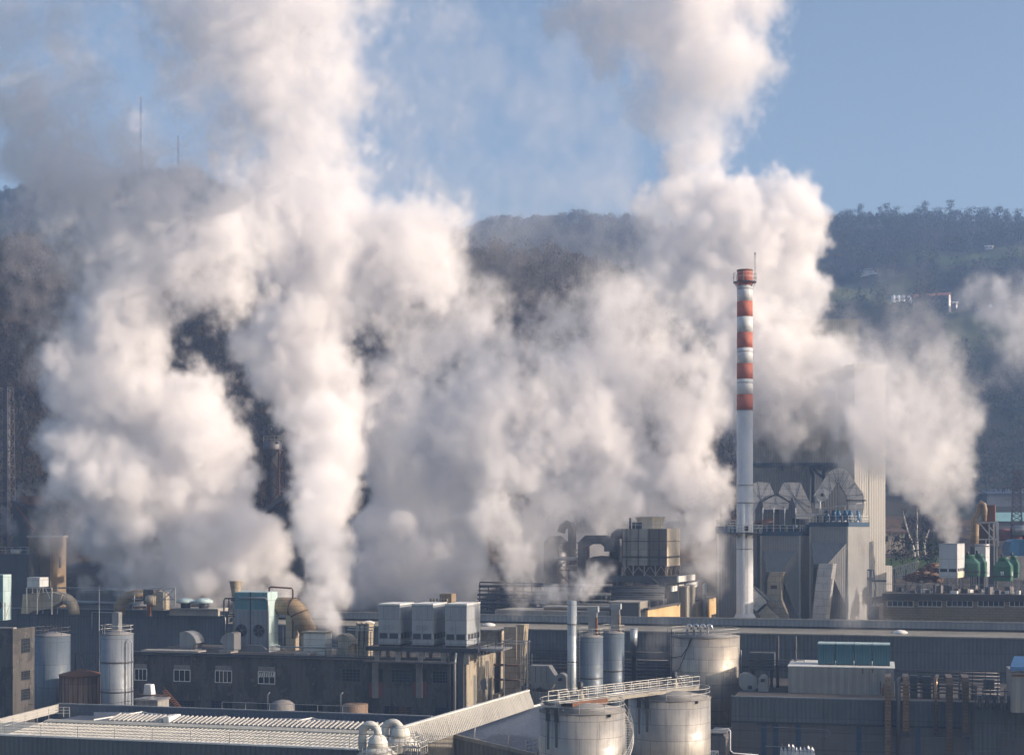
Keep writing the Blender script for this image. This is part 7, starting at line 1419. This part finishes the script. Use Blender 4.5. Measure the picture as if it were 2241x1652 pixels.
# broad middle bank
plume('broad grey steam bank in the middle, between the central column and the chimney', 283, [
    (800, 1300, 40), (850, 1310, 34), (920, 1306, 36), (975, 1310, 34), (1030, 1300, 30, .7), (1060, 1270, 30, .4), (780, 1240, 50), (820, 1260, 60), (900, 1250, 80), (990, 1225, 75), (870, 1160, 90), (960, 1120, 95), (1000, 1040, 80), (900, 1040, 95), (850, 940, 90), (950, 940, 95), (870, 850, 80), (930, 770, 70), (880, 720, 35, .8), (1000, 720, 70), (1050, 670, 40, .8), (860, 1280, 45), (1010, 1290, 40, .7),
    (1050, 960, 90), (1060, 860, 85), (1080, 780, 65), (1150, 900, 95), (1130, 1000, 75), (1200, 830, 80), (1250, 930, 90), (1290, 820, 95), (1220, 720, 55, .8), (1350, 900, 90), (1380, 800, 90), (1330, 700, 80, .8), (1400, 700, 75, .8), (1450, 780, 80), (1460, 880, 80), (1520, 900, 60), (1530, 800, 75), (1510, 960, 40), (1480, 700, 75, .8), (1400, 620, 60, .7),
    (1350, 980, 60), (1250, 1040, 55), (1180, 1050, 40), (1330, 1050, 60), (1410, 1040, 60), (1230, 1100, 60, .5), (1330, 1110, 60, .5), (1430, 1110, 60, .7), (1500, 1060, 60), (1545, 1090, 45), (1560, 1050, 26), (1582, 1095, 24), (1575, 1130, 24), (1530, 1140, 40), (1200, 1180, 70, .35), (1300, 1180, 50, .35), (1130, 1150, 60, .4), (1480, 1160, 40, .6)], 3, wisp=.35, amp=.85, kids=.7, edge=((0, 4.5), (700, 3.2), (950, 2.6), (1040, 1.2), (1090, .5)), dens=((0, .07), (650, .14), (850, .26), (1080, .4)), Yf=None)
# right hand head and its rise
plume('bright cauliflower steam head right of the chimney top, climbing to the top of the photo', 300, [
    (1640, 900, 70), (1720, 900, 80), (1800, 910, 70, .9), (1860, 960, 50, .8), (1620, 820, 80), (1700, 810, 90), (1790, 800, 70), (1850, 790, 55, .8), (1640, 720, 80), (1720, 700, 85), (1760, 640, 55), (1560, 640, 70, .8), (1640, 620, 90), (1720, 580, 75), (1770, 540, 40), (1790, 490, 28), (1560, 560, 70, .8), (1640, 520, 80), (1720, 490, 80), (1750, 430, 42), (1700, 410, 36), (1655, 415, 42), (1600, 470, 70), (1530, 500, 70, .8), (1470, 560, 70, .7), (1520, 420, 60, .9), (1500, 380, 42),
    (1460, 470, 60, .7), (1480, 350, 30), (1540, 340, 60, .7), (1520, 290, 70, .7), (1500, 220, 85, .7), (1580, 200, 80, .8), (1450, 150, 70, .7), (1540, 120, 100, .9), (1640, 180, 40, .6), (1400, 80, 80, .9), (1330, 50, 60), (1290, 20, 50, .9), (1480, 40, 110, .9), (1590, 60, 75, .9), (1400, -10, 90), (1550, -10, 100), (1280, 10, 70, .9), (1340, 90, 60, .9), (1610, 110, 60, .9), (1640, 30, 55, .8)], 4, edge=((0, 2.8), (300, 2.6), (420, .6), (650, 1.0), (900, 2.4)), dens=((0, .2), (300, .14), (420, .38), (700, .3), (950, .16)))
plume('narrow steam column rising from the tall beige duct in the middle', 232, [
    (1122, 1366, 9), (1126, 1345, 14), (1132, 1318, 20), (1128, 1285, 26), (1132, 1250, 32), (1118, 1210, 36), (1098, 1170, 38), (1080, 1130, 40), (1072, 1085, 42), (1092, 1040, 38), (1060, 1050, 32), (1112, 1010, 26), (1085, 1005, 22)], 5, vox=.4, edge=((900, 1.2), (1200, .8), (1370, .5)), dens=((900, .2), (1370, .22)), amp=1.1)
plume('small puff blown sideways from the pale slender stack', 205, [
    (1252, 1306, 8), (1262, 1296, 16), (1278, 1284, 25), (1296, 1268, 30), (1314, 1254, 27), (1280, 1262, 20), (1236, 1302, 17, .8), (1212, 1304, 18, .8), (1188, 1300, 20, .7), (1166, 1300, 18, .6), (1160, 1280, 16, .4)], 6, vox=.3, edge=((1200, .6), (1320, .4)), dens=((1200, .55), (1320, .55)), amp=.9)
plume('right hand steam plume climbing left from the tall white box cooler', 256, [
    (2083, 1186, 13), (2080, 1168, 20), (2070, 1140, 32), (2065, 1105, 44), (2095, 1085, 34), (2040, 1065, 52), (2000, 1020, 60), (2080, 1040, 44), (1960, 980, 62), (2040, 985, 64), (2090, 990, 34, .8), (1990, 920, 80), (2070, 900, 62), (1920, 910, 70), (2110, 870, 28, .8), (1940, 840, 80), (2030, 840, 66), (1870, 870, 60, .7), (1860, 800, 60, .6), (1950, 760, 62, .7), (2010, 780, 48, .7), (1905, 840, 78, 2.2), (1905, 925, 74, 2.2), (1900, 990, 48, 1.6), (1885, 1020, 30, .8), (1860, 930, 50, .7), (1850, 1000, 36, .4), (1900, 790, 55, .8), (1870, 740, 50, .7), (1990, 710, 52, .45), (1930, 690, 46, .4), (1850, 690, 40, .4), (1900, 650, 30, .3)], 7, vox=.5, edge=((600, 3.0), (850, 1.4), (1050, .7), (1190, .4)), dens=((600, .06), (800, .10), (950, .2), (1190, .28)))
plume('thin grey steam drifting before the middle filter houses, right of the square cooling tower', 246, [
    (1560, 1285, 22), (1550, 1255, 30), (1545, 1215, 34), (1525, 1180, 36), (1555, 1180, 24), (1500, 1160, 30, .6), (1440, 1300, 34, .25), (1400, 1320, 30, .2), (1470, 1320, 30, .2)], 8, vox=.45, edge=((1000, 1.6), (1300, 1.2)), dens=((1000, .10), (1300, .09)), thin=1)
plume('faint smoke patch at the right edge over the hillside pasture', 520, [
    (2190, 660, 46), (2150, 640, 34), (2230, 700, 55), (2120, 655, 24), (2215, 760, 50, .7), (2260, 640, 50), (2200, 810, 40, .4)], 9, vox=1.3, edge=((600, 5), (900, 5)), dens=((500, .05), (900, .045)), wisp=.8)
plume('thin high veil of steam across the sky between the two great plumes', 330, [
    (900, 250, 130), (1050, 200, 130), (1180, 260, 120), (1250, 160, 100), (1000, 380, 120), (1150, 400, 110), (1290, 380, 90), (860, 420, 90), (800, 120, 100), (950, 90, 110), (1200, 520, 100, .8), (1080, 540, 90, .8), (1300, 540, 80), (340, 330, 110, 1.0), (420, 260, 90, .9), (330, 200, 70, .7)], 10, vox=1.0, edge=((0, 9), (600, 9)), dens=((0, .011), (600, .015)), wisp=.9, kids=.6)
plume('bluish smoke wisp over the wooded slope at the far left', 420, [
    (70, 560, 50), (120, 620, 45), (60, 650, 35), (140, 520, 50), (40, 480, 40, .7), (130, 700, 50, .8), (110, 800, 45, .7), (40, 760, 35, .4), (200, 760, 60, .7)], 11, vox=1.1, edge=((400, 6), (900, 5)), dens=((400, .016), (900, .018)), wisp=.9)
plume('small bluish puff by the lattice tower at the left edge', 300, [(62, 1075, 22), (45, 1085, 16), (80, 1065, 20), (95, 1085, 16)], 12, vox=.5, edge=((1000, 1.0), (1200, 1.0)), dens=((1000, .10), (1200, .1)))
plume('tiny wisp curling up low at the left edge', 274, [(34, 1185, 9), (28, 1172, 11), (22, 1158, 13), (12, 1143, 14), (4, 1128, 12)], 13, vox=.4, edge=((1000, .8), (1200, .8)), dens=((1000, .12), (1200, .12)))
plume('faint haze of steam before the largest filter house and long shed', 225, [(1900, 1290, 30), (1880, 1330, 30), (1910, 1360, 26, .8), (1870, 1260, 26, .6), (1450, 1400, 22), (1440, 1430, 22), (1455, 1370, 18)], 14, vox=.5, edge=((1000, 2.0), (1500, 2.0)), dens=((1000, .03), (1500, .03)))
plume('thin veil of steam around the hooked pipe and domed vessel', 262, [(1225, 1150, 50), (1190, 1200, 55), (1280, 1125, 45), (1150, 1250, 45), (1330, 1110, 40), (1240, 1215, 40, .6), (1180, 1110, 45), (1540, 1130, 40), (1510, 1200, 34)], 15, vox=.5, edge=((1000, 2.0), (1300, 2.0)), dens=((1000, .075), (1300, .06)))
print('steam done', round(time.time() - T0, 1))
# ================================================================ light, air, camera
w = bpy.data.worlds.new('World'); sc.world = w; w.use_nodes = True; nt = w.node_tree
sky = nt.nodes.new('ShaderNodeTexSky'); sky.sky_type = 'NISHITA'; sky.sun_disc = False
sky.sun_elevation = SUN_EL; sky.sun_rotation = math.pi / 2 - SUN_AZ; sky.altitude = 200; sky.air_density = 1.0; sky.dust_density = 3.2; sky.ozone_density = 1.0
nt.links.new(sky.outputs[0], nt.nodes['Background'].inputs[0]); nt.nodes['Background'].inputs[1].default_value = .105
l = bpy.data.lights.new('sun', 'SUN'); l.energy = 5.0; l.color = (1, .82, .67); l.angle = R(.5)
lo = bpy.data.objects.new('sun', l); COL.objects.link(lo)
sd = Vector((math.cos(SUN_EL) * math.cos(SUN_AZ), math.cos(SUN_EL) * math.sin(SUN_AZ), math.sin(SUN_EL)))
lo.rotation_euler = sd.to_track_quat('Z', 'Y').to_euler(); lo.location = (300, 0, 200)
if HAZE:
    hz = MB().box(-900, 900, -20, 1650, -1.5, 420).build('haze', 'rail_metal'); hz['kind'] = 'stuff'; hz.data.materials.clear()
    m = bpy.data.materials.new('haze_air'); m.use_nodes = True; n_ = m.node_tree; n_.nodes.clear()
    pv = n_.nodes.new('ShaderNodeVolumePrincipled'); mo = n_.nodes.new('ShaderNodeOutputMaterial'); n_.links.new(pv.outputs[0], mo.inputs['Volume'])
    pv.inputs['Color'].default_value = HAZE_COL; pv.inputs['Density'].default_value = HAZE; pv.inputs['Anisotropy'].default_value = 0
    hz.data.materials.append(m)
c = bpy.data.cameras.new('camera'); co = bpy.data.objects.new('camera', c); COL.objects.link(co); sc.camera = co
co.location = (0, 0, CAMZ); co.rotation_euler = (math.pi / 2, 0, 0); c.sensor_width = 36; c.lens = 36 * F / 2241; c.clip_start = 1; c.clip_end = 9000
c.shift_y = (HY - 1652 / 2) / 2241
c.shift_x = 0
sc.view_settings.view_transform = 'Standard'; sc.view_settings.look = 'None'; sc.view_settings.exposure = EXPOSURE; sc.view_settings.gamma = 1
cy = sc.cycles; cy.max_bounces = 14; cy.volume_bounces = 12; cy.diffuse_bounces = 3; cy.glossy_bounces = 2; cy.transparent_max_bounces = 8
cy.volume_step_rate = 3.0; cy.volume_max_steps = 256; cy.use_denoising = True; cy.time_limit = 660; cy.use_adaptive_sampling = True; cy.adaptive_threshold = .05; cy.caustics_reflective = False; cy.caustics_refractive = False
print('script seconds', round(time.time() - T0, 1))
